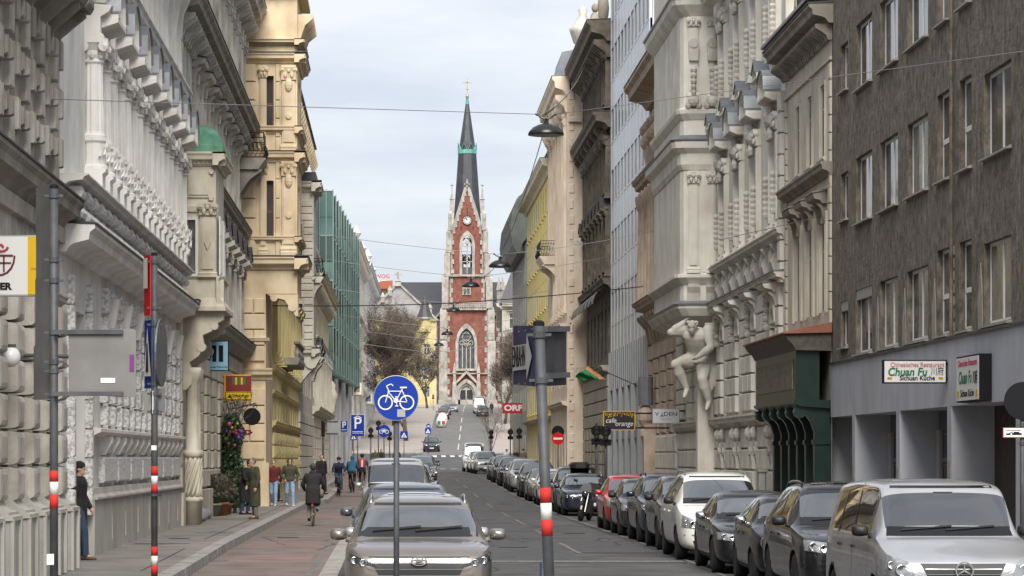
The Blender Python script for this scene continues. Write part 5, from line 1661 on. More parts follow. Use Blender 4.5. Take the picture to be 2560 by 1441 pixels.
# middle stage
mb = MB().box(cxw(1122),cxw(1213),f0 + .3,f0 + 11.2,czw(772),czw(692)); chp('middle_tower_wall',mb,m_brick)
mb = MB().box(cxw(1156),cxw(1177),f0 + .0,f0 + .35,czw(738),czw(717)); sw = chp('small_window_frame',mb,m_cst)
mb = MB().box(cxw(1159),cxw(1165),f0 - .03,f0 + .02,czw(736),czw(722)).box(cxw(1168),cxw(1174),f0 - .03,f0 + .02,czw(736),czw(722)); chp('pane',mb,m_cgl,sw)
# balustrade gallery
mb = MB().box(cxw(1136),cxw(1216),f0 - 1.0,f0 + .2,czw(776),czw(772)); gal = chp('gallery_slab',mb,m_cst)
mb = MB().box(cxw(1136),cxw(1216),f0 - .9,f0 - .6,czw(759),czw(757)); chp('gallery_handrail',mb,m_cst,gal)
for i in range(14):
 x0,x1 = cxw(1137 + i*5.6),cxw(1137 + (i + 1)*5.6)
 mb = MB().tube([(x0,f0 - .75,czw(771)),(x1,f0 - .75,czw(759))],.1,4).tube([(x1,f0 - .75,czw(771)),(x0,f0 - .75,czw(759))],.1,4).box(x0 - .08,x0 + .08,f0 - .85,f0 - .65,czw(772),czw(758))
 chp('baluster',mb,m_cst,gal)
# belfry stage: open pointed window seen through
bx,ba = cxw(1168),12.5*PXM
for yy,nm in ((f0 + .6,'belfry_wall'),(f0 + 9.6,'belfry_rear_wall')):
 mb = MB(); plate(mb,cxw(1123),cxw(1211),yy,yy + .9,czw(694),czw(588),bx,ba,czw(610),czw(684),1.0); chp(nm,mb,m_brick)
mb = MB().box(cxw(1123),cxw(1125),f0 + 1.5,f0 + 9.6,czw(694),czw(588)).box(cxw(1209),cxw(1211),f0 + 1.5,f0 + 9.6,czw(694),czw(588)); chp('belfry_side_wall',mb,m_brick)
mb = MB(); archring(mb,bx,ba,ba + .65,f0 + .3,f0 + 1.0,czw(610),czw(690)); bw = chp('belfry_window_frame',mb,m_cst)
mb = MB().box(bx - .14,bx + .14,f0 + .6,f0 + .9,czw(684),czw(606)).box(bx - ba,bx + ba,f0 + .6,f0 + .9,czw(655),czw(653))
for tx,ty,r in ((-.5,612,.5),(.5,612,.5),(0,599,.5)):
 mb.lathe([(r - .12,0),(r + .08,0),(r + .08,.25),(r - .12,.25)],12,(bx + ba*tx,f0 + .6,czw(ty)),'y')
chp('tracery',mb,m_cst,bw)
mb = MB().box(bx - ba,bx + ba,f0 + .7,f0 + .85,czw(684),czw(668)); chp('sound_louvre',mb,m_cgl,bw)
mb = MB().ball((bx - .2,f0 + 4,czw(648)),1.0,1.0,1.1,10,6).box(bx - 1.3,bx + 1.3,f0 + 3.6,f0 + 4.4,czw(636),czw(634)).box(bx - 1.1,bx - .8,f0 + 3.8,f0 + 4.2,czw(668),czw(634)).box(bx + .8,bx + 1.1,f0 + 3.8,f0 + 4.2,czw(668),czw(634)); chp('bell',mb,m_darkmetal)
# gable with clock
mb = MB().prism([(cxw(1124),czw(588)),(cxw(1211),czw(588)),(cxw(1203),czw(575)),(cxw(1168),czw(478)),(cxw(1133),czw(575))],'y',f0 + .55,f0 + 1.6); gbl = chp('gable_wall',mb,m_brick)
for sx in (-1,1):
 p0,p1 = Vector((cxw(1168 + sx*40),f0 + .4,czw(604))),Vector((cxw(1168),f0 + .4,czw(468)))
 dv = (p1 - p0).normalized(); nv = Vector((-dv.z,0,dv.x))*(1 if sx > 0 else -1)*-1
 w_ = .85
 k0,k1 = p0,p1
 o_ = Vector((sx*w_,0,0))
 mb = MB().hexa([tuple(k0),tuple(k0 + o_),tuple(k0 + o_ + Vector((0,1.3,0))),tuple(k0 + Vector((0,1.3,0))),tuple(k1 - o_*.2),tuple(k1 + o_*.8),tuple(k1 + o_*.8 + Vector((0,1.3,0))),tuple(k1 - o_*.2 + Vector((0,1.3,0)))])
 chp('gable_coping',mb,m_cst,gbl)
 for k in range(8):
  q = p0.lerp(p1,.04 + k*.115)
  mb = MB().box(q.x - sx*.05 - .32,q.x - sx*.05 + .32,f0 + .3,f0 + .54,q.z - .1,q.z + .62); chp('stepped_stone',mb,m_cst,gbl)
mb = MB().lathe([(.35,0),(.25,1.0),(.6,1.3),(.2,1.6),(.18,2.4)],8,(cxw(1168),f0 + 1,czw(472))).box(cxw(1168) - .7,cxw(1168) + .7,f0 + .8,f0 + 1.2,czw(462),czw(458)).box(cxw(1168) - .25,cxw(1168) + .25,f0 + .8,f0 + 1.2,czw(466),czw(452)); chp('gable_finial',mb,m_cst,gbl)
mb = MB().lathe([(.01,0),(1.1,0),(1.1,.2),(.01,.2)],24,(cxw(1168),f0 + .3,czw(551)),'y'); clk = chp('clock_face',mb,M('clock_white',(.6,.6,.58),rough=.6))
mb = MB().lathe([(1.0,-.05),(1.16,-.05),(1.16,.1),(1.0,.1)],24,(cxw(1168),f0 + .28,czw(551)),'y')
for q in range(12):
 aa = q*PI/6
 mb.box(cxw(1168) + .78*math.cos(aa) - .1,cxw(1168) + .78*math.cos(aa) + .1,f0 + .22,f0 + .29,czw(551) + .78*math.sin(aa) - .12,czw(551) + .78*math.sin(aa) + .12)
chp('clock_numerals',mb,m_void,clk)
mb = MB().tube([(cxw(1168),f0 + .2,czw(551)),(cxw(1168) - .5,f0 + .2,czw(551) + .62)],.07,4).tube([(cxw(1168),f0 + .2,czw(551)),(cxw(1168) - .12,f0 + .2,czw(551) + .55)],.09,4); chp('clock_hands',mb,m_void,clk)
for xx,y0_,y1_ in ((1168,520,534),(1153,565,575),(1183,565,575)):
 mb = MB().box(cxw(xx) - .1,cxw(xx) + .1,f0 + .5,f0 + .56,czw(y1_),czw(y0_)); chp('slit',mb,m_void,gbl)
# corner buttresses: stepped limestone shafts with pinnacles
for sx in (-1,1):
 def bxp(xc,hw,yb,yt,nm='buttress_stage',dd=0.0):
  mb = MB().box(cxw(1168 + sx*xc) - hw,cxw(1168 + sx*xc) + hw,f0 - .7 + dd,f0 + 1.6,czw(yb),czw(yt) - .5)
  mb.rings([[(cxw(1168 + sx*xc) - hw,f0 - .7 + dd,czw(yt) - .5),(cxw(1168 + sx*xc) + hw,f0 - .7 + dd,czw(yt) - .5),(cxw(1168 + sx*xc) + hw,f0 + 1.6,czw(yt) - .5),(cxw(1168 + sx*xc) - hw,f0 + 1.6,czw(yt) - .5)],[(cxw(1168 + sx*xc) - hw*.6,f0 + .1 + dd,czw(yt) + .4),(cxw(1168 + sx*xc) + hw*.6,f0 + .1 + dd,czw(yt) + .4),(cxw(1168 + sx*xc) + hw*.6,f0 + 1.6,czw(yt) + .4),(cxw(1168 + sx*xc) - hw*.6,f0 + 1.6,czw(yt) + .4)]])
  return chp(nm,mb,m_cst)
 bxp(61,.95,1013,850); bxp(60,.8,850,772); bxp(55,.8,772,690); bxp(50,.72,692,630); bxp(46,.62,632,575); bxp(42,.5,577,530)
 mb = MB().rings([[(cxw(1168 + sx*38) + a*r,f0 + .3 + b*r,czw(y)) for a,b in ((-1,-1),(1,-1),(1,1),(-1,1))] for r,y in ((.5,532),(.45,500),(.62,499),(.4,494),(.08,466))]); chp('pinnacle',mb,m_cst)
 mb = MB().ball((cxw(1168 + sx*38),f0 + .3,czw(463)),.35,.35,.3,8,5).box(cxw(1168 + sx*38) - .1,cxw(1168 + sx*38) + .1,f0 + .2,f0 + .4,czw(466),czw(457)); chp('pinnacle_finial',mb,m_cst)
 for k in range(17):      # toothed quoins along the brick
  y = 1000 - k*13.2
  mb = MB().box(0,(1.0 if k % 2 else .5),-.08,.3,0,1.15)
  x0 = cxw(1168 + sx*54)
  ob('quoin',cached(('chq',k % 2,sx),m_cst,lambda m2: m2.box(-(1.0 if k % 2 else .5) if sx > 0 else 0,0 if sx > 0 else (1.0 if k % 2 else .5),-.1,.3,0,1.2)),ch,T(x0,f0,czw(y)))
 for k in range(15):
  y = 768 - k*12
  ob('quoin',cached(('chq2',k % 2,sx),m_cst,lambda m2: m2.box(-(0.8 if k % 2 else .4) if sx > 0 else 0,0 if sx > 0 else (0.8 if k % 2 else .4),-.1,.6,0,1.1)),ch,T(cxw(1168 + sx*(44 if y > 690 else 41)),f0 + .25,czw(y)))
 # aisle
 mb = MB().box(min(cxw(1168 + sx*68),cxw(1168 + sx*84)),max(cxw(1168 + sx*68),cxw(1168 + sx*84)),f0 + 3,f0 + 40,czw(1013),czw(800)); chp('aisle_wall',mb,m_brick)
 mb = MB().prism([(cxw(1168 + sx*66),czw(775)),(cxw(1168 + sx*87),czw(800)),(cxw(1168 + sx*87),czw(806)),(cxw(1168 + sx*66),czw(781))],'y',f0 + 2.8,f0 + 6); chp('aisle_coping',mb,m_cst)
 for k in range(15):
  mb = MB().box(-.5,.5,-.05,.3,0,1.2); ob('quoin',cached(('chq3',),m_cst,lambda m2: m2.box(-.5,.5,-.1,.3,0,1.2)),ch,T(cxw(1168 + sx*82) + (.3 if k % 2 else -.1)*-sx,f0 + 2.97,czw(1003 - k*13.5)))
for y,h_ in ((770,.6),(692,.5),(1002,.8)):
 mb = MB().box(cxw(1104),cxw(1232),f0 - .3,f0 + .35,czw(y),czw(y) + h_); chp('string_course',mb,m_cst)
# portal
pz,pa = czw(975),21*PXM
px_ = cxw(1166)
mb = MB(); archring(mb,px_,pa,pa + .75,f0 - 1.4,f0 - .2,czw(985),czw(1013),.75); por = chp('portal_arch',mb,m_cst)
mb = MB(); archring(mb,px_,pa - .5,pa + .05,f0 - .9,f0 - .1,czw(985),czw(1013),.78); chp('inner_arch',mb,m_cst,por)
m_tymp = M('carved_tympanum',(0.30,0.285,0.255),(0.46,0.445,0.41),scale=3,rough=0.9,bump=0.8,bscale=5)
mb = MB()
for i in range(10):
 t0,t1 = -1 + i/5,-1 + (i + 1)/5
 w_ = pa - .4
 mb.hexa([(px_ + w_*t0,f0 - .35,czw(976)),(px_ + w_*t1,f0 - .35,czw(976)),(px_ + w_*t1,f0 - .1,czw(976)),(px_ + w_*t0,f0 - .1,czw(976)),(px_ + w_*t0,f0 - .35,czw(985) + .02 + arch_h(w_*t0,w_,.78) + .9),(px_ + w_*t1,f0 - .35,czw(985) + .02 + arch_h(w_*t1,w_,.78) + .9),(px_ + w_*t1,f0 - .1,czw(985) + arch_h(w_*t1,w_,.78) + .9),(px_ + w_*t0,f0 - .1,czw(985) + arch_h(w_*t0,w_,.78) + .9)])
chp('tympanum',mb,m_tymp,por)
for x0_,x1_ in ((1147,1163.5),(1167.5,1184)):
 mb = MB().box(cxw(x0_),cxw(x1_),f0 - .32,f0 - .15,czw(1011),czw(976)); dr_ = chp('portal_door',mb,M('dark_oak',(.012,.013,.02),rough=.6))
 mb = MB().box(cxw(x0_) + .1,cxw(x0_) + .2,f0 - .36,f0 - .32,czw(1000),czw(996)); chp('door_handle',mb,m_gold,dr_)
mb = MB().box(cxw(1164),cxw(1167),f0 - .5,f0 - .1,czw(1012),czw(975)); chp('portal_pillar',mb,m_cst)
for sx in (-1,1):
 mb = MB().hexa([(px_ + sx*(pa + .9),f0 - 1.3,czw(958)),(px_ + sx*(pa + .2),f0 - 1.3,czw(958)),(px_ + sx*(pa + .2),f0 - .8,czw(958)),(px_ + sx*(pa + .9),f0 - .8,czw(958)),(px_ + sx*.4,f0 - 1.3,czw(930)),(px_ - sx*.1,f0 - 1.3,czw(934)),(px_ - sx*.1,f0 - .8,czw(934)),(px_ + sx*.4,f0 - .8,czw(930))]); chp('portal_gable',mb,m_cst,por)
 mb = MB().rings([[(px_ + sx*30*PXM + a*r,f0 - .9 + b*r,czw(y)) for a,b in ((-1,-1),(1,-1),(1,1),(-1,1))] for r,y in ((.55,1013),(.5,960),(.35,955),(.35,935),(.5,934),(.06,908))]); chp('portal_pinnacle',mb,m_cst,por)
mb = MB().box(px_ - 5.5,px_ + 5.5,f0 - .5,f0 - .2,czw(936),czw(933)).box(px_ - .2,px_ + .2,f0 - 1.1,f0 - .7,czw(934),czw(922)).box(px_ - .55,px_ + .55,f0 - 1.1,f0 - .7,czw(928),czw(926)); chp('portal_cross_band',mb,m_cst,por)
mb = MB()
for k in range(4):
 mb.box(px_ - 5 - .4*k,px_ + 5 + .4*k,f0 - 1.6 - .5*k,f0 - .3,czw(1013) - .2*(k + 1),czw(1013) - .2*k)
chp('portal_steps',mb,m_cst)
mb = MB().box(cxw(1096),cxw(1243),f0 - .9,f0 + 2,czw(1013) - 2,czw(1000)); chp('base_course',mb,m_cst)
# slate spire with copper crown
sp = []
def octa(r,y,cx=cxw(1169.5)):
 return [(cx + r*math.cos(PI/8 + q*PI/4),f0 + 5.6 + r*math.sin(PI/8 + q*PI/4),czw(y)) for q in range(8)]
mb = MB().rings([octa(3.6,560),octa(3.55,542),octa(2.35,378)]); chp('spire_lower',mb,m_spire)
mb = MB().rings([octa(2.2,378),octa(1.9,350),octa(.42,252)]); chp('spire_upper',mb,m_spire)
mb = MB().rings([octa(2.5,380),octa(2.45,370)]); cwn = chp('copper_crown',mb,m_verd)
for q in range(8):
 a0,a1_ = PI/8 + q*PI/4,PI/8 + (q + 1)*PI/4
 cxx,cyy = cxw(1169.5),f0 + 5.6
 P0 = Vector((cxx + 2.5*math.cos(a0),cyy + 2.5*math.sin(a0),0)); P1 = Vector((cxx + 2.5*math.cos(a1_),cyy + 2.5*math.sin(a1_),0)); PM = (P0 + P1)/2
 for (A_,B_) in ((P0,PM),(P1,PM)):
  mb = MB().hexa([(A_.x,A_.y,czw(352)),(A_.x*.97 + B_.x*.03,A_.y,czw(352) - .1),(B_.x,B_.y,czw(372)),(B_.x,B_.y,czw(374)),(A_.x*.9 + cxx*.1,A_.y*.9 + cyy*.1,czw(352)),(A_.x*.9 + cxx*.1,A_.y*.9 + cyy*.1,czw(356)),(B_.x*.9 + cxx*.1,B_.y*.9 + cyy*.1,czw(374)),(B_.x*.9 + cxx*.1,B_.y*.9 + cyy*.1,czw(370))])
  chp('crown_point',mb,m_verd,cwn)
mb = MB().rings([octa(.5,254),octa(.3,240),octa(.45,238),octa(.12,234)]); chp('spire_tip',mb,m_verd)
mb = MB().ball((cxw(1169.5),f0 + 5.6,czw(234)),.42,.42,.42,10,6); chp('gilded_ball',mb,m_gold,None,True)
cxx = cxw(1169.5)
mb = MB().box(cxx - .1,cxx + .1,f0 + 5.5,f0 + 5.7,czw(232),czw(189)).box(cxx - 1.15,cxx + 1.15,f0 + 5.5,f0 + 5.7,czw(200) - .1,czw(200) + .1).box(cxx - .45,cxx + .45,f0 + 5.5,f0 + 5.7,czw(217) - .08,czw(217) + .08); chp('spire_cross',mb,m_gold)
# nave roof behind the tower
N = CD + 30
zn = lambda y: Z_at(y,N)
mb = MB().prism([(CD + 12,zn(800)),(N,zn(706)),(N + 14,zn(800))],'x',X_at(1002,N),X_at(1262,N)); chp('nave_roof',mb,m_slate)
mb = MB().box(X_at(1010,N),X_at(1256,N),CD + 13,N + 13,zr(N) - 1,zn(798)); chp('nave_wall',mb,m_brick)
for xx in (1243,1252):
 mb = MB().rings([[(X_at(xx,N) + a*r,N - 12 + b*r,zn(y)) for a,b in ((-1,-1),(1,-1),(1,1),(-1,1))] for r,y in ((.6,800),(.5,735),(.7,733),(.05,700))]); chp('nave_pinnacle',mb,m_cst)
# ---------------------------------------------------------------- far houses left of the church
m_yel = M('pale_yellow_stucco',(0.50,0.43,0.20),(0.56,0.49,0.26),scale=0.4,rough=0.9,dirt=0.25)
m_grroof = M('grey_tile_roof',(0.25,0.245,0.25),(0.31,0.305,0.31),scale=0.8,rough=0.85)
YD = 560.0
hy = thing('turret_house','pale yellow house with a pointed dark corner turret behind the bare trees','building',(X_at(1030,YD),YD + 6,zr(YD)))
yx = lambda x: X_at(x,YD); yz = lambda y: Z_at(y,YD)
Fy = Fac((yx(1090),YD),(yx(930),YD),True)
hs = []
for k in range(4):
 hs += [(1.2 + k*3.0,2.3 + k*3.0,z0,z0 + 2) for z0 in (13.5,17.5,21.5)]
wall(Fy,hy,m_yel,0,12.1,zr(YD) - 1,yz(800),hs,.3)
for h in hs:
 window(Fy,hy,(h[0] + h[1])/2,h[2],1.1,2,-.28)
mb = MB().box(yx(930),yx(1090),YD + .35,YD + 20,zr(YD) - 1,yz(801)); ob('rear_wall',mb.mesh('rear_wall',m_yel),hy)
cornice(Fy,hy,m_yel,0,12.1,yz(806),.6,.6)
tx = yx(1062)
mb = MB().lathe([(1.35,yz(830)),(1.35,yz(800)),(1.6,yz(799)),(1.6,yz(794))],10,(tx,YD + .6,0)); ob('turret',mb.mesh('turret',m_yel),hy)
mb = MB().lathe([(1.65,yz(796)),(1.1,yz(780)),(.5,yz(755)),(.06,yz(735))],10,(tx,YD + .6,0)); ob('turret_roof',mb.mesh('turret_roof',m_slate),hy)
mb = MB().lathe([(1.7,yz(799)),(1.75,yz(797)),(1.7,yz(795))],10,(tx,YD + .6,0)); ob('turret_gutter',mb.mesh('turret_gutter',m_zinc),hy)
GD = 640.0
gx = lambda x: X_at(x,GD); gz = lambda y: Z_at(y,GD)
hg_ = thing('gabled_hall','grey-roofed gabled hall with a stone cross finial left of the church','building',(gx(1000),GD + 5,zr(GD)))
mb = MB().prism([(gx(905),gz(800)),(gx(995),gz(712)),(gx(1092),gz(800)),(gx(1092),zr(GD) - 1),(gx(905),zr(GD) - 1)],'y',GD,GD + 1.2); ob('gable_wall',mb.mesh('gable_wall',m_grroof),hg_)
mb = MB().prism([(gx(900),gz(804)),(gx(995),gz(709)),(gx(1097),gz(804)),(gx(1097),gz(800)),(gx(995),gz(704)),(gx(900),gz(800))],'y',GD + .2,GD + 18); ob('roof',mb.mesh('roof',m_grroof),hg_)
for sx,x_ in ((-1,905),(1,1092)):
 mb = MB().hexa([(gx(x_),GD - .4,gz(802)),(gx(x_) + .6,GD - .4,gz(802)),(gx(x_) + .6,GD + .3,gz(802)),(gx(x_),GD + .3,gz(802)),(gx(995) - .3,GD - .4,gz(708)),(gx(995) + .3,GD - .4,gz(708)),(gx(995) + .3,GD + .3,gz(708)),(gx(995) - .3,GD + .3,gz(708))]); ob('gable_coping',mb.mesh('gable_coping',m_cst),hg_)
mb = MB().rings([[(gx(995) + a*r,GD + b*r,gz(y)) for a,b in ((-1,-1),(1,-1),(1,1),(-1,1))] for r,y in ((.7,716),(.5,706),(.7,704),(.3,698),(.25,680))]).box(gx(995) - .8,gx(995) + .8,GD - .2,GD + .2,gz(688),gz(685)); ob('cross_finial',mb.mesh('cross_finial',m_cst),hg_)
for x_,y_ in ((957,745),(975,728),(1075,772)):
 mb = MB().rings([[(gx(x_) + a*r,GD - .2 + b*r,gz(y)) for a,b in ((-1,-1),(1,-1),(1,1),(-1,1))] for r,y in ((.4,y_ + 12),(.4,y_),(.55,y_ - 1),(.05,y_ - 14))]); ob('gable_pinnacle',mb.mesh('gable_pinnacle',m_cst),hg_)
# office building with red letters on its roof
BD = 860.0
bxw = lambda x: X_at(x,BD); bzw = lambda y: Z_at(y,BD)
hb = thing('rooftop_sign_office','distant white and blue office with red roof lettering at the skyline','building',(bxw(955),BD,zr(BD)))
mb = MB().box(bxw(900),bxw(981),BD,BD + 20,zr(BD) - 1,bzw(701)); ob('wall',mb.mesh('wall',m_I),hb)
for k in range(2):
 for q in range(3):
  mb = MB().box(bxw(934 + q*15),bxw(946 + q*15),BD - .1,BD + .1,bzw(718 + k*12),bzw(711 + k*12)); ob('window',mb.mesh('window',M('blue_glass',(.12,.2,.36),rough=.2)),hb)
mb = MB().box(bxw(900),bxw(982),BD - 30,BD - 12,zr(BD) - 1,bzw(724)); ob('front_wing',mb.mesh('front_wing',m_I),hb)
mb = MB().prism([(bxw(890),bzw(742)),(bxw(982),bzw(742)),(bxw(982),bzw(722)),(bxw(890),bzw(727))],'y',BD - 40,BD - 31); ob('red_roof',mb.mesh('red_roof',M('red_tile',(.33,.10,.055),rough=.85)),hb)
ob('roof_lettering',text_mesh('BUWOG',13*BD/FPX*1.05,M('red_letters',(.42,.02,.02),rough=.5),.02,'CENTER',.15),hb,T(bxw(948),BD - .2,bzw(692)) @ UP)
# ---------------------------------------------------------------- vehicles
m_tyre = M('tyre_rubber',(0.012,0.012,0.013),rough=0.85)
m_rim = M('alloy_rim',(0.32,0.33,0.34),rough=0.35,metal=0.8)
m_blk = M('black_plastic',(0.014,0.014,0.016),rough=0.55)
m_gloss = M('gloss_black_trim',(0.008,0.008,0.009),rough=0.12)
m_cglass = M('car_glass',(0.035,0.048,0.052),(0.065,0.085,0.09),scale=0.7,rough=0.03,spec=1.0,coat=1.0)
m_lens = M('headlamp_lens',(0.20,0.21,0.22),(0.36,0.37,0.38),scale=14,rough=0.08,metal=0.35,coat=1.0)
m_lensd = M('headlamp_dark',(0.02,0.021,0.023),(0.06,0.062,0.065),scale=14,rough=0.07,metal=0.3,coat=1.0)
m_chrome = M('chrome',(0.6,0.61,0.62),rough=0.12,metal=1.0)
m_satin = M('satin_chrome',(0.34,0.345,0.35),rough=0.3,metal=0.9)
m_amber = M('amber_lens',(0.5,0.13,0.03),rough=0.2)
m_plate = M('number_plate_white',(0.6,0.6,0.6),rough=0.4)
m_plateb = M('number_plate_blue',(0.03,0.06,0.3),rough=0.4)
def paint(name,col,metal=0.4):
 return M('paint_' + name,col,tuple(min(1,c*1.12) for c in col),scale=0.9,rough=0.34,metal=metal,coat=0.8,spec=0.25,dirt=0.12)
def car_body(S):
 L_,w,H_ = S['L'],S['W']/2,S['H']
 hz,nz_,cw,rs,re_,bt = S['hood'],S['nose'],S['cowl'],S['rs'],S['re'],S['belt']
 st = []
 g = S.get('clear',.2)
 wt = S.get('roofw',.70)
 st.append((0.0,.70,g + .12,nz_ - .24,nz_ - .17,.6))
 st.append((.05,.83,g + .03,nz_ - .12,nz_ - .06,.68))
 st.append((.20,.93,g,nz_ - .03,nz_ + .01,.76))
 st.append((.5,.985,g,nz_ + (bt - nz_)*.3,nz_ + (hz - nz_)*.5,.80))
 st.append((cw*.75 + .05,1.0,g,nz_ + (bt - nz_)*.75,nz_ + (hz - nz_)*.9,.82))
 st.append((cw,1.0,g,bt - .01,hz,.83))
 st.append((cw + .09,1.0,g,bt,hz + .05,.83))
 st.append((rs - .07,1.0,g,bt + .01,H_ - .09,wt + .03))
 st.append((rs + .12,1.0,g,bt + .02,H_ - .025,wt))
 st.append(((rs + re_)/2,1.0,g,bt + .03,H_,wt))
 st.append((re_,1.0,g,bt + .05,H_ - .045,wt - .02))
 if S['tail'] == 'sedan':
  st.append((re_ + .12,1.0,g,bt + .04,H_ - .1,wt))
  st.append((re_ + .72,.99,g,bt + .02,bt + .08,.78))
  st.append((L_ - .15,.95,g + .03,bt - .02,bt + .05,.76))
  st.append((L_,.84,g + .14,bt - .15,bt - .06,.7))
 elif S['tail'] == 'van':
  st.append((L_ - .12,.99,g,bt + .03,H_ - .08,wt))
  st.append((L_,.93,g + .08,bt,H_ - .22,wt - .05))
 else:
  st.append((L_ - .32,.98,g,bt + .05,(H_ + bt)/2 + .08,wt + .04))
  st.append((L_ - .1,.95,g + .03,bt,bt + .12,.78))
  st.append((L_,.86,g + .12,bt - .12,bt - .02,.7))
 rings = []
 for (s,kw,zb,zs_,zt,kt) in st:
  W_ = w*kw
  T_ = w*kt
  x = L_/2 - s
  ze = zt - min(.07,(zt - zs_)*.4)
  half = [(0,zb),(.7*W_,zb),(.93*W_,zb + .05),(W_,zb + .2),(W_*1.0,zb + (zs_ - zb)*.62),(W_*.985,zs_ - .07),(W_*.955,zs_),
    (W_*.955 + (T_ - W_*.955)*.5,zs_ + (ze - zs_)*.55),(T_,ze),(T_*.82,zt - .012 if zt - zs_ > .1 else zt - .006),(0,zt)]
  rings.append([(x,-y,z) for y,z in half] + [(x,y,z) for y,z in half[-2:0:-1]])
 mb = MB().rings(rings,True)
 me = mb.mesh('car_body',[m_blk,m_blk,m_blk,m_blk])
 n = len(rings[0])
 mi = [0]*len(me.polygons)
 for i in (6,7,8,9):
  for q in range(n):
   if (i == 6 and 8 <= q <= 11):
    mi[i*n + q] = 2
   if i > 6 and q in (6,7,12,13):
    mi[i*n + q] = 3
 me.polygons.foreach_set('material_index',mi)
 bm = bmesh.new(); bm.from_mesh(me)
 cl = bm.edges.layers.float.new('crease_edge')
 n = len(rings[0])
 bm.verts.ensure_lookup_table()
 for e in bm.edges:
  a,b = sorted((e.verts[0].index,e.verts[1].index))
  ia,ja,ib,jb = a // n,a % n,b // n,b % n
  if ja == jb and ja in (1,n - 1):
   e[cl] = .6
  if ja == jb and ja in (6,n - 6) and ia >= 2:
   e[cl] = .55
  if ja == jb and ja in (8,n - 8) and ia >= 6:
   e[cl] = .35
  if ja == jb and ja in (8,n - 8) and 1 < ia < 5:
   e[cl] = .3
  if ia == ib and ia == 5 and 6 <= ja <= 14 and 6 <= jb <= 14:
   e[cl] = .5
  if ia == ib == 0:
   e[cl] = .35
 bm.to_mesh(me); bm.free()
 return me
m_clear = bpy.data.materials.new('clear_car_glass')
m_clear.use_nodes = True
_n,_l = m_clear.node_tree.nodes,m_clear.node_tree.links
_n.remove(_n['Principled BSDF'])
_t = _n.new('ShaderNodeBsdfTransparent'); _t.inputs[0].default_value = (.50,.57,.57,1)
_g = _n.new('ShaderNodeBsdfGlossy'); _g.inputs['Roughness'].default_value = .02
_f = _n.new('ShaderNodeFresnel'); _f.inputs[0].default_value = 1.75
_k = _n.new('ShaderNodeMath'); _k.operation = 'MULTIPLY'; _k.inputs[1].default_value = 3.6; _k.use_clamp = True
_m = _n.new('ShaderNodeMixShader')
_l.new(_f.outputs[0],_k.inputs[0]); _l.new(_k.outputs[0],_m.inputs[0]); _l.new(_t.outputs[0],_m.inputs[1]); _l.new(_g.outputs[0],_m.inputs[2]); _l.new(_m.outputs[0],_n['Material Output'].inputs[0])
m_seat = M('seat_cloth',(0.05,0.052,0.055),(0.08,0.08,0.085),scale=12,rough=0.9)
def car_cabin(root,Wm,S,glz,X0,w):
 for k,nm in ((2,'windscreen'),(3,'side_window')):
  vs_,fs_ = glz[k]
  for sg in ((0,) if k == 2 else (1,-1)):
   mb = MB(); idx = {}
   for f in fs_:
    if sg and sum(vs_[i][1] for i in f)*sg < 0:
     continue
    q = []
    for i in f:
     key = tuple(round(c,4) for c in vs_[i])
     if key not in idx:
      idx[key] = len(mb.v); mb.v.append(key)
     q.append(idx[key])
    mb.face(tuple(q))
   if mb.f:
    ob(nm,mb.mesh(nm,m_clear,True),root,Wm)
 cw,H_,hz = S['cowl'],S['H'],S['hood']
 ob('dashboard',MB().prism([(X0 - cw - .12,hz - .3),(X0 - cw - .12,hz - .03),(X0 - cw - .45,hz + .0),(X0 - cw - .62,hz - .12),(X0 - cw - .62,hz - .4)],'y',-w*.8,w*.8).mesh('dashboard',m_blk),root,Wm)
 for y in (-.37,.37):
  for s_,hh in ((cw + 1.25,H_ - .5),(cw + 2.1,H_ - .55)):
   x = X0 - s_
   st_ = ob('seat',MB().rings([[(x + a*.09 - (z - .6)*.18,y + b*.24*k,z) for a,b in ((-1,-.8),(1,-1),(1,1),(-1,.8))] for z,k in ((.45,1),(hh - .1,.95),(hh,.7))]).mesh('seat',m_seat,True),root,Wm)
   ob('headrest',MB().ball((x - (hh - .5)*.18,y,hh + .11),.06,.13,.09,10,7).mesh('headrest',m_seat,True),st_,Wm)
 rg = [(X0 - cw - .68 + .07*math.sin(a),.37 + .18*math.cos(a),hz - .02 + .17*math.sin(a)) for a in [q*PI/9 for q in range(19)]]
 ob('steering_wheel',MB().tube(rg,.017,6).tube([(X0 - cw - .68,.2,hz - .02),(X0 - cw - .68,.54,hz - .02)],.02,5).mesh('steering_wheel',m_blk,True),root,Wm)
 xm = X0 - S['rs'] + .12
 ob('interior_mirror',MB().box(xm - .03,xm,-.12,.12,H_ - .24,H_ - .17).mesh('interior_mirror',m_blk),root,Wm)
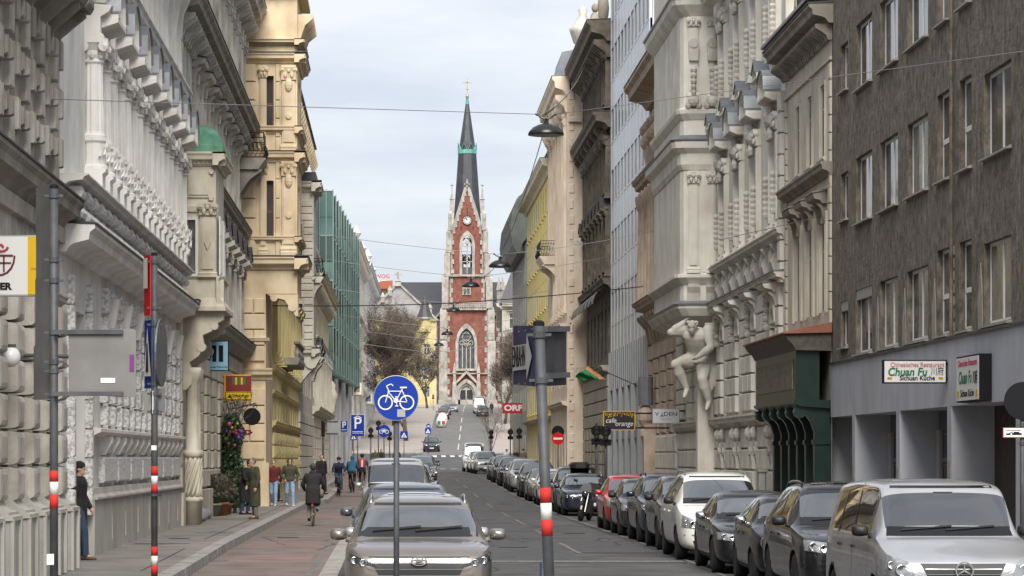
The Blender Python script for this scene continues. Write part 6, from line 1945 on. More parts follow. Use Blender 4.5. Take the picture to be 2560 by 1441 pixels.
def car(name,label,cat,d,x,S,pm,group='cars parked along the street',yaw=0.0,lv=2,z=None):
 L_,w,H_ = S['L'],S['W']/2,S['H']
 base = smoothed(car_body(S),lv)
 bvh = BVHTree.FromPolygons([v.co[:] for v in base.vertices],[p.vertices[:] for p in base.polygons])
 dm = d + L_/2
 zz = zr(dm) if z is None else z
 pitch = math.atan2(zr(d + L_) - zr(d),L_)
 Wm = T(x,dm,zz) @ RZ(-PI/2 + yaw) @ RY(pitch)
 root = thing(name,label,cat,Wm,group)
 # wheel arches
 r = S['r']
 ax = [L_/2 - S['a1'],L_/2 - S['a2']]
 body = bpy.data.objects.new('body',base)
 cut = MB()
 for a in ax:
  cut.lathe([(r + .06,-w - .3),(r + .06,w + .3)],20,(a,0,r - .01),'y')
 co = bpy.data.objects.new('cut',cut.mesh('cut',m_blk))
 TS.collection.objects.link(co)
 md = body.modifiers.new('b','BOOLEAN')
 md.operation = 'DIFFERENCE'
 md.object = co
 md.solver = 'EXACT'
 me = evaluated(body)
 see = lv >= 2
 glz = {2: ([],[]),3: ([],[])}
 if see:
  bm = bmesh.new(); bm.from_mesh(me)
  for f in bm.faces:
   if f.material_index in (2,3):
    vs_,fs_ = glz[f.material_index]
    fs_.append(tuple(range(len(vs_),len(vs_) + len(f.verts))))
    vs_ += [v.co[:] for v in f.verts]
  bmesh.ops.delete(bm,geom=[f for f in bm.faces if f.material_index in (2,3)],context='FACES')
  bm.to_mesh(me); bm.free()
 bpy.data.objects.remove(body); bpy.data.objects.remove(co)
 me.materials.clear(); me.materials.append(pm); me.materials.append(m_blk)
 for p in me.polygons:
  c = p.center
  dark = any(abs(math.hypot(c.x - a,c.z - r + .01) - (r + .06)) < .012 for a in ax) or c.z < S.get('clear',.2) + .015
  p.material_index = 1 if dark else 0
  p.use_smooth = not dark
 bo = ob('body',me,root,Wm)
 def hit(o,dr):
  h = bvh.ray_cast(Vector(o),Vector(dr).normalized())
  return (h[0],h[1]) if h[0] is not None else (None,None)
 def patch(nm,mat,cs,dr,off=.006,n=8,m=6,bt=0.0,bb=0.0,parent=None,mir=False):
  """four corners (bottom a, bottom b, top b, top a) in 3-D, thrown on to the body along dr"""
  res = []
  for sg in ((1,-1) if mir else (1,)):
   mb = MB()
   idx = {}
   A,B,D_,E = [Vector((c[0],c[1]*sg,c[2])) for c in cs]
   dv = Vector((dr[0],dr[1]*sg,dr[2])).normalized()
   for i in range(n + 1):
    for j in range(m + 1):
     s,t = i/n,j/m
     lo = A.lerp(B,s); hi = E.lerp(D_,s)
     lo.z += bb*(1 - (2*s - 1) ** 2); hi.z += bt*(1 - (2*s - 1) ** 2)
     q = lo.lerp(hi,t)
     h,nn = hit(q - dv*3,dv)
     if h is not None:
      idx[(i,j)] = len(mb.v)
      if nn.dot(dv) > 0:
       nn = -nn
      mb.v.append(tuple(h + nn*off))
   for i in range(n):
    for j in range(m):
     k = [(i,j),(i + 1,j),(i + 1,j + 1),(i,j + 1)]
     if all(q in idx for q in k):
      pts = [Vector(mb.v[idx[q]]) for q in k]
      if max((pts[a] - pts[b]).length for a in range(4) for b in range(a)) < 1.2:
       mb.face(tuple(idx[q] for q in k))
   if mb.f:
    me_ = mb.mesh(nm,mat,True)
    res.append(ob(nm,me_,parent or root,Wm))
  return res
 F_ = (-1,0,0)
 hz,nz_,cw,rs,re_,bt = S['hood'],S['nose'],S['cowl'],S['rs'],S['re'],S['belt']
 X0 = L_/2
 def fp(y,z):
  return (X0,y,z)
 wr = S.get('roofw',.70)*w
 wb = .83*w
 if see:
  car_cabin(root,Wm,S,glz,X0,w)
  for (za_,zb_,ka,kb) in ((hz + .012,hz + .125,wb*.99,wb*.96),(H_ - .125,H_ - .095,wr*1.04,wr*1.02)):
   patch('windscreen_edge',m_gloss,[fp(-ka,za_),fp(ka,za_),fp(kb,zb_),fp(-kb,zb_)],F_,.004,12,1,.0,0)
 if not see: patch('windscreen_frame',m_gloss,[fp(-wb,hz + .035),fp(wb,hz + .035),fp(wr*1.0,H_ - .095),fp(-wr*1.0,H_ - .095)],F_,.004,12,8,.035,-.0)
 if not see: patch('windscreen',m_cglass,[fp(-wb + .05,hz + .06),fp(wb - .05,hz + .06),fp(wr - .05,H_ - .125),fp(-wr + .05,H_ - .125)],F_,.009,12,8,.03,-.0)
 # wipers
 for y0,y1 in ((-wb*.75,wb*.05),(-wb*.05,wb*.72)):
  pts = []
  for k in range(6):
   h,nn = hit((X0 + 2,y0 + (y1 - y0)*k/5,hz + .075 + .05*k/5),F_)
   if h is not None:
    pts.append(tuple(h + nn*.02))
  if len(pts) > 2:
   ob('wiper',MB().tube(pts,.013,4).mesh('wiper',m_blk),root,Wm)
 # side windows
 zb_,zt_ = bt + .035,H_ - .13
 sd = (0,-1,0)
 s0,s1 = cw + .42,re_ + (.1 if S['tail'] != 'van' else -.15)
 tf = rs + .12
 cuts = [0,.46,1.0] if S['tail'] == 'sedan' else [0,.40,.76,1.0]
 def sx(t,top):
  a = (tf if top else s0); b = (re_ - .05 if top else s1 + (.28 if S['tail'] != 'van' else .1))
  return X0 - (a + (b - a)*t)
 if see:
  for t in cuts[1:-1]:
   patch('door_pillar',m_gloss,[(sx(t,0) + .05,2,zb_ - .02),(sx(t,0) - .05,2,zb_ - .02),(sx(t,1) - .04,2,zt_ + .05),(sx(t,1) + .04,2,zt_ + .05)],sd,.004,1,6,0,0,None,True)
 if not see: patch('window_trim',m_gloss,[(sx(0,0) + .1,2,zb_ - .025),(sx(1,0) - .05,2,zb_ - .02),(sx(1,1) - .03,2,zt_ + .03),(sx(0,1) + .05,2,zt_ + .03)],sd,.004,14,5,.02,0,None,True)
 for a,b in zip(cuts,cuts[1:]) if not see else ():
  patch('side_window',m_cglass,[(sx(a,0) - .02,2,zb_),(sx(b,0) + .03,2,zb_),(sx(b,1) + .03,2,zt_ + .005),(sx(a,1) - .02,2,zt_ + .005)],sd,.009,6,5,.01,0,None,True)
 # door seams and handles, sill
 for t in (cuts[1],.02):
  s_ = s0 + (s1 - s0)*t
  patch('door_seam',m_blk,[(X0 - s_ + .006,2,.32),(X0 - s_ - .006,2,.32),(X0 - s_ - .006,2,bt - .01),(X0 - s_ + .006,2,bt - .01)],sd,.003,1,8,0,0,None,True)
 for t in (.36,.7):
  s_ = s0 + (s1 - s0)*t
  for sg in (1,-1):
   h,nn = hit((X0 - s_,3*sg,bt - .14),(0,-sg,0))
   if h is not None:
    ob('door_handle',cached(('dhand',),S.get('handle',pm),lambda mb: mb.box(-.1,.1,-.025,.025,-.015,.02)),root,Wm @ T(h.x,h.y,h.z))
 patch('sill_trim',m_blk,[(X0 - S['a1'] - r - .1,2,.2),(X0 - S['a2'] + r + .1,2,.2),(X0 - S['a2'] + r + .1,2,.33),(X0 - S['a1'] - r - .1,2,.33)],sd,.004,8,2,0,0,None,True)
 # front
 for q in S.get('dark',[]):
  patch(q[0],q[5] if len(q) > 5 else m_blk,[fp(-q[1],q[3]),fp(q[1],q[3]),fp(q[2],q[4]),fp(-q[2],q[4])],F_,q[6] if len(q) > 6 else .005,10,4)
 for (ha,za,hb,zb2) in S.get('bars',[]):
  patch('grille_bar',m_satin,[fp(-ha,za),fp(ha,za),fp(hb,zb2),fp(-hb,zb2)],F_,.014,10,1)
 for q in S.get('lights',[]):
  lt = patch('headlight',q[4] if len(q) > 4 else m_lens,[(X0,q[0][0],q[0][1]),(X0,q[1][0],q[1][1]),(X0,q[2][0],q[2][1]),(X0,q[3][0],q[3][1])],(-1,-.0,0),.008,10,5,0,0,None,True)
  for (ly,lz,lr) in (q[5] if len(q) > 5 else []):
   for k,sg in enumerate((1,-1)):
    h,nn = hit((X0 + 2,ly*sg,lz),F_)
    if h is not None and lt:
     ob('lamp_lens',cached(('ll',lr),m_chrome,lambda mb: mb.lathe([(lr*.75,-.01),(lr,-.01),(lr,.02),(lr*.8,.025),(lr*.7,.005),(.001,.012)],14,(0,0,0),'x'),True),lt[min(k,len(lt) - 1)],Wm @ T(h.x,h.y,h.z))
 for q in S.get('round',[]):
  for sg in (1,-1):
   h,nn = hit((X0 + 2,q[0]*sg,q[1]),F_)
   if h is None:
    continue
   o_ = ob('headlight',cached(('rl',q[2]),m_chrome,lambda mb: mb.lathe([(q[2],-.05),(q[2],.03),(q[2]*.85,.045),(q[2]*.82,.02),(.001,.035)],18,(0,0,0),'x'),True),root,Wm @ T(h.x - .01,h.y,h.z))
   ob('lamp_lens',cached(('rl2',q[2]),m_lens,lambda mb: mb.lathe([(q[2]*.84,.02),(q[2]*.6,.05),(.001,.06)],18,(0,0,0),'x'),True),o_,Wm @ T(h.x - .01,h.y,h.z))
 if S.get('plate',True):
  h,nn = hit((X0 + 2,0,S.get('platez',.42)),F_)
  if h is not None:
   o_ = ob('number_plate',cached(('plate',),m_plate,lambda mb: mb.box(-.01,.012,-.26,.26,-.055,.055)),root,Wm @ T(h.x + .012,0,h.z))
   ob('plate_strip',cached(('plateb',),m_plateb,lambda mb: mb.box(.012,.014,-.26,-.22,-.05,.05)),o_,Wm @ T(h.x + .012,0,h.z))
 if S.get('emblem'):
  ey,ez,er = S['emblem']
  h,nn = hit((X0 + 2,0,ez),F_)
  if h is not None:
   mb = MB()
   if S.get('emb') == 'star':
    mb.lathe([(er*.86,0),(er,0),(er,.03),(er*.86,.03)],20,(0,0,0),'x')
    for q in range(3):
     aa = PI/2 + q*2*PI/3
     mb.hexa([(0,.12*er*math.cos(aa + 1.57),.12*er*math.sin(aa + 1.57)),(0,-.12*er*math.cos(aa + 1.57),-.12*er*math.sin(aa + 1.57)),(.02,-.12*er*math.cos(aa + 1.57),-.12*er*math.sin(aa + 1.57)),(.02,.12*er*math.cos(aa + 1.57),.12*er*math.sin(aa + 1.57)),
         (0,er*.9*math.cos(aa),er*.9*math.sin(aa)),(0,er*.88*math.cos(aa + .03),er*.88*math.sin(aa + .03)),(.02,er*.88*math.cos(aa + .03),er*.88*math.sin(aa + .03)),(.02,er*.9*math.cos(aa),er*.9*math.sin(aa))])
   elif S.get('emb') == 'oval_h':
    k = len(mb.v)
    mb.lathe([(er*.84,0),(er,0),(er,.03),(er*.84,.03)],22,(0,0,0),'x')
    mb.v = [(a,b*1.75,c) for a,b,c in mb.v]
    for y0 in (-.55,.55):
     mb.hexa([(0,er*(y0 - .35),-er*.6),(0,er*(y0 - .05),-er*.6),(.03,er*(y0 - .05),-er*.6),(.03,er*(y0 - .35),-er*.6),(0,er*(y0 + .05),er*.6),(0,er*(y0 + .35),er*.6),(.03,er*(y0 + .35),er*.6),(.03,er*(y0 + .05),er*.6)])
    mb.hexa([(0,-er*.7,-er*.3),(0,-er*.6,-er*.05),(.028,-er*.6,-er*.05),(.028,-er*.7,-er*.3),(0,er*.6,er*.05),(0,er*.7,er*.3),(.028,er*.7,er*.3),(.028,er*.6,er*.05)])
   else:
    mb.lathe([(er*.8,0),(er,0),(er,.025),(er*.8,.03),(.001,.02)],14,(0,0,0),'x')
   ob('emblem',mb.mesh('emblem',m_chrome),root,Wm @ T(h.x + S.get('embx',.01),0,h.z))
 # mirrors
 mm = S.get('mirror',pm)
 for sg in (1,-1):
  sxx = X0 - cw - .42
  def mir(mb):
   for_ = [(math.copysign(abs(math.cos(a)) ** .6,math.cos(a)),math.copysign(abs(math.sin(a)) ** .6,math.sin(a))) for a in [q*PI/8 for q in range(16)]]
   mb.rings([[(xx_,k_*.105*c_,k_*.075*s_ + .01) for c_,s_ in for_] for xx_,k_ in ((-.07,.9),(-.06,1.0),(.0,.98),(.06,.8),(.095,.45))])
   mb.tube([(-.0,-sg*.10,-.05),(-.02,-sg*.24,-.09)],.035,6)
  ob('wing_mirror',cached(('mir',sg),mm,mir,True),root,Wm @ T(sxx,sg*(w + .09),bt + .08) @ RZ(sg*.12))
 # roof rails, aerial
 if S.get('rails'):
  for sg in (1,-1):
   pts = []
   for k in range(9):
    s_ = rs + .12 + (re_ - rs - .2)*k/8
    h,nn = hit((X0 - s_,sg*wr*.93,5),(0,0,-1))
    if h is not None:
     pts.append((h.x,h.y,h.z + (.055 if 0 < k < 8 else -.01)))
   if len(pts) > 3:
    ob('roof_rail',MB().tube(pts,.02,6).mesh('roof_rail',S['rails'],True),root,Wm)
 if S.get('aerial'):
  h,nn = hit((X0 - re_ + .2,0,5),(0,0,-1))
  if h is not None:
   ob('aerial',MB().tube([tuple(h),(h.x - .22,0,h.z + .28)],.008,4).mesh('aerial',m_blk),root,Wm)
 if S.get('sunroof'):
  patch('sunroof',m_cglass,[(X0 - rs - .25,-wr*.7,3),(X0 - rs - .25,wr*.7,3),(X0 - re_ + .4,wr*.7,3),(X0 - re_ + .4,-wr*.7,3)],(0,0,-1),.008,6,6)
 # wheels
 def tyre(mb):
  mb.lathe([(r - .11,-.1),(r - .03,-.105),(r,-.075),(r,.075),(r - .03,.105),(r - .11,.1)],24,(0,0,0),'y')
 def rim(mb):
  mb.lathe([(r - .12,.03),(r - .10,.095),(r - .125,.1),(r - .14,.05)],24,(0,0,0),'y')
  mb.lathe([(.001,.075),(.06,.075),(.07,.05)],12,(0,0,0),'y')
  for k in range(5):
   aa = k*2*PI/5 + .3
   c,s = math.cos(aa),math.sin(aa)
   q = r - .12
   mb.hexa([(c*.04 - s*.035,.05,s*.04 + c*.035),(c*.04 + s*.035,.05,s*.04 - c*.035),(c*q + s*.045,.06,s*q - c*.045),(c*q - s*.045,.06,s*q + c*.045),
       (c*.04 - s*.03,.085,s*.04 + c*.03),(c*.04 + s*.03,.085,s*.04 - c*.03),(c*q + s*.035,.092,s*q - c*.035),(c*q - s*.035,.092,s*q + c*.035)])
 for a in ax:
  for sg in (1,-1):
   wm_ = Wm @ T(a,sg*(w - .125),r) @ (RZ(PI) if sg < 0 else Matrix())
   wh = ob('wheel',cached(('tyre',r),m_tyre,tyre,True),root,wm_)
   ob('rim',cached(('rim',r),S.get('rimm',m_rim),rim),wh,wm_)
   ob('brake_disc',cached(('bd',r),m_blk,lambda mb: mb.lathe([(.001,.02),(r - .12,.02),(r - .12,-.05),(.001,-.05)],16,(0,0,0),'y')),wh,wm_)
 return root
def spec(base,**k):
 s = dict(base)
 s.update(k)
 return s
SUV = dict(L=4.48,W=1.85,H=1.65,hood=1.07,nose=.95,cowl=1.12,rs=1.92,re=3.75,belt=1.05,r=.35,a1=.88,a2=3.55,tail='hatch',clear=.22,platez=.45,
    lights=[((.50,.74),(.86,.80),(.87,.92),(.55,.83),m_lens,[(.68,.81,.055),(.8,.83,.05)])],dark=[('grille',.48,.55,.66,.82),('lower_grille',.66,.72,.30,.46)],bars=[(.5,.75,.5,.765),(.5,.70,.5,.715)])
HATCH = dict(L=4.0,W=1.72,H=1.5,hood=.98,nose=.84,cowl=1.0,rs=1.72,re=3.3,belt=.95,r=.31,a1=.8,a2=3.3,tail='hatch',clear=.18,platez=.40,
     lights=[((.50,.62),(.80,.66),(.80,.82),(.56,.76),m_lens,[(.66,.70,.055)])],dark=[('grille',.36,.42,.60,.70),('lower_grille',.6,.62,.24,.38)])
SEDAN = dict(L=4.62,W=1.8,H=1.45,hood=.94,nose=.80,cowl=1.25,rs=2.05,re=3.2,belt=.92,r=.32,a1=.85,a2=3.65,tail='sedan',clear=.17,platez=.40,
     lights=[((.48,.58),(.84,.62),(.84,.75),(.52,.70),m_lens,[(.6,.65,.05),(.74,.67,.05)])],dark=[('grille',.34,.38,.55,.69),('lower_grille',.62,.64,.22,.36)])
MPV = spec(HATCH,L=4.73,W=1.86,H=1.75,hood=1.10,nose=.90,cowl=.92,rs=1.85,re=4.1,belt=1.08,r=.33,a1=.9,a2=3.75,clear=.2)
VAN = dict(L=4.76,W=1.9,H=1.9,hood=1.18,nose=.98,cowl=.82,rs=1.42,re=4.45,belt=1.16,r=.34,a1=.85,a2=4.0,tail='van',clear=.2,roofw=.78,platez=.46,
    lights=[((.58,.70),(.88,.76),(.86,.98),(.64,.88),m_lens,[(.74,.82,.07)])],dark=[('grille',.42,.5,.68,.86),('lower_grille',.7,.74,.30,.46)])
BIGVAN = spec(VAN,L=5.6,W=2.0,H=2.55,hood=1.3,nose=1.1,cowl=.85,rs=1.55,re=5.3,a2=4.6,belt=1.3,roofw=.82)
p_taupe = paint('taupe',(0.20,0.18,0.165),.55)
p_silver = paint('silver',(0.42,0.43,0.45),.6)
p_black = paint('black',(0.010,0.010,0.012),.2)
p_anth = paint('anthracite',(0.035,0.036,0.04),.4)
p_navy = paint('navy',(0.018,0.026,0.045),.4)
p_white = paint('white',(0.62,0.62,0.61),0.0)
p_red = paint('red',(0.42,0.018,0.016),.1)
p_green = paint('grey_green',(0.16,0.16,0.13),.5)
p_slate = paint('slate_blue',(0.07,0.085,0.11),.4)
p_wine = paint('wine',(0.14,0.01,0.02),.3)
# the row in the middle, nearest first (fronts towards us)
TUC = spec(SUV,hood=1.15,nose=1.05,belt=1.09,H=1.67,lights=[((.50,.825),(.87,.89),(.875,.995),(.60,.89),m_lensd,[(.68,.88,.045),(.79,.905,.045)])],
    dark=[('grille',.40,.62,.56,.955,m_blk,.006),('lower_grille',.55,.50,.28,.44)],
    bars=[(.578,.87,.580,.877),(.538,.795,.540,.802),(.493,.72,.495,.727),(.453,.645,.455,.652)],emblem=(0,.90,.058),emb='oval_h',embx=.02,rails=m_chrome,mirror=p_taupe,handle=m_chrome,platez=.42)
car('parked_suv','taupe SUV with a wide chrome-barred grille parked behind the bicycle sign','car',36.0,.28,TUC,p_taupe,lv=3)
car('parked_hatchback','silver car with a dark glass roof directly behind the taupe SUV','car',41.6,.30,spec(HATCH,H=1.62,sunroof=True),p_silver)
car('parked_estate','dark blue-roofed estate third in the row behind the taupe SUV','car',48.5,.18,spec(MPV,H=1.66),p_slate)
car('parked_van','silver passenger van with big mirrors behind the dark cars left of centre','van',80.5,.0,spec(VAN,H=2.02,mirror=p_silver),p_silver)
for i,(dd,xx,S_,pm_,lb) in enumerate(((100,.35,spec(SUV,H=1.72),p_slate,'slate blue SUV whose roof shows above the silver van'),(127,.62,SUV,p_anth,'anthracite SUV right behind the silver van in the middle row'),
            (146,1.0,SEDAN,p_silver,'silver saloon in the middle row before the junction'),(170,1.45,SUV,p_slate,'blue-grey SUV farther up the middle row'),(200,1.9,HATCH,p_black,'small black car last in the middle row before the junction'))):
 car('parked_car',lb,'car',dd,xx,S_,pm_,lv=1)
# the right-hand row
VITO = spec(VAN,lights=[((.55,.66),(.90,.74),(.87,.98),(.66,.90),m_lens,[(.74,.80,.075),(.84,.86,.05)])],dark=[('grille',.42,.52,.70,.88),('lower_grille',.7,.74,.30,.46)],bars=[(.44,.75,.445,.758),(.46,.81,.465,.818)],
   emblem=(0,.80,.11),emb='star',embx=.03,mirror=m_blk,rails=None,handle=m_blk)
car('parked_minivan','silver minivan with a star emblem nearest on the right','van',35.6,6.80,VITO,p_silver,yaw=.012,lv=3)
car('parked_suv','black SUV with roof rails right behind the silver minivan','car',42.1,6.72,spec(SUV,L=4.85,W=1.93,H=1.76,hood=1.12,nose=.98,cowl=1.3,rs=2.1,re=4.1,a2=3.85,r=.37,belt=1.1,lights=[((.48,.75),(.88,.80),(.88,.95),(.52,.90),m_lens,[(.63,.83,.06),(.78,.86,.06)])],dark=[('grille',.42,.44,.62,.90,m_gloss),('lower_grille',.75,.78,.28,.42)],rails=m_gloss,mirror=m_blk,sunroof=True),p_black,lv=3)
car('parked_city_car','tiny black city car with round chrome headlights and mirrors','car',47.9,6.62,spec(HATCH,L=3.55,W=1.63,H=1.49,hood=1.0,nose=.86,cowl=.78,rs=1.4,re=2.75,a1=.7,a2=3.0,r=.29,belt=.97,lights=[],round=[(.60,.72,.12),(.58,.46,.075)],dark=[('lower_grille',.5,.5,.24,.36)],mirror=m_chrome,roofw=.66),p_black,lv=2)
car('parked_saloon','black saloon with a chrome mirror between the city car and the white people carrier','car',52.3,6.55,spec(SEDAN,L=4.4,mirror=m_chrome,H=1.47),p_black)
car('parked_people_carrier','white people carrier with large slanted headlights and an orange leaflet','car',58.2,6.50,spec(MPV,nose=.92,lights=[((.42,.62),(.86,.66),(.84,.90),(.62,.80),m_lens,[(.66,.72,.07),(.78,.76,.05)])],dark=[('grille',.30,.32,.575,.615),('lower_grille',.62,.66,.28,.40)],bars=[(.82,.50,.82,.52)],rails=m_rim,mirror=m_blk),p_white,lv=3)
car('parked_crossover','grey-black crossover squeezed behind the white people carrier','car',63.6,6.58,spec(SUV,L=4.3,mirror=m_blk),p_anth)
car('parked_suv','dark blue SUV with twin headlights behind the white people carrier','car',69.2,6.62,spec(SUV,rails=m_gloss,mirror=p_navy),p_navy)
car('parked_hatchback','dark grey hatchback with a black mirror behind the red car','car',75.3,6.55,spec(HATCH,L=4.1,mirror=m_blk),p_anth)
car('parked_hatchback','bright red small hatchback on the right','car',81.2,6.60,spec(HATCH,H=1.55,lights=[((.44,.62),(.80,.66),(.79,.86),(.58,.78),m_lens,[(.66,.71,.07)])],dark=[('lower_bumper',.74,.78,.24,.50),('grille',.30,.34,.58,.64)],aerial=True),p_red)
car('parked_estate','dark blue estate with a toothed grille beside the motorcycle','car',101.5,6.6,spec(SEDAN,H=1.48,tail='hatch',re=3.9,nose=.84,bars=[(.36,.715,.38,.725)],lights=[((.40,.60),(.84,.64),(.84,.76),(.46,.73),m_lensd,[(.55,.66,.045),(.72,.68,.045)])],rails=m_chrome),p_navy)
car('parked_suv','black SUV with a roof box behind the dark blue estate','car',107.6,6.7,spec(SUV,H=1.72),p_black)
rows = [(114.0,SEDAN,p_slate,'blue-grey saloon behind the leaning signpost'),(121.5,HATCH,p_white,'white hatchback partly hidden by the leaning signpost'),(129,SEDAN,p_green,'grey-green saloon left of the leaning signpost'),
  (137,SUV,p_anth,'anthracite SUV fourth beyond the leaning signpost'),(149,spec(SUV,H=1.7),p_silver,'silver SUV near the end of the first block, right'),(156.5,HATCH,p_anth,'dark hatchback tucked behind the silver SUV'),
  (164.5,spec(SUV,bars=[(.5,.80,.5,.815),(.5,.74,.5,.755),(.5,.68,.5,.695)]),p_black,'black SUV with chrome grille bars on the right row'),(176,SUV,p_anth,'charcoal SUV following the black chrome-grille SUV'),(186,HATCH,p_black,'black hatchback far up the right row'),
  (222,spec(SUV,H=1.75),p_silver,'pale silver SUV close to the crossing, right'),(232,SUV,p_white,'white SUV close to the crossing, right'),(243,spec(SUV,H=1.8),p_white,'white off-roader behind the other white SUV'),(256,BIGVAN,p_white,'tall white delivery van before the junction')]
for dd,S_,pm_,lb in rows:
 car('delivery_van' if S_ is BIGVAN else 'parked_car',lb,'van' if S_ is BIGVAN else 'car',dd,6.65 + (0.15 if dd > 200 else 0),S_,pm_,lv=1)
# up the hill
for dd,xx,S_,pm_,lb in ((345,4.15,spec(SUV,L=5.0,W=1.97,H=1.76),p_navy,'large dark SUV parked just beyond the crossing'),(436,6.95,SUV,p_wine,'wine red SUV parked on the hill left'),(450,7.5,SEDAN,p_slate,'blue-grey car parked behind the wine red SUV'),
       (470,9.0,SEDAN,p_silver,'pale silver car standing before the church steps'),(452,13.0,spec(BIGVAN,H=2.7),p_white,'white van on the hill right, in front of the church'),(445,13.05,SUV,p_slate,'blue-grey SUV in front of the hill van')):
 if dd == 452:
  dd = 457
 car('hill_van' if S_['tail'] == 'van' else 'hill_car',lb,'van' if S_['tail'] == 'van' else 'car',dd,xx,S_,pm_,'vehicles on the hill',lv=1)
# roof box of the black SUV, leaflet under the wiper of the people carrier
one('roof_box','long black roof box on the black SUV','roof box',MB().rings([[(6.8 + a*k*.85,109 + b,1.62 + c) for a,c in ((-.4,0),(.4,0),(.42,.12),(.3,.22),(-.3,.22),(-.42,.12))] for k,b in ((.5,0),(1,.3),(1,1.6),(.6,2.0))]),m_blk)
one('paper_leaflet','orange leaflet on the bonnet of the white people carrier','leaflet',MB().hexa([(6.6,58.62,1.00),(6.86,58.62,1.00),(6.86,58.82,1.045),(6.6,58.82,1.045),(6.6,58.62,1.005),(6.86,58.62,1.005),(6.86,58.82,1.05),(6.6,58.82,1.05)]),M('orange_paper',(.6,.16,.04),rough=.7))
# ---------------------------------------------------------------- people
m_skin = M('skin',(0.50,0.30,0.22),rough=0.6)
m_hair = M('dark_hair',(0.02,0.014,0.01),rough=0.7)
def cloth(name,col):
 return M('cloth_' + name,col,tuple(c*1.35 for c in col),scale=9,rough=0.9,bump=0.25,bscale=30)
c_black = cloth('black',(0.012,0.012,0.014))
c_navy = cloth('navy',(0.018,0.024,0.045))
c_jean = cloth('dark_jeans',(0.03,0.045,0.085))
c_ljean = cloth('light_jeans',(0.20,0.29,0.42))
c_olive = cloth('olive',(0.045,0.048,0.03))
c_khaki = cloth('khaki',(0.13,0.115,0.09))
c_maroon = cloth('maroon',(0.10,0.015,0.02))
c_teal = cloth('teal',(0.012,0.06,0.075))
c_blue = cloth('petrol_blue',(0.015,0.07,0.13))
c_grey = cloth('grey',(0.12,0.12,0.125))
c_white = cloth('pale',(0.5,0.5,0.5))
c_red = cloth('red',(0.35,0.03,0.03))
m_brown = M('brown_leather',(0.10,0.05,0.025),rough=0.6)
J0 = dict(pelvis=(0,0,.96),neck=(0,0,1.47),head=(0,-.015,1.625),
    sh=(.185,0,1.42),el=(.25,.03,1.14),wr=(.255,-.04,.90),hip=(.095,0,.93),kn=(.105,-.02,.51),an=(.105,.025,.09))
def joints(P):
 J = {}
 for k,v in J0.items():
  if k in ('pelvis','neck','head'):
   J[k] = Vector(v)
  else:
   J[k + '_l'] = Vector(v)
   J[k + '_r'] = Vector((-v[0],v[1],v[2]))
 for k,v in P.items():
  J[k] = Vector(v)
 return J
def limb(mb,pts,rad,n=10):
 mb.tube([tuple(p) for p in pts],rad,n)
 for p,r in zip(pts,rad):
  mb.ball(tuple(p),r*.99,r*.99,r*.99,8,6)
def torso(mb,J,k=1.0,low=-.06,shy=1.0,neck=True):
 a,b = J['pelvis'],J['neck']
 ax = (b - a)
 fwd = Vector((0,-1,0))
 side = (J['sh_l'] - J['sh_r']).normalized()
 prof = [(low,.155,.115),(.05,.165,.12),(.3,.145,.105),(.55,.165,.12),(.8,.19,.125),(.93,.165,.10),(1.0,.075,.07)]
 up = ax.normalized()
 f = side.cross(up).normalized()
 rg = []
 for t,rx,ry in prof:
  c = a + ax*t if t >= 0 else a + Vector((0,0,t*2.0 if low < -.1 else t))
  kk = k*(1.08 if t < 0 and low < -.1 else 1)
  rg.append([tuple(c + side*(rx*kk*math.cos(q*PI/8)) + f*(ry*kk*math.sin(q*PI/8))) for q in range(16)])
 mb.rings(rg)
def hand(mb,wr,dirv,sg,n=5):
 d = Vector(dirv).normalized()
 s = d.cross(Vector((sg,0,.2))).normalized()
 pn = d.cross(s)
 palm = wr + d*.05
 mb.ball(tuple(palm),.03,.036,.045,8,6)
 mb.tube([tuple(wr),tuple(palm + d*.03)],[.026,.032],8)
 for i in range(4):
  o = s*(.027 - .018*i)
  L_ = (.062,.072,.068,.052)[i]
  p0 = palm + d*.03 + o
  p1 = p0 + d*L_*.55 + pn*.006
  p2 = p1 + d*L_*.4 + pn*.022*1
  mb.tube([tuple(p0),tuple(p1),tuple(p2)],[.0095,.009,.0075],6)
 t0 = palm + s*.03 - d*.015
 mb.tube([tuple(t0),tuple(t0 + s*.022 + d*.028),tuple(t0 + s*.026 + d*.058)],[.012,.011,.009],6)
def head_mesh(mb,J):
 h = J['head']
 mb.ball(tuple(h + Vector((0,.008,.02))),.077,.095,.105,14,10)
 mb.ball(tuple(h + Vector((0,-.03,-.06))),.055,.06,.06,10,7)
 mb.tube([tuple(h + Vector((0,-.088,.03))),tuple(h + Vector((0,-.112,-.012)))],[.010,.017],6)
 mb.ball(tuple(h + Vector((0,-.085,-.055))),.022,.014,.010,8,5)
 for sx in (-1,1):
  mb.ball(tuple(h + Vector((sx*.078,.01,0))),.012,.022,.032,8,6)
  mb.ball(tuple(h + Vector((sx*.032,-.082,.034))),.018,.012,.007,8,5)
 mb.tube([tuple(h + Vector((0,.015,-.05))),tuple(J['neck'] + Vector((0,.005,-.03)))],[.055,.062],12)
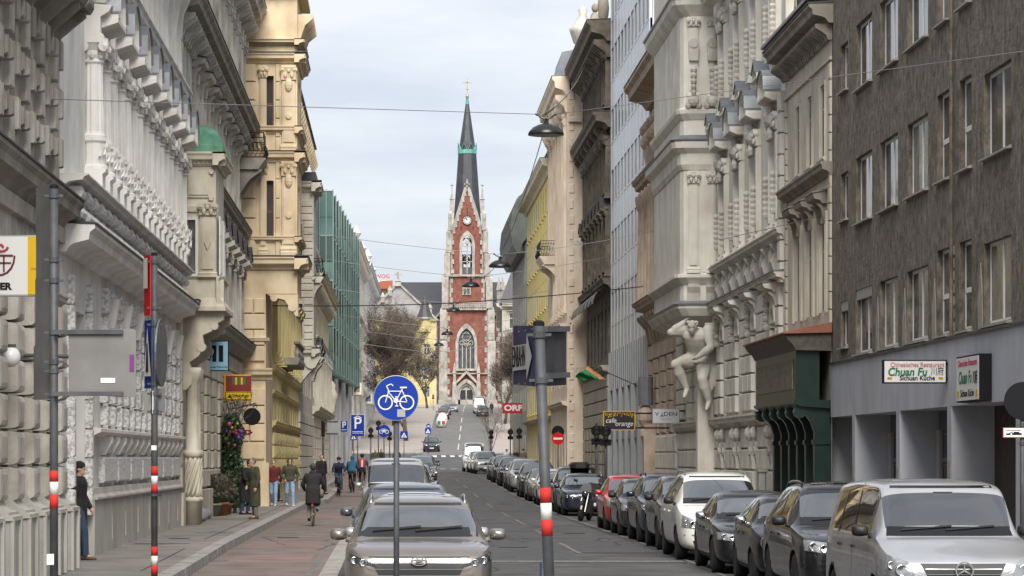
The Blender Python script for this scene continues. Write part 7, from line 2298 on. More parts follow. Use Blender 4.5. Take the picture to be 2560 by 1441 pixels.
def person(label,w,P=None,top=None,legs=None,shoes=None,hat=None,hatm=None,coat=-.06,group=None,vox=.016,k_top=1.16,hood=False,h=1.75,bag=None,extra=None,name='person',hairm=None,collar=True):
 J = joints(P or {})
 Wm = w @ Matrix.Scale(h/1.75,4)
 root = thing(name,label,'person',Wm,group)
 # the body itself: one continuous surface
 mb = MB()
 head_mesh(mb,J)
 torso(mb,J)
 for q,sg in (('_l',1),('_r',-1)):
  limb(mb,[J['sh' + q],J['el' + q],J['wr' + q]],[.052,.042,.028])
  hand(mb,J['wr' + q],J.get('hd' + q,J['wr' + q] - J['el' + q]),sg)
  limb(mb,[J['hip' + q],J['kn' + q],J['an' + q]],[.082,.055,.038])
  mb.tube([tuple(J['an' + q]),tuple(J['an' + q] + Vector((0,-.12,-.05)))],[.04,.03],8)
 ob('body',remeshed(mb.mesh('body',m_skin),min(vox,.013),m_skin),root,Wm)
 # eyes
 for sx in (-1,1):
  ob('eye',cached(('eye',),m_hair,lambda m2: m2.ball((0,0,0),.011,.006,.008,6,4)),root,Wm @ T(*(J['head'] + Vector((sx*.032,-.088,.018)))))
 # jacket
 mb = MB()
 torso(mb,J,k_top,coat)
 for q in ('_l','_r'):
  lower = J['wr' + q].lerp(J['el' + q],.06)
  limb(mb,[J['sh' + q]*.97 + J['neck']*.03,J['el' + q],lower],[.083,.066,.05])
 if hood:
  mb.ball(tuple(J['neck'] + Vector((0,.07,.02))),.12,.08,.09,10,7)
 if collar:
  mb.tube([tuple(J['neck'] + Vector((0,0,-.06))),tuple(J['neck'] + Vector((0,.005,.035)))],[.095,.078],12)
 ja = ob('jacket',remeshed(mb.mesh('jacket',top),vox,top),root,Wm)
 # trousers
 mb = MB()
 a = J['pelvis']
 mb.ball(tuple(a + Vector((0,0,-.01))),.165,.12,.13,12,8)
 for q in ('_l','_r'):
  limb(mb,[J['hip' + q] + Vector((0,0,.03)),J['kn' + q],J['an' + q] + Vector((0,0,-.01))],[.098,.074,.062])
 ob('trousers',remeshed(mb.mesh('trousers',legs),vox,legs),root,Wm)
 for q in ('_l','_r'):
  an = J['an' + q]
  td = J.get('toe' + q,Vector((0,-1,0)))
  td = Vector(td).normalized()
  sd = td.cross(Vector((0,0,1))).normalized()
  up = sd.cross(td)
  rg = []
  for t,hw,hh in ((-.075,.03,.06),(-.06,.04,.09),(0,.042,.105),(.06,.043,.07),(.13,.047,.05),(.18,.04,.04),(.2,.02,.025)):
   c = an + td*t - up*.085
   rg.append([tuple(c + sd*(hw*x_) + up*(hh*z_)) for x_,z_ in ((-1,0),(1,0),(1,.5),(.6,1),(-.6,1),(-1,.5))])
  ob('shoe',MB().rings(rg).mesh('shoe',shoes or c_black,True),root,Wm)
 # hair or hat
 hd = J['head']
 mb = MB()
 hm = hatm or m_hair
 if hat == 'beanie':
  mb.ball(tuple(hd + Vector((0,.015,.062))),.093,.108,.092,14,9)
  mb.lathe([(.09,0),(.096,.012),(.094,.035),(.085,.04)],16,tuple(hd + Vector((0,.012,.03))))
 elif hat == 'hood':
  mb.ball(tuple(hd + Vector((0,.035,.03))),.108,.112,.135,14,9)
  hm = top
 elif hat == 'helmet':
  mb.ball(tuple(hd + Vector((0,.01,.075))),.11,.14,.09,14,8)
 elif hat == 'long':
  mb.ball(tuple(hd + Vector((0,.03,.035))),.092,.098,.11,12,8)
  mb.tube([tuple(hd + Vector((0,.06,.02))),tuple(hd + Vector((0,.085,-.12))),tuple(hd + Vector((0,.09,-.24)))],[.08,.085,.04],10)
 else:
  mb.ball(tuple(hd + Vector((0,.028,.045))),.085,.092,.092,12,8)
 ob('hat' if hat in ('beanie','helmet') else 'hood' if hat == 'hood' else 'hair',mb.mesh('headwear',hm,True),root,Wm)
 if hat in ('beanie','helmet'):
  mb = MB().ball(tuple(hd + Vector((0,.04,.0))),.082,.075,.075,10,7)
  ob('hair',mb.mesh('hair',m_hair,True),root,Wm)
 if bag == 'backpack':
  c = J['pelvis'].lerp(J['neck'],.62) + Vector((0,.2,0))
  mb = MB().rings([[tuple(c + Vector((.15*k_*a_,.1*k_*b_,z_))) for a_,b_ in ((-1,-.8),(1,-.8),(1,.6),(.6,1),(-.6,1),(-1,.6))] for k_,z_ in ((.8,-.24),(1,-.2),(1.05,0),(.95,.18),(.6,.25))])
  bo_ = ob('backpack',mb.mesh('backpack',c_red,True),root,Wm)
  ob('backpack_stripe',MB().box(c.x - .04,c.x + .04,c.y + .095,c.y + .112,c.z - .18,c.z + .17).mesh('stripe',c_white),bo_,Wm)
 if bag == 'satchel':
  c = J['hip_r'] + Vector((-.16,.05,-.05))
  ob('shoulder_bag',MB().ball(tuple(c),.07,.16,.14,10,7).mesh('shoulder_bag',c_khaki,True),root,Wm)
 if bag == 'handbag':
  c = J['wr_l'] + Vector((.03,0,-.28))
  ob('carrier_bag',MB().ball(tuple(c),.06,.15,.15,10,7).tube([tuple(c + Vector((0,-.08,.12))),tuple(J['wr_l'] + Vector((0,0,-.08))),tuple(c + Vector((0,.08,.12)))],.01,5).mesh('carrier_bag',c_black,True),root,Wm)
 return root
WALK = dict(hip_l=(.095,-.01,.93),kn_l=(.10,-.16,.53),an_l=(.10,-.2,.10),hip_r=(-.095,.01,.93),kn_r=(-.10,.02,.50),an_r=(-.10,.26,.14),el_l=(.26,.08,1.16),wr_l=(.26,.02,.92),el_r=(-.26,-.0,1.14),wr_r=(-.26,-.12,.93))
POCK = dict(WALK,el_l=(.31,.07,1.15),wr_l=(.2,-.1,.98),el_r=(-.31,.07,1.15),wr_r=(-.2,-.1,.98))
STAND = dict(an_l=(.12,.0,.09),an_r=(-.12,.05,.09))
def at(x,d,dz=WL):
 return T(x,d,zr(d) + dz)
person('man in black jacket and beanie stepping from the white doorway, hand forward',at(-5.84,54.6) @ RZ(R(80)),dict(STAND,el_l=(.27,.0,1.15),wr_l=(.23,-.14,.93),an_r=(-.09,-.14,.09),kn_r=(-.09,-.12,.5)),c_black,c_jean,m_brown,'beanie',c_black,-.22,vox=.014,h=1.80)
person('man in a long olive parka and grey trousers standing with his back to the ivy',at(-4.22,88.5) @ RZ(R(-70)),dict(STAND,neck=(0,-.04,1.46),head=(0,-.07,1.61),el_r=(-.27,-.04,1.15),wr_r=(-.2,-.16,.95)),c_olive,c_khaki,m_brown,None,M('grey_hair',(.12,.12,.12),rough=.8),-.3,h=1.84,k_top=1.3)
person('man in black coat and woollen hat bending beside the parka man',at(-4.86,95.5) @ RZ(R(50)),dict(STAND,neck=(0,-.12,1.43),head=(0,-.2,1.55),sh_l=(.185,-.1,1.38),sh_r=(-.185,-.1,1.38),el_l=(.24,-.2,1.12),wr_l=(.15,-.32,1.0),el_r=(-.24,-.2,1.12),wr_r=(-.15,-.32,1.0)),c_black,c_jean,c_black,'beanie',c_black,-.28,h=1.82,k_top=1.25)
person('woman in teal padded coat and grey bobble hat carrying a black bag',at(-5.0,121) @ RZ(R(60)),WALK,c_teal,c_black,c_black,'beanie',c_grey,-.25,h=1.72,bag='handbag')
person('woman in maroon half-zip jumper and light jeans walking towards us',at(-4.62,112) @ RZ(R(-8)),WALK,c_maroon,c_ljean,c_white,'hair',None,-.04,h=1.74,k_top=1.2)
person('man in olive hooded sweatshirt and light jeans, hands in pockets',at(-4.0,111.5) @ RZ(R(8)),POCK,c_olive,c_ljean,c_white,'hood',None,-.04,h=1.80,k_top=1.32,hood=True)
person('bald man in black jacket walking past the striped pole',at(-3.45,137) @ RZ(R(30)),WALK,c_black,c_black,c_black,None,M('shaved_hair',(.2,.13,.1),rough=.7),-.08,h=1.82,k_top=1.25)
def bicycle(label,w,rimc=None):
 root = thing('bicycle',label,'bicycle',w,'bicycles on the cycle path')
 fm = m_gloss
 def whl(mb):
  mb.lathe([(.315,-.017),(.335,-.02),(.35,0),(.335,.02),(.315,.017)],26,(0,0,0),'x')
 def sp(mb):
  mb.lathe([(.001,-.03),(.025,-.03),(.025,.03),(.001,.03)],8,(0,0,0),'x')
  for k in range(14):
   aa = k*2*PI/14
   mb.tube([(0,0,0),(0,.32*math.cos(aa),.32*math.sin(aa))],.003,3)
  mb.lathe([(.3,-.012),(.318,-.012),(.318,.012),(.3,.012)],26,(0,0,0),'x')
 for y in (-.53,.53):
  wh = ob('wheel',cached(('btyre',rimc.name if rimc else 0),rimc or m_tyre,whl,True),root,w @ T(0,y,.35))
  ob('spokes',cached(('bsp',),m_rim,sp),wh,w @ T(0,y,.35))
 bb,st_,hd_ = (0,.08,.30),(0,.24,.88),(0,-.36,.88)
 mb = MB().tube([bb,st_],.018,6).tube([bb,(0,-.38,.72)],.02,6).tube([(0,.22,.80),hd_],.018,6).tube([(0,.53,.35),bb],.012,5).tube([(0,.53,.35),(0,.22,.80)],.011,5).tube([(0,-.53,.35),(0,-.44,.58),hd_,(0,-.34,.98)],.016,6)
 ob('frame',mb.mesh('frame',fm,True),root,w)
 ob('handlebar',MB().tube([(-.3,-.26,1.02),(-.2,-.33,1.04),(0,-.36,1.0),(.2,-.33,1.04),(.3,-.26,1.02)],.014,6).mesh('handlebar',m_blk,True),root,w)
 ob('saddle',MB().rings([[(a_*k_,y,.93 + b_) for a_,b_ in ((-1,0),(1,0),(.8,.05),(-.8,.05))] for y,k_ in ((.12,.03),(.2,.05),(.32,.09),(.36,.08))]).mesh('saddle',m_blk),root,w)
 ob('crank',MB().lathe([(.001,-.015),(.09,-.015),(.09,.0),(.001,.0)],14,(.05,.08,.30),'x').tube([(.07,.08,.30),(.09,-.02,.16)],.01,4).tube([(-.06,.08,.30),(-.09,.18,.44)],.01,4).box(.08,.16,-.06,.02,.14,.16).box(-.16,-.08,.14,.22,.42,.44).mesh('crank',m_rim),root,w)
 ob('mudguard',MB().lathe([(.37,-.025),(.375,0),(.37,.025)],12,(0,.53,.35),'x',.3,2.6).mesh('mudguard',m_blk,True),root,w)
 ob('rear_light',MB().box(-.03,.03,.9,.93,.6,.65).mesh('rear_light',M('red_reflector',(.5,.02,.02),rough=.3)),root,w)
 return root
RIDE = dict(pelvis=(0,.24,1.03),neck=(0,-.04,1.5),head=(0,-.09,1.655),sh_l=(.19,-.03,1.45),sh_r=(-.19,-.03,1.45),el_l=(.29,-.12,1.2),wr_l=(.27,-.26,1.08),el_r=(-.29,-.12,1.2),wr_r=(-.27,-.26,1.08),
   hip_l=(.095,.22,1.0),hip_r=(-.095,.22,1.0),kn_l=(.12,-.05,.66),an_l=(.12,-.0,.24),kn_r=(-.12,-.12,.86),an_r=(-.12,.16,.52))
UPR = dict(RIDE,neck=(0,.10,1.53),head=(0,.06,1.69),sh_l=(.19,.10,1.47),sh_r=(-.19,.10,1.47),el_l=(.31,.02,1.2),el_r=(-.31,.02,1.2))
w_ = T(-2.42,86.5,zr(86.5) + .006) @ RZ(PI)
bicycle('dark city bicycle with tan tyres ridden away by the woman in black',w_,M('tan_tyre',(.22,.15,.07),rough=.8))
person('woman cyclist in black padded jacket and green hat seen from behind',w_,UPR,cloth('padded_black',(.016,.015,.017)),cloth('pale_grey',(.36,.36,.38)),c_black,'beanie',cloth('bottle_green',(.03,.05,.035)),-.2,k_top=1.34,h=1.75,bag='satchel',hood=True)
w_ = T(-2.75,142,zr(142) + .006) @ RZ(R(6))
bicycle('black bicycle ridden towards us by the cyclist in navy',w_)
person('cyclist in navy jacket and black helmet riding towards us',w_,RIDE,c_navy,c_jean,c_black,'helmet',m_blk,-.06,k_top=1.25,h=1.8)
w_ = T(-2.2,149,zr(149) + .006) @ RZ(PI + R(-6))
bicycle('bicycle under the cyclist in petrol blue',w_)
person('cyclist in petrol blue hooded jacket riding away beside the navy rider',w_,RIDE,c_blue,c_black,c_grey,'hood',None,-.06,k_top=1.28,h=1.8,hood=True)
w_ = T(-1.78,156,zr(156) + .006) @ RZ(PI)
bicycle('bicycle under the rider with the red backpack',w_)
person('cyclist with a red and white backpack and dark helmet',w_,UPR,c_teal,c_black,c_black,'helmet',m_blk,-.06,k_top=1.2,h=1.8,bag='backpack')
# small figures far off
for i,(x,d,rz,tp,lg,ht,lb) in enumerate(((-1.55,222,0,c_olive,c_black,None,'person in olive jacket waiting at the junction, left'),(-1.1,226,20,c_black,c_black,'long','dark-haired person beside the olive jacket at the junction'),(.05,214,0,c_black,c_jean,None,'person in black among the parked cars before the crossing'),
             (8.9,238,10,c_white,c_maroon,'beanie','person with white hat on the right pavement near the junction'),(9.6,236,0,c_black,c_black,None,'tall dark figure beside the white-hatted person'),(9.2,214,180,c_khaki,c_black,None,'person in khaki behind the parked cars, right pavement'),(14.6,452,0,c_navy,c_jean,None,'person in navy walking on the hill beside the white van'))):
 person(lb,at(x,d,.14) @ RZ(R(rz)),WALK if i % 2 else STAND,tp,lg,c_black,ht,None,-.15,vox=.03,group='distant pedestrians')
# the stone atlas under the oriel
J = dict(pelvis=(0,.05,.98),neck=(.02,-.22,1.50),head=(.0,-.38,1.53),sh_l=(.23,-.16,1.46),sh_r=(-.23,-.2,1.48),el_l=(.34,-.34,1.16),wr_l=(.12,-.38,1.0),el_r=(-.42,-.32,1.44),wr_r=(-.2,-.26,1.62),
    hip_l=(.1,.05,.95),hip_r=(-.1,.02,.95),kn_l=(.12,-.16,.60),an_l=(.2,-.02,.20),kn_r=(-.32,-.34,.86),an_r=(-.16,-.2,.42))
Jx = joints(J)
k = 3.25/1.72
Wm = T(10.33,OD7 - .6,Z_at(1032,OD7 - .5)) @ RZ(R(-24)) @ Matrix.Scale(k,4)
st = thing('atlas_statue','muscular pale stone atlas stooping beneath the oriel of the ivory house','statue',Wm)
mb = MB()
head_mesh(mb,Jx)
torso(mb,Jx,1.5,-.06)
for q,sg in (('_l',1),('_r',-1)):
 limb(mb,[Jx['sh' + q],Jx['sh' + q].lerp(Jx['el' + q],.45),Jx['el' + q],Jx['el' + q].lerp(Jx['wr' + q],.35),Jx['wr' + q]],[.12,.105,.075,.08,.046])
 hand(mb,Jx['wr' + q],Jx['wr' + q] - Jx['el' + q],sg)
 limb(mb,[Jx['hip' + q],Jx['hip' + q].lerp(Jx['kn' + q],.4),Jx['kn' + q],Jx['kn' + q].lerp(Jx['an' + q],.35),Jx['an' + q]],[.155,.15,.10,.105,.056])
 an = Jx['an' + q]
 mb.tube([tuple(an),tuple(an + Vector((0,-.1,-.1))),tuple(an + Vector((0,-.17,-.16)))],[.048,.042,.025],8)
mb.ball((.07,-.15,1.25),.1,.07,.09,8,6)
mb.ball((-.07,-.17,1.26),.1,.07,.09,8,6)
ob('body',remeshed(mb.mesh('atlas',m_R7s),.014,m_R7s),st,Wm)
mb = MB()
for i in range(14):
 aa = i*2.4
 mb.ball((.0 + .075*math.cos(aa),-.36 + .08*math.sin(aa),1.58 + .035*math.sin(i*1.7)),.035,.035,.035,7,5)
mb.ball((0,-.4,1.46),.05,.05,.07,8,6)
ob('curly_hair',mb.mesh('curly_hair',m_R7s,True),st,Wm)
mb = MB()
for i in range(9):
 x0 = .12 + .03*i
 mb.tube([(x0,.1,1.62),(x0 + .04*math.sin(i),.06,1.2),(x0 - .05,.0,.8 - .05*(i % 3)),(x0 - .02,.02,.35 + .06*(i % 4))],[.05,.055,.05,.025],6)
for i in range(5):
 mb.tube([(-.16 + .08*i,-.12,1.0),(-.1 + .07*i,-.16,.92),(.2,-.02,.86)],.045,6)
ob('drapery',remeshed(mb.mesh('drapery',m_R7s),.018,m_R7s),st,Wm)
# ---------------------------------------------------------------- poles, signs, lamps, wires
m_pole = M('galvanised_steel',(0.042,0.046,0.052),(0.068,0.072,0.078),scale=6,rough=0.6,metal=0.2)
m_sback = M('sign_back_aluminium',(0.30,0.31,0.32),(0.36,0.365,0.37),scale=2,rough=0.5,metal=0.3,dirt=0.15)
m_redp = M('red_band',(0.42,0.03,0.025),rough=0.75,spec=0.15)
m_whp = M('white_band',(0.60,0.60,0.58),(0.5,0.5,0.48),scale=8,rough=0.75,spec=0.15)
m_blue = M('traffic_blue',(0.010,0.035,0.25),rough=0.75,spec=0.15)
m_sblack = M('sign_black',(0.01,0.01,0.012),rough=0.75,spec=0.15)
m_sw = M('sign_white',(0.66,0.66,0.65),rough=0.75,spec=0.15)
m_sy = M('sign_yellow',(0.62,0.40,0.02),rough=0.75,spec=0.15)
m_sred = M('sign_red',(0.45,0.015,0.02),rough=0.75,spec=0.15)
def sp(x,y,d):
 return (X_at(x,d),d,Z_at(y,d))
def pole(name,label,x,d,ztop,r,bands=(),z0=None,lean=None,cat='pole',group=None):
 """steel pole with painted bands (z from, z to, material)"""
 zb = zr(d) + .0 if z0 is None else z0
 root = thing(name,label,cat,(x,d,zb),group)
 top = Vector((x,d,ztop)) if lean is None else Vector((lean,d,ztop))
 foot = Vector((x,d,zb - .05))
 def pt(z):
  return tuple(foot.lerp(top,(z - foot.z)/(top.z - foot.z)))
 ob('shaft',MB().tube([tuple(foot),tuple(top)],r,14).mesh('shaft',m_pole,True),root)
 ob('pole_cap',MB().lathe([(r*1.05,0),(r*1.05,.03),(r*.5,.045)],12,tuple(top)).mesh('pole_cap',m_sblack),root)
 for za,zb_,mt in bands:
  ob('band',MB().tube([pt(za),pt(zb_)],r*1.02 + .001,14).mesh('band',mt,True),root)
 ob('foot_collar',MB().lathe([(r*1.8,0),(r*1.8,.04),(r*1.1,.08)],12,(x,d,zb)).mesh('foot_collar',m_pole),root)
 return root,pt
def clamp(root,pt,z,r,n=1):
 p = pt(z)
 ob('clamp',cached(('clamp',round(r,3)),m_pole,lambda mb: (mb.lathe([(r*1.02,-.025),(r*1.25,-.025),(r*1.25,.025),(r*1.02,.025)],12,(0,0,0)),mb.box(-r*2.2,r*2.2,-r*.5,r*.5,-.012,.012))),root,T(*p))
def quadplate(A,B,h,t=.012):
 """upright plate from foot corner A to foot corner B (x, d, z), height h"""
 A,B = Vector(A),Vector(B)
 n = (B - A).cross(Vector((0,0,1))).normalized()*t
 u = Vector((0,0,h))
 return MB().hexa([tuple(A),tuple(B),tuple(B + n),tuple(A + n),tuple(A + u),tuple(B + u),tuple(B + n + u),tuple(A + n + u)])
# traffic island under the two nearest signs
mb = MB()
mb.rings([[(-1.0,23,-.3),(1.55,23,-.3),(1.55,35.2,-.3),(-1.0,35.2,-.3)],[(-1.0,23,-.03),(1.55,23,-.03),(1.55,35.2,-.03),(-1.0,35.2,-.03)]])
struct('traffic_island',mb,m_kerb)
# bicycle-path sign in the middle
D1 = 33.8
s1 = FPX/D1
r1 = .033
root,pt = pole('bicycle_sign','round blue cycle-path sign on a grey pole in front of the taupe SUV',X_at(991,D1),D1,Z_at(1048,D1),r1,z0=-.03,cat='traffic sign')
c1 = sp(990,996,D1)
R1 = 57/s1
ob('sign_rim',MB().lathe([(R1*.97,-.012),(R1,-.012),(R1,.012),(R1*.97,.012)],40,(c1[0],D1 - .05,c1[2]),'y').mesh('sign_rim',m_sback,True),root)
ob('sign_disc',MB().lathe([(.001,-.008),(R1*.975,-.008),(R1*.975,.008),(.001,.008)],40,(c1[0],D1 - .05,c1[2]),'y').mesh('sign_disc',m_blue),root)
mb = MB()
u_ = 1/s1
yy = D1 - .064
def sy(px_,py_):
 return (X_at(px_,D1),yy,Z_at(py_,D1))
for cx_ in (963.5,1017):
 mb.lathe([(15.5*u_,0),(18.6*u_,0),(18.6*u_,.004),(15.5*u_,.004)],28,sy(cx_,1007),'y')
for a,b,w in (((963.5,1007),(972,978),1.3),((972,978),(966,966),1.4),((966,966),(978,961),1.3),((978,961),(983,966),1.2),((969,979),(1004,979),1.2),((972,982),(990,1004),1.3),((990,1004),(1006,972),1.3),((1004,975),(1017,1004),1.3),((990,1004),(1017,1006),1.2),((1000,970),(1017,970),2.2),((988,993),(994,993),1.2),((990,993),(992,1014),1.1),((988,1016),(996,1016),1.4)):
 mb.tube([sy(*a),sy(*b)],w*u_,6)
mb.lathe([(4*u_,0),(6*u_,0),(6*u_,.004),(4*u_,.004)],16,sy(990,1002),'y')
ob('bicycle_symbol',mb.mesh('bicycle_symbol',m_sw),root)
ob('sticker',MB().box(X_at(993,D1),X_at(1013,D1),yy - .001,yy + .003,Z_at(1043,D1),Z_at(1024,D1)).mesh('sticker',m_sback),root)
for z_ in (c1[2] - .1,c1[2] + .1):
 clamp(root,lambda z: (c1[0],D1,z),z_,r1)
# one-way sign on a leaning pole
D2 = 24.0
s2 = FPX/D2
xb,xt = X_at(1380,D2),X_at(1347,D2)
zt2 = Z_at(815,D2)
root,pt = pole('one_way_sign','one-way sign with grey arrow on a leaning red and white banded pole',xb + .02,D2,zt2,.044,((Z_at(1300,D2),Z_at(1265,D2),m_redp),(Z_at(1265,D2),Z_at(1222,D2),m_whp),(Z_at(1222,D2),Z_at(1190,D2),m_redp)) and [(Z_at(1340,D2),Z_at(1300,D2),m_redp),(Z_at(1300,D2),Z_at(1258,D2),m_whp),(Z_at(1258,D2),Z_at(1220,D2),m_redp)],z0=-.03,lean=xt,cat='traffic sign')
m_viol = M('faded_violet_blue',(0.028,0.028,0.055),(0.04,0.04,0.07),scale=4,rough=0.8,spec=.15)
h2_ = Z_at(815,D2) - Z_at(967,D2)
A = Vector((X_at(1337,D2),D2 - .03,Z_at(967,D2)))
dfar = 24.75
B = Vector((X_at(1283,dfar),dfar,Z_at(962,dfar)))
pl = ob('sign_plate',quadplate(A,B,h2_).mesh('sign_plate',m_viol),root)
dv = (B - A); dv.z = 0
nv = Vector((-1,0,0)) if False else dv.cross(Vector((0,0,1))).normalized()
if nv.x > 0:
 nv = -nv
L2 = dv.length; du = dv/L2
def on(t,zz,o=.016):
 q = A + du*(t*L2) + nv*o
 return (q.x,q.y,A.z + zz*h2_)
ob('arrow',MB().poly([on(.93,.30),on(.30,.30),on(.30,.12),on(.06,.5),on(.30,.90),on(.30,.72),on(.93,.72)]).mesh('arrow',m_sback),pl)
tm = text_mesh('EINBAHN',.25,m_sblack,0,'CENTER',.001)
bas = Matrix((( -du.x,0,nv.x,0),(-du.y,0,nv.y,0),(0,1,0,0),(0,0,0,1)))
ct = on(.64,.51,.019)
wt_ = max(v.co.x for v in tm.vertices) - min(v.co.x for v in tm.vertices)
ob('lettering',tm,pl,T(*ct) @ bas @ Matrix.Diagonal((.58*L2/wt_,1.0,1,1)))
for t in (.05,.35,.65,.95):
 for zz in (.06,.94):
  ob('rivet',cached(('rivet',),m_pole,lambda mb: mb.ball((0,0,0),.008,.008,.008,6,4)),pl,T(*on(t,zz)))
B2 = Vector((X_at(1412,24.55),24.55,Z_at(963,24.55)))
A2 = Vector((X_at(1356,D2),D2 + .03,Z_at(966,D2)))
pb = ob('rear_plate',quadplate(A2,B2,h2_ - .01).mesh('rear_plate',M('dark_sign_back',(.028,.029,.031),(.042,.043,.046),scale=5,rough=.7,spec=.2)),root)
du2 = (B2 - A2).normalized()
for zz in (.06,.44):
 q0,q1 = A2 + Vector((0,-.05,zz)),B2 + Vector((0,-.05,zz))
 ob('channel_bracket',quadplate(tuple(q0),tuple(q1),.045,.045).mesh('channel_bracket',m_pole),pb)
for zz in (.05,.42):
 clamp(root,pt,A.z + zz,.044)
# small dark post below
one('short_post','short dark blue post beside the leaning pole','post',MB().tube([(X_at(1357,30),30,-.03),(X_at(1357,30),30,Z_at(1412,30))],.03,10).ball((X_at(1357,30),30,Z_at(1412,30)),.03,.03,.03,10,6),m_navy if False else M('dark_blue_plastic',(.02,.025,.06),rough=.5),smooth=True)
# left poles with the backs of signs
D3 = 30.0
s3 = FPX/D3
def zz3(y):
 return Z_at(y,D3)
root,pt = pole('sign_post','thick grey post with sign backs at the left edge, red and white bands below',X_at(135,D3),D3,zz3(472),.043,[(zz3(1205),zz3(1177),m_redp),(zz3(1236),zz3(1205),m_whp),(zz3(1272),zz3(1236),m_redp)],z0=0.02,cat='sign post')
for (x0,x1,y0,y1,dx) in ((90,128,458,690,.55),(88,128,690,862,.5),(84,128,862,998,.5)):
 a = Vector((X_at(x1,D3),D3 + .03,zz3(y1))); b = Vector((X_at(x0,D3 + dx),D3 + dx,zz3(y1)))
 ob('sign_back',quadplate(a,b,zz3(y0) - zz3(y1)).mesh('sign_back',M('sign_back_dark',(.10,.105,.11),(.14,.145,.15),scale=3,rough=.5,metal=.3)),root)
pan_ = ob('large_sign_back',MB().prism([(X_at(178,D3),zz3(988)),(X_at(337,D3),zz3(994)),(X_at(342,D3),zz3(990)),(X_at(342,D3),zz3(829)),(X_at(336,D3),zz3(823)),(X_at(181,D3),zz3(827)),(X_at(174,D3),zz3(835)),(X_at(174,D3),zz3(982))],'y',D3 - .09,D3 - .075).mesh('large_sign_back',M('sign_back_grey',(.135,.133,.13),(.17,.167,.163),scale=2.5,rough=.75,dirt=.2)),root)
for y in (832,986):
 ob('channel_bracket',MB().box(X_at(135,D3),X_at(310,D3),D3 - .125,D3 - .091,zz3(y + 5),zz3(y - 6)).mesh('channel_bracket',m_pole),root)
 clamp(root,pt,zz3(y),.043)
for y in (490,650,702,905,928):
 clamp(root,pt,zz3(y),.043)
ob('sticker',MB().box(X_at(326,D3),X_at(337,D3),D3 - .095,D3 - .09,zz3(930),zz3(888)).mesh('sticker',M('purple_sticker',(.12,.015,.13),rough=.5)),pan_)
ob('sticker',MB().box(X_at(254,D3),X_at(290,D3),D3 - .095,D3 - .09,zz3(958),zz3(946)).mesh('sticker',m_sw),pan_)
ob('sticker',MB().box(X_at(118,D3),X_at(136,D3),D3 - .046,D3 - .043,zz3(1412),zz3(1385)).mesh('sticker',m_sw),root)
D4 = 38.0
zz4 = lambda y: Z_at(y,D4)
root,pt = pole('sign_post','second striped post with a pedestrian sign seen edge-on',X_at(386,D4),D4,zz4(640),.042,[(zz4(1190),zz4(1166),m_redp),(zz4(1212),zz4(1190),m_whp),(zz4(1232),zz4(1212),m_redp),(zz4(1390),zz4(1367),m_redp),(zz4(1413),zz4(1390),m_whp),(zz4(1436),zz4(1413),m_redp)],z0=0.02,cat='sign post')
def edge_sign(nm,x0,x1,y0,y1,mat,dd=.45,off=-.05):
 a = Vector((X_at(x1,D4),D4 + off,zz4(y1))); b = Vector((X_at(x0,D4 + dd),D4 + dd,Z_at(y1,D4 + dd)))
 return ob(nm,quadplate(a,b,zz4(y0) - zz4(y1)).mesh(nm,mat),root),a,b
pl,a,b = edge_sign('warning_sign',360,376,638,790,m_sred)
hh = zz4(638) - zz4(790)
nv = Vector((-1,-.2,0)).normalized()*.02
ob('warning_face',MB().poly([tuple(a.lerp(b,.15) + nv + Vector((0,0,hh*.45))),tuple(a.lerp(b,.85) + nv + Vector((0,0,hh*.45))),tuple(a.lerp(b,.85) + nv + Vector((0,0,hh*.95))),tuple(a.lerp(b,.15) + nv + Vector((0,0,hh*.95)))]).mesh('warning_face',m_sw),pl)
pl,a,b = edge_sign('crossing_sign',361,384,800,972,m_blue,.55)
nv = Vector((-1,-.25,0)).normalized()*.02
hh = zz4(800) - zz4(972)
ob('white_triangle',MB().poly([tuple(a.lerp(b,.1) + nv + Vector((0,0,hh*.18))),tuple(a.lerp(b,.9) + nv + Vector((0,0,hh*.18))),tuple(a.lerp(b,.5) + nv + Vector((0,0,hh*.9)))]).mesh('white_triangle',m_sw),pl)
nv2 = nv*1.25
ob('walking_figure',MB().poly([tuple(a.lerp(b,.36) + nv2 + Vector((0,0,hh*.24))),tuple(a.lerp(b,.64) + nv2 + Vector((0,0,hh*.24))),tuple(a.lerp(b,.56) + nv2 + Vector((0,0,hh*.66))),tuple(a.lerp(b,.44) + nv2 + Vector((0,0,hh*.66)))]).mesh('walking_figure',m_sblack),pl)
edge_sign('lower_plate',359,382,978,1035,m_sw,.5)
ob('round_sign_back',MB().lathe([(.001,-.01),(.44,-.01),(.44,.01),(.001,.01)],26,(0,0,0),'y').mesh('round_sign_back',M('sign_back_dark',(.1,.1,.11))),root,T(X_at(401,D4),D4 + .12,zz4(882)) @ RZ(R(85)))
ob('small_back',MB().box(X_at(394,D4),X_at(411,D4),D4 + .05,D4 + .09,zz4(1032),zz4(972)).mesh('small_back',M('sign_back_dark',(.1,.1,.11))),root)
for y in (655,770,812,960,985,1030):
 clamp(root,pt,zz4(y),.042)
ob('chain_ring',MB().lathe([(.06,-.012),(.085,-.012),(.085,.012),(.06,.012)],14,(X_at(386,D4),D4 - .02,zz4(1238))).mesh('chain_ring',m_pole),root)
ob('sticker',MB().box(X_at(379,D4),X_at(392,D4),D4 - .046,D4 - .043,zz4(1126),zz4(1114)).mesh('sticker',m_sw),root)
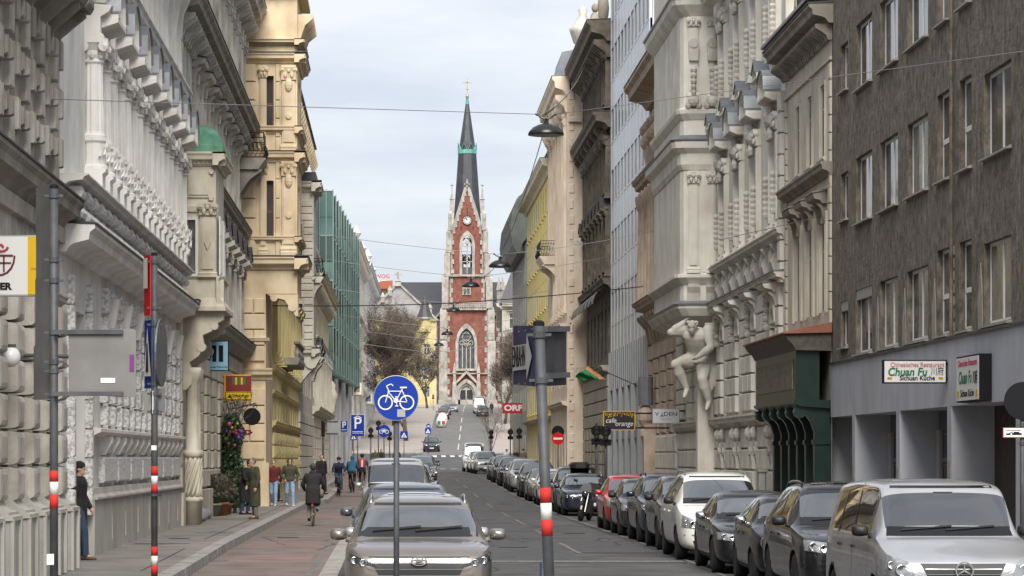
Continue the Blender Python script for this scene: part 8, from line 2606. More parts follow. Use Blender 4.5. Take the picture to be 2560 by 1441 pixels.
# tow-away sign at the right edge
D5 = 45.0
z5 = lambda y: Z_at(y,D5)
root,pt = pole('no_stopping_post','post with a round sign back and a white tow-away plate at the right edge',X_at(2556,D5),D5,z5(985),.035,z0=zr(D5) + WR,cat='traffic sign')
ob('round_sign_back',MB().lathe([(.001,-.008),(.29,-.008),(.29,.008),(.001,.008)],30,(X_at(2556,D5),D5 - .05,z5(1003)),'y').mesh('round_sign_back',m_sblack),root)
pl = ob('tow_plate',MB().box(X_at(2505,D5),X_at(2562,D5),D5 - .06,D5 - .05,z5(1095),z5(1069)).mesh('tow_plate',m_sred),root)
ob('tow_plate_face',MB().box(X_at(2507,D5),X_at(2560,D5),D5 - .064,D5 - .06,z5(1093),z5(1071)).mesh('tow_plate_face',m_sw),pl)
ob('tow_symbol',MB().box(X_at(2513,D5),X_at(2524,D5),D5 - .067,D5 - .064,z5(1088),z5(1084)).box(X_at(2528,D5),X_at(2552,D5),D5 - .067,D5 - .064,z5(1088),z5(1083)).box(X_at(2532,D5),X_at(2546,D5),D5 - .067,D5 - .064,z5(1083),z5(1080)).tube([(X_at(2518,D5),D5 - .066,z5(1085)),(X_at(2530,D5),D5 - .066,z5(1080))],.006,4).box(X_at(2514,D5),X_at(2550,D5),D5 - .067,D5 - .064,z5(1077),z5(1075.5)).mesh('tow_symbol',m_sblack),pl)
for y in (985,1025,1063,1110):
 clamp(root,pt,z5(y),.035)
# no-entry sign
def small_sign(name,label,x,y,d,rpx,kind,ztop=None,group=None,dz=WR):
 s_ = FPX/d
 xx,zz = X_at(x,d),Z_at(y,d)
 root,pt = pole(name,label,xx,d,zz + rpx/s_ + .05,.03,z0=zr(d) + dz,cat='traffic sign',group=group)
 r_ = rpx/s_
 if kind == 'noentry':
  o_ = ob('sign_disc',MB().lathe([(.001,-.01),(r_,-.01),(r_,.01),(.001,.01)],26,(xx,d - .04,zz),'y').mesh('sign_disc',m_sred),root)
  ob('white_bar',MB().box(xx - r_*.75,xx + r_*.75,d - .058,d - .05,zz - r_*.16,zz + r_*.16).mesh('white_bar',m_sw),o_)
  ob('round_sign_back',MB().lathe([(.001,0),(r_,0),(r_,.02),(.001,.02)],24,(xx,d + .05,zz + r_*1.1),'y').mesh('round_sign_back',m_sblack),root)
 if kind == 'ped':
  o_ = ob('sign_plate',MB().box(xx - r_,xx + r_,d - .05,d - .035,zz - r_,zz + r_).mesh('sign_plate',m_blue),root)
  ob('white_triangle',MB().prism([(xx - r_*.75,zz - r_*.65),(xx + r_*.75,zz - r_*.65),(xx,zz + r_*.7)],'y',d - .06,d - .052).mesh('white_triangle',m_sw),o_)
  ob('walking_figure',MB().prism([(xx - r_*.22,zz - r_*.5),(xx + r_*.2,zz - r_*.5),(xx + r_*.05,zz + r_*.35)],'y',d - .066,d - .061).mesh('walking_figure',m_sblack),o_)
 if kind == 'bike':
  o_ = ob('sign_disc',MB().lathe([(.001,-.01),(r_,-.01),(r_,.01),(.001,.01)],26,(xx,d - .04,zz),'y').mesh('sign_disc',m_blue),root)
  mb = MB()
  for q in (-.45,.45):
   mb.lathe([(r_*.24,0),(r_*.32,0),(r_*.32,.006),(r_*.24,.006)],18,(xx + r_*q,d - .06,zz - r_*.12),'y')
  mb.box(xx - r_*.3,xx + r_*.3,d - .06,d - .052,zz - r_*.2,zz + r_*.2)
  mb.tube([(xx - r_*.45,d - .056,zz - r_*.1),(xx - r_*.3,d - .056,zz + r_*.35),(xx + r_*.3,d - .056,zz + r_*.3),(xx + r_*.45,d - .056,zz - r_*.1)],r_*.04,5)
  ob('bicycle_symbol',mb.mesh('bicycle_symbol',m_sw),o_)
 if kind == 'p':
  o_ = ob('sign_plate',MB().box(xx - r_,xx + r_,d - .06,d - .035,zz - r_*1.6,zz + r_*1.6).mesh('sign_plate',m_blue),root)
  ob('sign_edge',MB().box(xx - r_*1.05,xx + r_*1.05,d - .034,d - .02,zz - r_*1.65,zz + r_*1.65).mesh('sign_edge',m_sw),o_)
  ob('lettering',text_mesh('P',r_*2.4,m_sw,.015*r_,'CENTER',.004),o_,T(xx,d - .066,zz + r_*.25) @ UP)
  ob('roof_symbol',MB().tube([(xx - r_*.6,d - .064,zz + r_*1.1),(xx,d - .064,zz + r_*1.42),(xx + r_*.6,d - .064,zz + r_*1.1)],r_*.07,5).box(xx - r_*.8,xx + r_*.8,d - .066,d - .06,zz - r_*1.0,zz - r_*.92).box(xx - r_*.8,xx + r_*.8,d - .066,d - .06,zz - r_*1.2,zz - r_*1.15).mesh('roof_symbol',m_sw),o_)
 if kind == 'round_back':
  ob('round_sign_back',MB().lathe([(.001,0),(r_,0),(r_,.02),(.001,.02)],24,(xx,d - .06,zz),'y').mesh('round_sign_back',m_sback),root)
 return root
small_sign('no_entry_sign','red no-entry disc with white bar on the right pavement',1395,1097,148,15.5,'noentry')
small_sign('parking_sign','tall blue garage parking sign with white P and roof symbol',894,1064,190,16.5,'p',dz=WL)
small_sign('parking_sign','small blue parking sign left of the tall one',860,1066,205,8.5,'p',dz=WL)
small_sign('bicycle_sign','smaller round blue cycle sign behind the near one',960,1078,150,15.5,'bike',dz=0)
small_sign('crossing_sign','square blue pedestrian sign right of the near cycle sign pole',1010,1088,228,9.5,'ped',dz=0)
small_sign('crossing_sign','blue pedestrian sign at the far side of the junction',1070,1078,338,7.5,'ped',dz=.13)
small_sign('bicycle_sign','tiny round blue sign above the far pedestrian sign',1071,1066,338.6,6,'bike',dz=.13)
small_sign('crossing_sign','blue pedestrian sign below the garage sign',884,1093,200,8,'ped',dz=WL)
# striped pole with grey boards beside the bald man
D6 = 139.0
z6 = lambda y: Z_at(y,D6)
root,pt = pole('board_post','striped post carrying grey sign boards on the pavement build-out',X_at(808,D6),D6,z6(1046),.045,[(z6(1160 + 12*i),z6(1148 + 12*i),m_redp if i % 2 else m_whp) for i in range(5)],z0=zr(D6) + WL,cat='sign post')
ob('grey_board',MB().box(X_at(818,D6),X_at(852,D6),D6 - .05,D6 - .03,z6(1087),z6(1052)).mesh('grey_board',m_sback),root)
ob('side_board',MB().box(X_at(803,D6),X_at(812,D6),D6 - .05,D6 + .3,z6(1092),z6(1052)).mesh('side_board',m_sblack),root)
ob('board_arm',MB().box(X_at(808,D6),X_at(845,D6),D6 - .07,D6 - .05,z6(1056),z6(1053)).box(X_at(808,D6),X_at(845,D6),D6 - .07,D6 - .05,z6(1086),z6(1083)).mesh('board_arm',m_pole),root)
ob('mirror_disc',MB().lathe([(.001,-.01),(.17,-.01),(.17,.01),(.001,.01)],20,(X_at(804,D6),D6 - .06,z6(1161)),'y').mesh('mirror_disc',m_sback),root)
def traffic_light(label,x,y,d,lit=None,away=True,hk=1.0):
 xx,zz = X_at(x,d),Z_at(y,d)
 root,pt = pole('traffic_light',label,xx,d,zz + .28,.045,z0=zr(d) + .14,cat='traffic light',group='traffic lights')
 ob('housing',MB().box(xx - .1,xx + .1,d - .2,d - .05,zz - .3,zz + .24).mesh('housing',m_sblack),root)
 ob('backboard',MB().lathe([(.001,0),(.21,0),(.21,.03),(.001,.03)],20,(xx,d - .03,zz + .04),'y').mesh('backboard',m_sblack),root)
 ob('lower_box',MB().box(xx - .2,xx + .2,d - .14,d - .02,zz - .5,zz - .26).mesh('lower_box',m_sblack),root)
 for k in range(3):
  mt = m_void
  if lit == k:
   mt = M('red_signal',(.9,.03,.02),emit=4.0)
  ob('lamp',MB().lathe([(.001,-.02),(.07,-.02),(.07,.01),(.001,.01)],14,(xx,d - .205,zz + .15 - .17*k),'y').mesh('lamp',mt),root)
 return root
for x,y,d,lit,lb in ((1491,1080,114,None,'traffic light with round black backboard left of the café sign'),(1514,1082,113,None,'traffic light with round black backboard under the café sign'),(1276,1082,214,None,'traffic light below the red sign, left one'),(1298,1080,212,None,'traffic light below the red sign, right one'),
        (1228,1083,250,None,'traffic light by the small bare tree'),(927,1078,222,None,'traffic light right of the garage sign'),(946,1060,232,None,'tall traffic light behind the blue cycle signs'),(974,1086,240,None,'traffic light just left of the cycle sign pole'),(1083,990,480,0,'traffic light showing red near the church')):
 traffic_light(lb,x,y,d,lit)
# ---------------------------------------------------------------- shop and hotel signs
def box_sign(name,label,x0,x1,y0,y1,d,frame,face,depth=.14,bd=.03,arm=None):
 """sign box square to the wall, facing us"""
 xa,xb_,za,zb_ = X_at(x0,d),X_at(x1,d),Z_at(y1,d),Z_at(y0,d)
 root = thing(name,label,'sign',((xa + xb_)/2,d,za))
 ob('casing',MB().box(xa,xb_,d,d + depth,za,zb_).mesh('casing',frame),root)
 ob('face',MB().box(xa + bd,xb_ - bd,d - .006,d - .001,za + bd,zb_ - bd).mesh('face',face),root)
 if arm is not None:
  ob('wall_bracket',MB().box(min(xb_,arm),max(xa,arm) if arm < xa else arm,d + depth*.3,d + depth*.6,zb_ - .12,zb_ - .06).box(min(xb_,arm),max(xa,arm) if arm < xa else arm,d + depth*.3,d + depth*.6,za + .06,za + .12).mesh('wall_bracket',m_sblack),root)
 return root
def put(root,txt,x,y,d,hpx,mat,wpx=None,bold=0.0,shear=0.0,nm='lettering',off=.012):
 s_ = FPX/d
 tm = text_mesh(txt,hpx/s_*1.38,mat,bold,'CENTER',.002,shear)
 k = 1.0
 if wpx:
  wd = max(v.co.x for v in tm.vertices) - min(v.co.x for v in tm.vertices)
  k = wpx/s_/wd
 return ob(nm,tm,root,T(X_at(x,d),d - off,Z_at(y,d)) @ UP @ Matrix.Diagonal((k,1,1,1)))
m_tgreen = M('letter_green',(.005,.14,.06),rough=.5)
m_tred = M('letter_red',(.42,.02,.06),rough=.5)
DS = 58.7
rt = box_sign('restaurant_sign','white hanging restaurant sign with green script across the pavement',2208,2367,900,959,DS,m_sblack,m_sw,.16,.025,10.99)
put(rt,'Chinesisches Restaurant',2293,913,DS,12,m_tred,134)
put(rt,'Chuan Fu',2268,931,DS,20,m_tgreen,98,.006,.15)
put(rt,'川府',2343,930,DS,16,m_sblack,32)
put(rt,'Sichuan Küche',2293,946,DS,12,m_sblack,88,.003)
for xx in (2224,2352):
 ob('yellow_badge',MB().box(X_at(xx - 6,DS),X_at(xx + 6,DS),DS - .012,DS - .007,Z_at(949,DS),Z_at(943,DS)).mesh('yellow_badge',m_sy),rt)
 put(rt,'Bier',xx,946,DS,4,m_tred,9,nm='badge_print',off=.014)
# wall box sign
bs = thing('restaurant_wall_sign','boxy restaurant sign fixed on the grey front, seen at a slant','sign',(10.9,55.5,3.0))
za,zb_ = 3.05,3.92
ob('casing',MB().box(10.72,10.99,54.4,56.6,za,zb_).mesh('casing',m_sblack),bs)
ob('face',MB().box(10.712,10.719,54.43,56.57,za + .03,zb_ - .03).mesh('face',m_sw),bs)
TR = Matrix(((0,0,-1,0),(-1,0,0,0),(0,1,0,0),(0,0,0,1)))
def wput(txt,y_,z_,h_,mat,wd=None,bold=0.,shear=0.):
 tm = text_mesh(txt,h_*1.38,mat,bold,'CENTER',.002,shear)
 k = 1
 if wd:
  k = wd/(max(v.co.x for v in tm.vertices) - min(v.co.x for v in tm.vertices))
 ob('lettering',tm,bs,T(10.708,y_,z_) @ TR @ Matrix.Diagonal((k,1,1,1)))
wput('Chinesisches Restaurant',55.5,3.78,.13,m_tred,1.85)
wput('Chuan Fu',55.72,3.50,.24,m_tgreen,1.25,.006,.15)
wput('川府',54.75,3.48,.2,m_sblack,.42)
wput('Sichuan Küche',55.5,3.21,.14,m_sblack,1.3)
for yy_ in (56.4,54.6):
 ob('yellow_badge',MB().box(10.706,10.71,yy_ - .1,yy_ + .1,3.14,3.26).mesh('yellow_badge',m_sy),bs)
# café and salon signs
DC = 118.0
rt = box_sign('cafe_sign','black café sign with orange dots and white lettering',1508,1588,1028,1076,DC,m_sy,M('cafe_black',(.012,.011,.012),rough=.5),.12,.035,10.95)
put(rt,'cafe',1527,1052,DC,13,m_sw,26,0,.2)
put(rt,'orange',1560,1060,DC,13,m_sw,44,0,.2)
rr = random.Random(5)
mb = MB()
for i in range(60):
 x_,y_ = rr.uniform(1513,1584),1033 + abs(rr.gauss(0,6))
 if y_ < 1048:
  mb.box(X_at(x_ - 1,DC),X_at(x_ + 1,DC),DC - .012,DC - .008,Z_at(y_ + 1.2,DC),Z_at(y_ - 1.2,DC))
ob('orange_dots',mb.mesh('orange_dots',m_sy),rt)
DV = 112.0
rt = box_sign('salon_sign','pale grey salon sign with thin dark lettering',1631,1699,1022,1059,DV,m_sback,M('salon_white',(.58,.60,.64),rough=.5),.1,.02,10.95)
put(rt,'V',1642,1036,DV,10,m_sblack,9)
put(rt,'DEN',1676,1036,DV,10,m_sblack,32)
ob('lettering',text_mesh('Y',10/(FPX/DV)*1.38,m_sblack,.004,'CENTER',.002),rt,T(X_at(1655,DV),DV - .012,Z_at(1037,DV)) @ UP @ RZ(PI))
put(rt,'SALON',1666,1049,DV,4.5,m_sback,26)
DO = 235.0
rt = box_sign('broadcaster_sign','red sign with bold white letters ORF',1256,1310,1008,1034,DO,m_sred,M('sign_red_face',(.40,.012,.02),rough=.4),.2,.04,10.55)
put(rt,'ORF',1283,1021,DO,14,m_sw,46,.03)
# memorial, beer and bar signs on the left
DM = 92.0
rt = box_sign('memorial_sign','light blue sign with black M and I shapes behind the stone console',506,572,852,928,DM,m_sblack,M('memorial_blue',(.22,.40,.52),rough=.5),.12,.03,-5.88)
s_ = FPX/DM
mb = MB().box(X_at(547,DM),X_at(558,DM),DM - .014,DM - .008,Z_at(905,DM),Z_at(864,DM))
mb.prism([(X_at(512,DM),Z_at(905,DM)),(X_at(512,DM),Z_at(896,DM)),(X_at(531,DM),Z_at(864,DM)),(X_at(541,DM),Z_at(864,DM)),(X_at(541,DM),Z_at(905,DM)),(X_at(531,DM),Z_at(905,DM)),(X_at(531,DM),Z_at(886,DM)),(X_at(523,DM),Z_at(905,DM))],'y',DM - .014,DM - .008)
ob('emblem',mb.mesh('emblem',m_sblack),rt)
put(rt,'Mauthausen Memorial',539,918,DM,6,m_sblack,58)
DOt = 99.0
rt = box_sign('beer_sign','yellow and dark red tavern sign above the ivy',560,628,937,1003,DOt,m_sy,m_sy,.14,.02,-5.88)
ob('red_panel',MB().box(X_at(565,DOt),X_at(628,DOt),DOt - .03,DOt - .008,Z_at(978,DOt),Z_at(940,DOt)).mesh('red_panel',M('dark_red_panel',(.17,.012,.012),rough=.5)),rt)
for i in range(5):
 ob('panel_stripe',MB().box(X_at(581 + i*7,DOt),X_at(586 + i*7,DOt),DOt - .034,DOt - .031,Z_at(962,DOt),Z_at(944,DOt)).mesh('panel_stripe',m_sy if i % 2 else m_tgreen),rt)
ob('lower_panel',MB().box(X_at(564,DOt),X_at(628,DOt),DOt - .03,DOt - .008,Z_at(1000,DOt),Z_at(981,DOt)).mesh('lower_panel',m_sblack),rt)
ob('lower_face',MB().box(X_at(565,DOt),X_at(627,DOt),DOt - .034,DOt - .031,Z_at(999,DOt),Z_at(982,DOt)).mesh('lower_face',m_sy),rt)
put(rt,'Ottakringer',602,990,DOt,8,m_sblack,42,.003,off=.038)
ob('beer_logo',MB().prism([(X_at(569,DOt),Z_at(995,DOt)),(X_at(580,DOt),Z_at(995,DOt)),(X_at(575,DOt),Z_at(985,DOt))],'y',DOt - .04,DOt - .035).mesh('beer_logo',m_sblack),rt)
DI = 102.0
rt = thing('hanging_disc_sign','black round tavern sign on a scrolled iron bracket','sign',(X_at(630,DI),DI,Z_at(1064,DI)))
ob('disc',MB().lathe([(.001,-.02),(.29,-.02),(.30,0),(.29,.02),(.001,.02)],28,(X_at(630,DI),DI,Z_at(1042,DI)),'y').mesh('disc',m_sblack),rt)
mb = MB().tube([(-5.88,DI,Z_at(1024,DI)),(X_at(600,DI),DI,Z_at(1020,DI)),(X_at(640,DI),DI,Z_at(1008,DI))],.018,6)
for cx_,cy_,r_ in ((606,1030,.1),(638,1017,.09),(592,1036,.08)):
 mb.tube([(X_at(cx_,DI) + r_*math.cos(t)*(1 - t/14),DI,Z_at(cy_,DI) + r_*math.sin(t)*(1 - t/14)) for t in [q*.5 for q in range(22)]],.012,5)
ob('iron_bracket',mb.mesh('iron_bracket',m_iron),rt)
rt = box_sign('arrow_sign','small dark red pointer sign under the black disc',590,627,1075,1088,103.0,m_sred,M('pointer_red',(.30,.01,.015),rough=.5),.05,.01,-5.0)
ob('arrow',MB().prism([(X_at(617,103),Z_at(1085,103)),(X_at(624,103),Z_at(1081,103)),(X_at(617,103),Z_at(1078,103))],'y',102.98,102.992).mesh('arrow',m_sw),rt)
# sign at the left edge
DL = 40.0
rt = box_sign('tavern_sign','white and yellow tavern sign cut by the left edge of the picture',-70,96,588,741,DL,m_sback,m_sw,.15,.02,-5.9)
ob('yellow_strip',MB().box(X_at(70,DL),X_at(92,DL),DL - .014,DL - .007,Z_at(737,DL),Z_at(592,DL)).mesh('yellow_strip',m_sy),rt)
put(rt,'ER',14,717,DL,17,m_sblack,30,.006)
put(rt,'Ottakr',87,673,DL,7,m_sblack,18)
mb = MB()
for i in range(9):
 a0 = PI + i*PI/9
 mb.tube([(X_at(0,DL) + .2*math.cos(a0),DL - .012,Z_at(640,DL) + .26*math.sin(a0)),(X_at(0,DL) + .2*math.cos(a0 + PI/9),DL - .012,Z_at(640,DL) + .26*math.sin(a0 + PI/9))],.014,5)
mb.box(X_at(-33,DL),X_at(33,DL),DL - .016,DL - .008,Z_at(642,DL),Z_at(637,DL)).box(X_at(8,DL),X_at(12,DL),DL - .016,DL - .008,Z_at(680,DL),Z_at(640,DL)).box(X_at(-24,DL),X_at(28,DL),DL - .016,DL - .008,Z_at(660,DL),Z_at(656,DL))
ob('cup_logo',mb.mesh('cup_logo',M('maroon_print',(.13,.01,.015),rough=.5)),rt)
ob('steam_logo',MB().tube([(X_at(2 + 18*math.cos(t)*(1 - t/9),DL),DL - .012,Z_at(618 + 13*math.sin(t)*(1 - t/9),DL)) for t in [q*.5 for q in range(14)]],.018,5).mesh('steam_logo',M('red_print',(.35,.02,.03),rough=.5)),rt)
rt = thing('globe_lamp','white glass globe wall lamp on the grey stone house','lamp',(-5.7,43.3,3.3))
ob('globe',MB().ball((X_at(26,43.3),43.3,Z_at(893,43.3)),.15,.15,.15,20,14).mesh('globe',M('opal_glass',(.72,.72,.70),rough=.25),True),rt)
ob('lamp_arm',MB().box(-5.95,X_at(40,43.3),43.27,43.33,Z_at(868,43.3),Z_at(861,43.3)).lathe([(.06,0),(.06,.06)],10,(X_at(26,43.3),43.3,Z_at(872,43.3))).mesh('lamp_arm',m_pole),rt)
mb = MB().tube([(-5.95,46.0,Z_at(888,46)),(X_at(176,46),46.0,Z_at(892,46))],.03,8); one('wall_pipe','thin horizontal steel pipe behind the big sign back','pipe',mb,m_pole)
# flag on the office block
DF = 128.0
rt = thing('flag','green flag with a red carpet-pattern band hanging from a slanted staff','flag',(10.9,DF,4.5))
ob('flag_staff',MB().tube([(10.95,DF,Z_at(978,DF)),(X_at(1478,DF),DF,Z_at(914,DF))],.022,6).mesh('flag_staff',m_pole),rt)
mb = MB(); mb2 = MB()
n1,n2 = 14,8
P0,P1 = Vector((X_at(1478,DF),DF,Z_at(916,DF))),Vector((X_at(1522,DF),DF,Z_at(955,DF)))
P2,P3 = Vector((X_at(1438,DF),DF,Z_at(944,DF))),Vector((X_at(1462,DF),DF,Z_at(953,DF)))
def fpnt(a,b):
 q = P0.lerp(P1,a).lerp(P2.lerp(P3,a),b)
 q.y += .14*math.sin(b*7 + a*2)
 q.z += .10*math.sin(b*PI) + .05*math.sin(b*9)
 return tuple(q)
for i in range(n1):
 for j in range(n2):
  a0,a1_,b0,b1 = i/n1,(i + 1)/n1,j/n2,(j + 1)/n2
  (mb2 if 1 <= j < 3 else mb).quad(fpnt(a0,b0),fpnt(a1_,b0),fpnt(a1_,b1),fpnt(a0,b1))
ob('green_cloth',mb.mesh('green_cloth',M('flag_green',(.015,.17,.05),rough=.8),True),rt)
ob('patterned_band',mb2.mesh('patterned_band',M('flag_red',(.36,.05,.03),(.5,.3,.15),scale=14,rough=.8),True),rt)
# distribution cabinet
rt = thing('distribution_cabinet','pale grey street cabinet against the ivory wall','cabinet',(10.2,87,WR))
xa,xb_ = X_at(1897,87),X_at(1946,87)
ob('casing',MB().box(xa,xb_,87,87.5,WR,Z_at(1180,87)).mesh('casing',M('cabinet_grey',(.33,.36,.35),(.38,.41,.40),scale=3,rough=.6)),rt)
ob('lid',MB().box(xa - .03,xb_ + .03,86.96,87.54,Z_at(1180,87),Z_at(1174,87)).mesh('lid',M('cabinet_lid',(.36,.39,.38),rough=.6)),rt)
ob('door_seam',MB().box((xa + xb_)/2 - .1,(xa + xb_)/2 - .09,86.99,87.0,.25,Z_at(1184,87)).mesh('door_seam',m_sblack),rt)
# recycling igloos on the hill
for i,(x,y) in enumerate(((1103,1052),(1106,1040))):
 d = 412 + i*8
 rt = thing('recycling_igloo',('white recycling igloo nearer the crossing' if i == 0 else 'white recycling igloo next to the wine red SUV'),'container',(X_at(x,d),d,zr(d)),'recycling igloos on the hill')
 ob('shell',MB().lathe([(.72,0),(.75,.5),(.68,1.1),(.45,1.5),(.05,1.65)],14,(X_at(x,d),d,zr(d) + .1)).mesh('shell',m_whp,True),rt)
 ob('red_mark',MB().box(X_at(x,d) + .1,X_at(x,d) + .5,d - .80,d - .72,zr(d) + .5,zr(d) + .9).mesh('red_mark',m_sred),rt)
 ob('green_mark',MB().box(X_at(x,d) - .5,X_at(x,d) - .1,d - .80,d - .72,zr(d) + .5,zr(d) + .9).mesh('green_mark',m_tgreen),rt)
# ---------------------------------------------------------------- hanging street lamps and their wires
m_lamp = M('lamp_enamel_black',(0.012,0.012,0.014),rough=0.3)
m_wire = M('wire_grey',(0.22,0.22,0.23),rough=0.5)
LAMPS = [(1365,325,76),(1250,660,120),(1177,711,153),(1134,774,190),(1118,833,225),(1097,861,258),(1086,891,292),(1069,923,345),(1052,924,352),(1066,945,390),(1056,940,396),(1064,968,440)]
names = ['nearest','second','third','fourth','fifth','sixth','seventh','eighth, over the junction','ninth, left of its twin','tenth, small','eleventh, small','farthest small']
tops = []
for i,(x,y,d) in enumerate(LAMPS):
 xx,zz = X_at(x,d),Z_at(y,d)
 k = 1.0
 rt = thing('hanging_street_lamp',names[i] + ' black dome street lamp hung over the road','street lamp',(xx,d,zz),'street lamps hung on wires')
 ob('shade',MB().lathe([(.46,-.14),(.465,-.12),(.44,-.05),(.34,.06),(.2,.13),(.07,.16),(.06,.22)],26,(xx,d,zz)).mesh('shade',m_lamp,True),rt)
 ob('diffuser',MB().lathe([(.001,-.15),(.40,-.15),(.42,-.13)],20,(xx,d,zz)).mesh('diffuser',m_sback),rt)
 mb = MB().tube([(xx - .24,d,zz + .40),(xx - .12,d,zz + .31),(xx,d,zz + .28),(xx + .12,d,zz + .31),(xx + .24,d,zz + .40)],.024,5).tube([(xx,d,zz + .18),(xx,d,zz + .3)],.04,6)
 mb.ball((xx - .24,d,zz + .40),.04,.03,.04,6,4).ball((xx + .24,d,zz + .40),.04,.03,.04,6,4).tube([(xx - .05,d,zz + .2),(xx - .09,d,zz + .38),(xx + .02,d,zz + .42),(xx + .06,d,zz + .22)],.012,5)
 ob('hanger',mb.mesh('hanger',m_lamp),rt)
 tops.append(Vector((xx,d,zz + .40)))
def wire(label,pts,r=.012,mat=None,sag=.0):
 P_ = []
 for a,b in zip(pts,pts[1:]):
  for k in range(8):
   t = k/8
   q = Vector(a).lerp(Vector(b),t)
   q.z -= sag*4*t*(1 - t)
   P_.append(tuple(q))
 P_.append(tuple(pts[-1]))
 one('overhead_wire',label,'wire',MB().tube(P_,r,5),mat or m_wire,group='overhead wires',smooth=True)
t0 = tops[0]
wire('thin span wire from the grey stone house to the nearest lamp',[(-5.9,48.8,Z_at(247,48.8)),(t0.x - .24,t0.y,t0.z)],.008)
wire('thin span wire from the nearest lamp to the brown house',[(t0.x + .24,t0.y,t0.z),(11,51.0,Z_at(125,51.0))],.008)
for i in (1,2,3,4,5,6):
 t = tops[i]
 wire('span wire left of the %s hanging lamp' % names[i],[(-4.9,t.y,t.z + 1.1),(t.x - .24,t.y,t.z)],.009 + .0016*i,None,.1)
 wire('span wire right of the %s hanging lamp' % names[i],[(t.x + .24,t.y,t.z),(10.8,t.y,t.z + 1.0)],.009 + .0016*i,None,.1)
for i in range(6):
 a,b = tops[i],tops[i + 1]
 wire('supply cable between the %s and %s hanging lamps' % (names[i],names[i + 1]),[tuple(a - Vector((0,0,.25))),tuple(b)],.013 + .0018*i,m_lamp,.35)
wire('thick cable rising from the nearest lamp to the sooty house',[tuple(t0),(10.4,162,23.6)],.022,m_lamp,.3)
wire('thick dark cable crossing the street below the hanging lamps',[(-4.9,117,Z_at(765,117)),(X_at(1134,122),122,Z_at(758,122)),(10.6,125.5,Z_at(716,125.5)),(10.9,125.4,Z_at(760,125.4))],.02,m_lamp,.05)
wire('thin wire across the upper storeys of the ivory house',[(t0.x + 6,90,Z_at(600,90)),(11,76,Z_at(540,76))],.01)
# ---------------------------------------------------------------- trees, ivy, flowers, motorcycle
m_bark = M('bark',(0.075,0.055,0.045),(0.11,0.085,0.07),scale=5,rough=0.95)
m_twig = M('twig',(0.10,0.078,0.062),(0.15,0.12,0.10),scale=2,rough=0.95)
def bare_tree(label,base,H_,spread,seed,twigs=2600,trunk_r=.22,name='bare_tree',fork=.28,tw=.012):
 rr = random.Random(seed)
 root = thing(name,label,'tree',base)
 B0 = Vector(base)
 tb = MB(); br = MB(); tg = MB()
 ends = []
 def grow(p,d_,L_,r,lvl):
  pts = [p]
  rad = [r]
  q = p.copy(); dd = d_.copy()
  n = 4
  for k in range(n):
   dd = (dd + Vector((rr.uniform(-.18,.18),rr.uniform(-.18,.18),rr.uniform(-.02,.16)))).normalized()
   q = q + dd*(L_/n)
   pts.append(q.copy()); rad.append(r*(1 - .55*(k + 1)/n))
  (tb if lvl == 0 else br).tube([tuple(x) for x in pts],rad,7 if lvl < 2 else 4)
  if lvl >= 4:
   ends.extend(pts[1:])
   return
  if lvl >= 2:
   ends.extend(pts[2:])
  nb = (6,5,4,3)[lvl]
  for k in range(nb):
   t = rr.uniform(.3,1.0) if k else 1.0
   i = min(n,max(1,int(round(t*n))))
   a = rr.uniform(0,2*PI)
   sp_ = rr.uniform(.35,.8)*spread
   nd = (dd + Vector((math.cos(a)*sp_,math.sin(a)*sp_,rr.uniform(-.1,.3)))).normalized()
   grow(pts[i],nd,L_*rr.uniform(.58,.8),rad[i]*.62,lvl + 1)
 grow(B0,Vector((0,0,1)),H_*fork,trunk_r,0)
 for k in range(twigs):
  p = rr.choice(ends) + Vector((rr.gauss(0,.12),rr.gauss(0,.12),rr.gauss(0,.12)))
  d_ = Vector((rr.gauss(0,1),rr.gauss(0,1),rr.gauss(.25,.8))).normalized()
  L_ = rr.uniform(.35,.95)*H_/18
  m_ = p + d_*L_*.5 + Vector((0,0,.05))
  tg.tube([tuple(p),tuple(m_),tuple(p + d_*L_ + Vector((rr.uniform(-.1,.1),0,.12)))],[tw,tw*.8,tw*.35],3)
 ob('trunk',tb.mesh('trunk',m_bark,True),root)
 ob('branches',br.mesh('branches',m_bark,True),root)
 ob('twig_crown',tg.mesh('twig_crown',m_twig),root)
 return root
d = 372.0
bare_tree('large bare reddish-brown tree left of the church',(X_at(1015,d),d,zr(d)),23,1.1,3,9000,.32,tw=.02)
bare_tree('bare tree behind the large one in front of the yellow house',(X_at(985,415),415,zr(415)),25,1.1,11,8000,.3,tw=.02)
bare_tree('slim bare tree left of the church portal',(X_at(1068,500),500,zr(500)),17,.8,21,4000,.22,tw=.025)
bare_tree('tall bare tree right of the church',(X_at(1282,390),390,zr(390)),21,.9,8,7000,.26,tw=.024)
bare_tree('bare tree with dark crown in front of the mansard house',(X_at(1262,420),420,zr(420)),19,.9,15,6000,.24,tw=.024)
bare_tree('little bare street tree by the crossing',(X_at(1222,268),268,zr(268) + .14),8,.75,5,500,.09,'young_street_tree',.36,tw=.012)
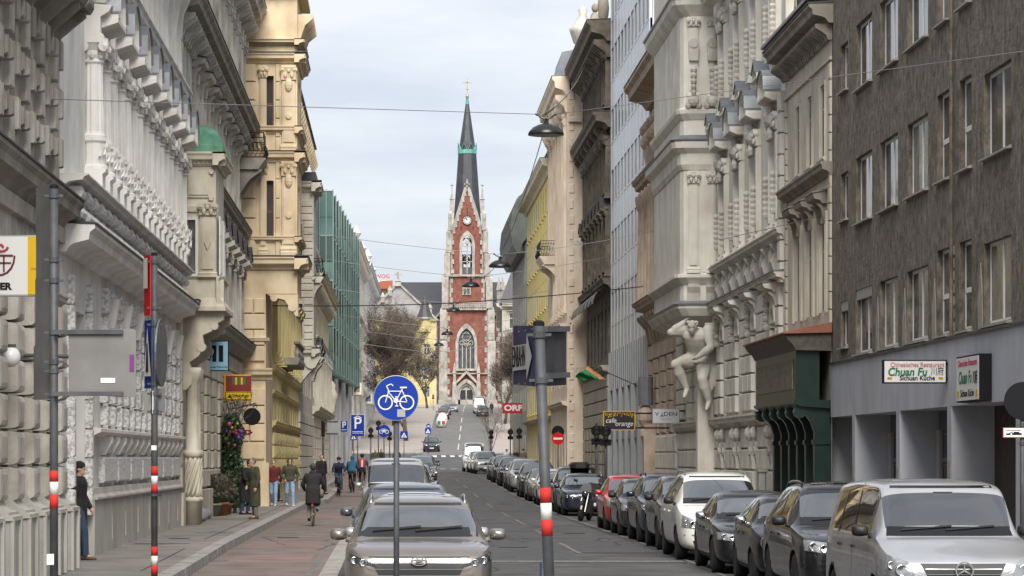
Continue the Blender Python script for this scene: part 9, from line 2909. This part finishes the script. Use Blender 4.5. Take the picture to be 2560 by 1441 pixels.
# ivy column with flowers and pots
rr = random.Random(4)
iv = thing('ivy_column','dense dark green ivy climbing beside the tavern entrance','plant',(-5.5,99,WL))
m_leaf = M('ivy_leaf',(0.012,0.03,0.010),(0.03,0.065,0.02),scale=6,rough=0.6)
mb = MB()
for i in range(3600):
 t = rr.random()
 z = .35 + 3.1*t
 wd = .62*(1 - .35*max(0,t - .75)/.25)*(.8 + .2*math.sin(z*5))
 ang = rr.uniform(0,2*PI)
 rad = math.sqrt(rr.random())
 c = Vector((-5.45 + wd*.75*rad*math.cos(ang),98.4 + 1.4*rad*math.sin(ang),z))
 s = rr.uniform(.04,.075)
 n = Vector((rr.uniform(-1,1),rr.uniform(-1.2,.2),rr.uniform(-.6,.6))).normalized()
 a = n.orthogonal().normalized(); b = n.cross(a)
 mb.poly([tuple(c - a*s),tuple(c + b*s*.7),tuple(c + a*s*1.2),tuple(c - b*s*.7)])
ob('foliage',mb.mesh('foliage',m_leaf),iv)
mb = MB()
for k in range(6):
 mb.tube([(-5.5 + rr.uniform(-.2,.2),98.4 + rr.uniform(-.4,.4),WL),(-5.5 + rr.uniform(-.2,.2),98.4 + rr.uniform(-.4,.4),1.8),(-5.5 + rr.uniform(-.3,.3),98.4 + rr.uniform(-.4,.4),3.3)],.03,5)
ob('stem',mb.mesh('stem',m_bark),iv)
mb = MB()
for i in range(90):
 p = Vector((-5.35 + rr.gauss(0,.25),98 + rr.gauss(0,.5),3.2 + rr.uniform(0,.6)))
 mb.tube([tuple(p),tuple(p + Vector((rr.uniform(-.25,.35),rr.uniform(-.2,.2),rr.uniform(.1,.5))))],.008,3)
ob('bare_twigs',mb.mesh('bare_twigs',m_bark),iv)
cols = [(.25,.02,.05),(.32,.05,.12),(.09,.03,.18),(.35,.25,.03),(.02,.035,.2)]
gl = thing('flower_garland','bright artificial flowers and baubles hanging over the ivy','flowers',(-5.1,98,3))
for i in range(26):
 x = X_at(rr.uniform(566,606),97.5); z = Z_at(rr.gauss(1078,14),97.5)
 ob('bauble',cached(('bau',i % 5,i % 3),M('bauble_%d' % (i % 5),cols[i % 5],rough=.4),lambda m2: m2.ball((0,0,0),.05 + .03*(i % 3 == 0),.05,.05 + .03*(i % 3 == 0),8,6),True),gl,T(x,97.3 + rr.uniform(-.3,.3),z))
ob('garland_wire',MB().tube([(X_at(566,97.5),97.5,Z_at(1065,97.5)),(X_at(585,97.4),97.4,Z_at(1080,97.4)),(X_at(606,97.5),97.5,Z_at(1085,97.5))],.01,4).mesh('garland_wire',m_iron),gl)
m_terra = M('terracotta',(.26,.095,.05),(.33,.13,.075),scale=5,rough=.85)
m_shrub = M('shrub_leaf',(.045,.05,.03),(.10,.085,.06),scale=6,rough=.8)
for i,(x,d,r_,h_,lb) in enumerate(((552,93.5,.26,.42,'large terracotta pot with a dry shrub in front of the ivy'),(566,95.2,.2,.36,'terracotta pot with pink flowers right of the dry shrub'),(532,92.5,.28,.4,'dark planter with straggly heather left of the pots'))):
 rt = thing('flower_pot',lb,'plant pot',(X_at(x,d),d,WL))
 ob('pot',MB().lathe([(r_*.7,0),(r_*.95,h_*.85),(r_*1.08,h_*.86),(r_*1.08,h_),(r_*.9,h_)],16,(X_at(x,d),d,WL)).mesh('pot',m_terra if i < 2 else m_Ad,True),rt)
 mb = MB()
 for k in range(260):
  a = rr.uniform(0,2*PI); q = rr.random()
  p = Vector((X_at(x,d) + r_*.5*q*math.cos(a),d + r_*.5*q*math.sin(a),WL + h_))
  e = p + Vector((r_*1.4*q*math.cos(a),r_*1.4*q*math.sin(a),rr.uniform(.2,.9 if i != 1 else .6)))
  mb.tube([tuple(p),tuple(e)],[.006,.003],3)
  n = Vector((rr.uniform(-1,1),-1,rr.uniform(-.5,.5))).normalized(); a_ = n.orthogonal()*.035; b_ = n.cross(a_)
  mb.poly([tuple(e - a_),tuple(e + b_),tuple(e + a_),tuple(e - b_)])
 ob('shrub',mb.mesh('shrub',m_shrub),rt)
 if i == 1:
  for k in range(14):
   ob('blossom',cached(('blo',k % 3),M('bauble_%d' % (k % 3),cols[k % 3]),lambda m2: m2.ball((0,0,0),.05,.05,.04,7,5),True),rt,T(X_at(x,d) + rr.uniform(-.25,.25),d - .1 + rr.uniform(-.2,.1),WL + h_ + rr.uniform(.2,.9)))
m_ball = M('grey_stone_ball',(.20,.205,.205),(.26,.265,.265),scale=4,rough=.85)
for i,(x,d,r_) in enumerate(((504,85.0,.2),(517,88.5,.17))):
 rt = one('stone_ball',('larger' if i == 0 else 'smaller') + ' grey stone ball guarding the twisted columns','bollard',MB().ball((0,0,r_*.95),r_,r_,r_,18,12),m_ball,T(X_at(x,d),d,WL),'stone balls by the oriel',True)
# menu board and post beside the ivy
rt = thing('menu_board','dark framed menu board standing beside the ivy','board',(X_at(592,103),103,WL))
ob('board',MB().box(X_at(583,103),X_at(601,103),103,103.08,.7,Z_at(1118,103)).mesh('board',M('menu_dark',(.04,.05,.065),rough=.4)),rt)
ob('leg',MB().box(X_at(585,103),X_at(587,103),103.02,103.06,WL,.7).mesh('leg',m_iron),rt)
ob('leg',MB().box(X_at(597,103),X_at(599,103),103.02,103.06,WL,.7).mesh('leg',m_iron),rt)
ob('paper',MB().box(X_at(587,103),X_at(596,103),102.99,102.999,1.5,2.0).mesh('paper',m_sw),rt)
# motorcycle between the red hatchback and the dark blue estate
Wm = T(X_at(1464,93.0),93.6,zr(93)) @ RZ(-PI/2 + R(-14)) @ RX(R(-9))
mo = thing('motorcycle','black motorcycle leaning at the kerb between parked cars','motorcycle',Wm)
def mwheel(mb):
 mb.lathe([(.22,-.05),(.29,-.06),(.32,0),(.29,.06),(.22,.05)],22,(0,0,0),'y')
for x in (.72,-.70):
 wh = ob('wheel',cached(('mw',),m_tyre,mwheel,True),mo,Wm @ T(x,0,.32))
 ob('rim',MB().lathe([(.02,-.04),(.2,-.02),(.22,.0),(.2,.02),(.02,.04)],12,(0,0,0),'y').mesh('rim',m_rim),wh,Wm @ T(x,0,.32))
ob('fork',MB().tube([(.72,-.09,.32),(.52,-.09,.95)],.025,6).tube([(.72,.09,.32),(.52,.09,.95)],.025,6).mesh('fork',m_rim),mo,Wm)
ob('engine_block',MB().rings([[(x,a*.16,.28 + b*.36) for a,b in ((-1,0),(1,0),(1,.8),(.6,1),(-.6,1),(-1,.8))] for x in (-.28,.3)]).mesh('engine_block',m_blk),mo,Wm)
ob('tank',MB().ball((.15,0,.82),.34,.17,.17,14,8).mesh('tank',m_gloss,True),mo,Wm)
ob('seat',MB().rings([[(x,a*w_,.78 + b) for a,b in ((-1,0),(1,0),(.8,.1),(-.8,.1))] for x,w_ in ((-.1,.1),(-.3,.15),(-.7,.13),(-.85,.07))]).mesh('seat',m_blk),mo,Wm)
ob('handlebar',MB().tube([(.36,-.4,1.02),(.48,-.25,1.06),(.5,0,1.0),(.48,.25,1.06),(.36,.4,1.02)],.018,6).mesh('handlebar',m_blk),mo,Wm)
ob('windshield',MB().hexa([(.62,-.2,.95),(.62,.2,.95),(.6,.2,.95),(.6,-.2,.95),(.5,-.12,1.2),(.5,.12,1.2),(.48,.12,1.2),(.48,-.12,1.2)]).mesh('windshield',m_blk),mo,Wm)
for sg in (-1,1):
 ob('mirror',MB().tube([(.42,sg*.3,1.05),(.4,sg*.38,1.22)],.01,5).ball((.4,sg*.4,1.25),.03,.08,.05,10,6).mesh('mirror',m_blk,True),mo,Wm)
ob('headlight',MB().ball((.66,0,.88),.08,.11,.11,12,8).mesh('headlight',m_lensd,True),mo,Wm)
ob('mudguard',MB().lathe([(.34,-.06),(.36,0),(.34,.06)],12,(.72,0,.32),'y',.2,2.4).mesh('mudguard',m_gloss,True),mo,Wm)
ob('top_case',MB().rings([[(x,a*.2,.9 + b*.3) for a,b in ((-1,0),(1,0),(1,.7),(.7,1),(-.7,1),(-1,.7))] for x in (-.65,-1.0)]).mesh('top_case',m_blk),mo,Wm)
bpy.data.scenes.remove(TS)
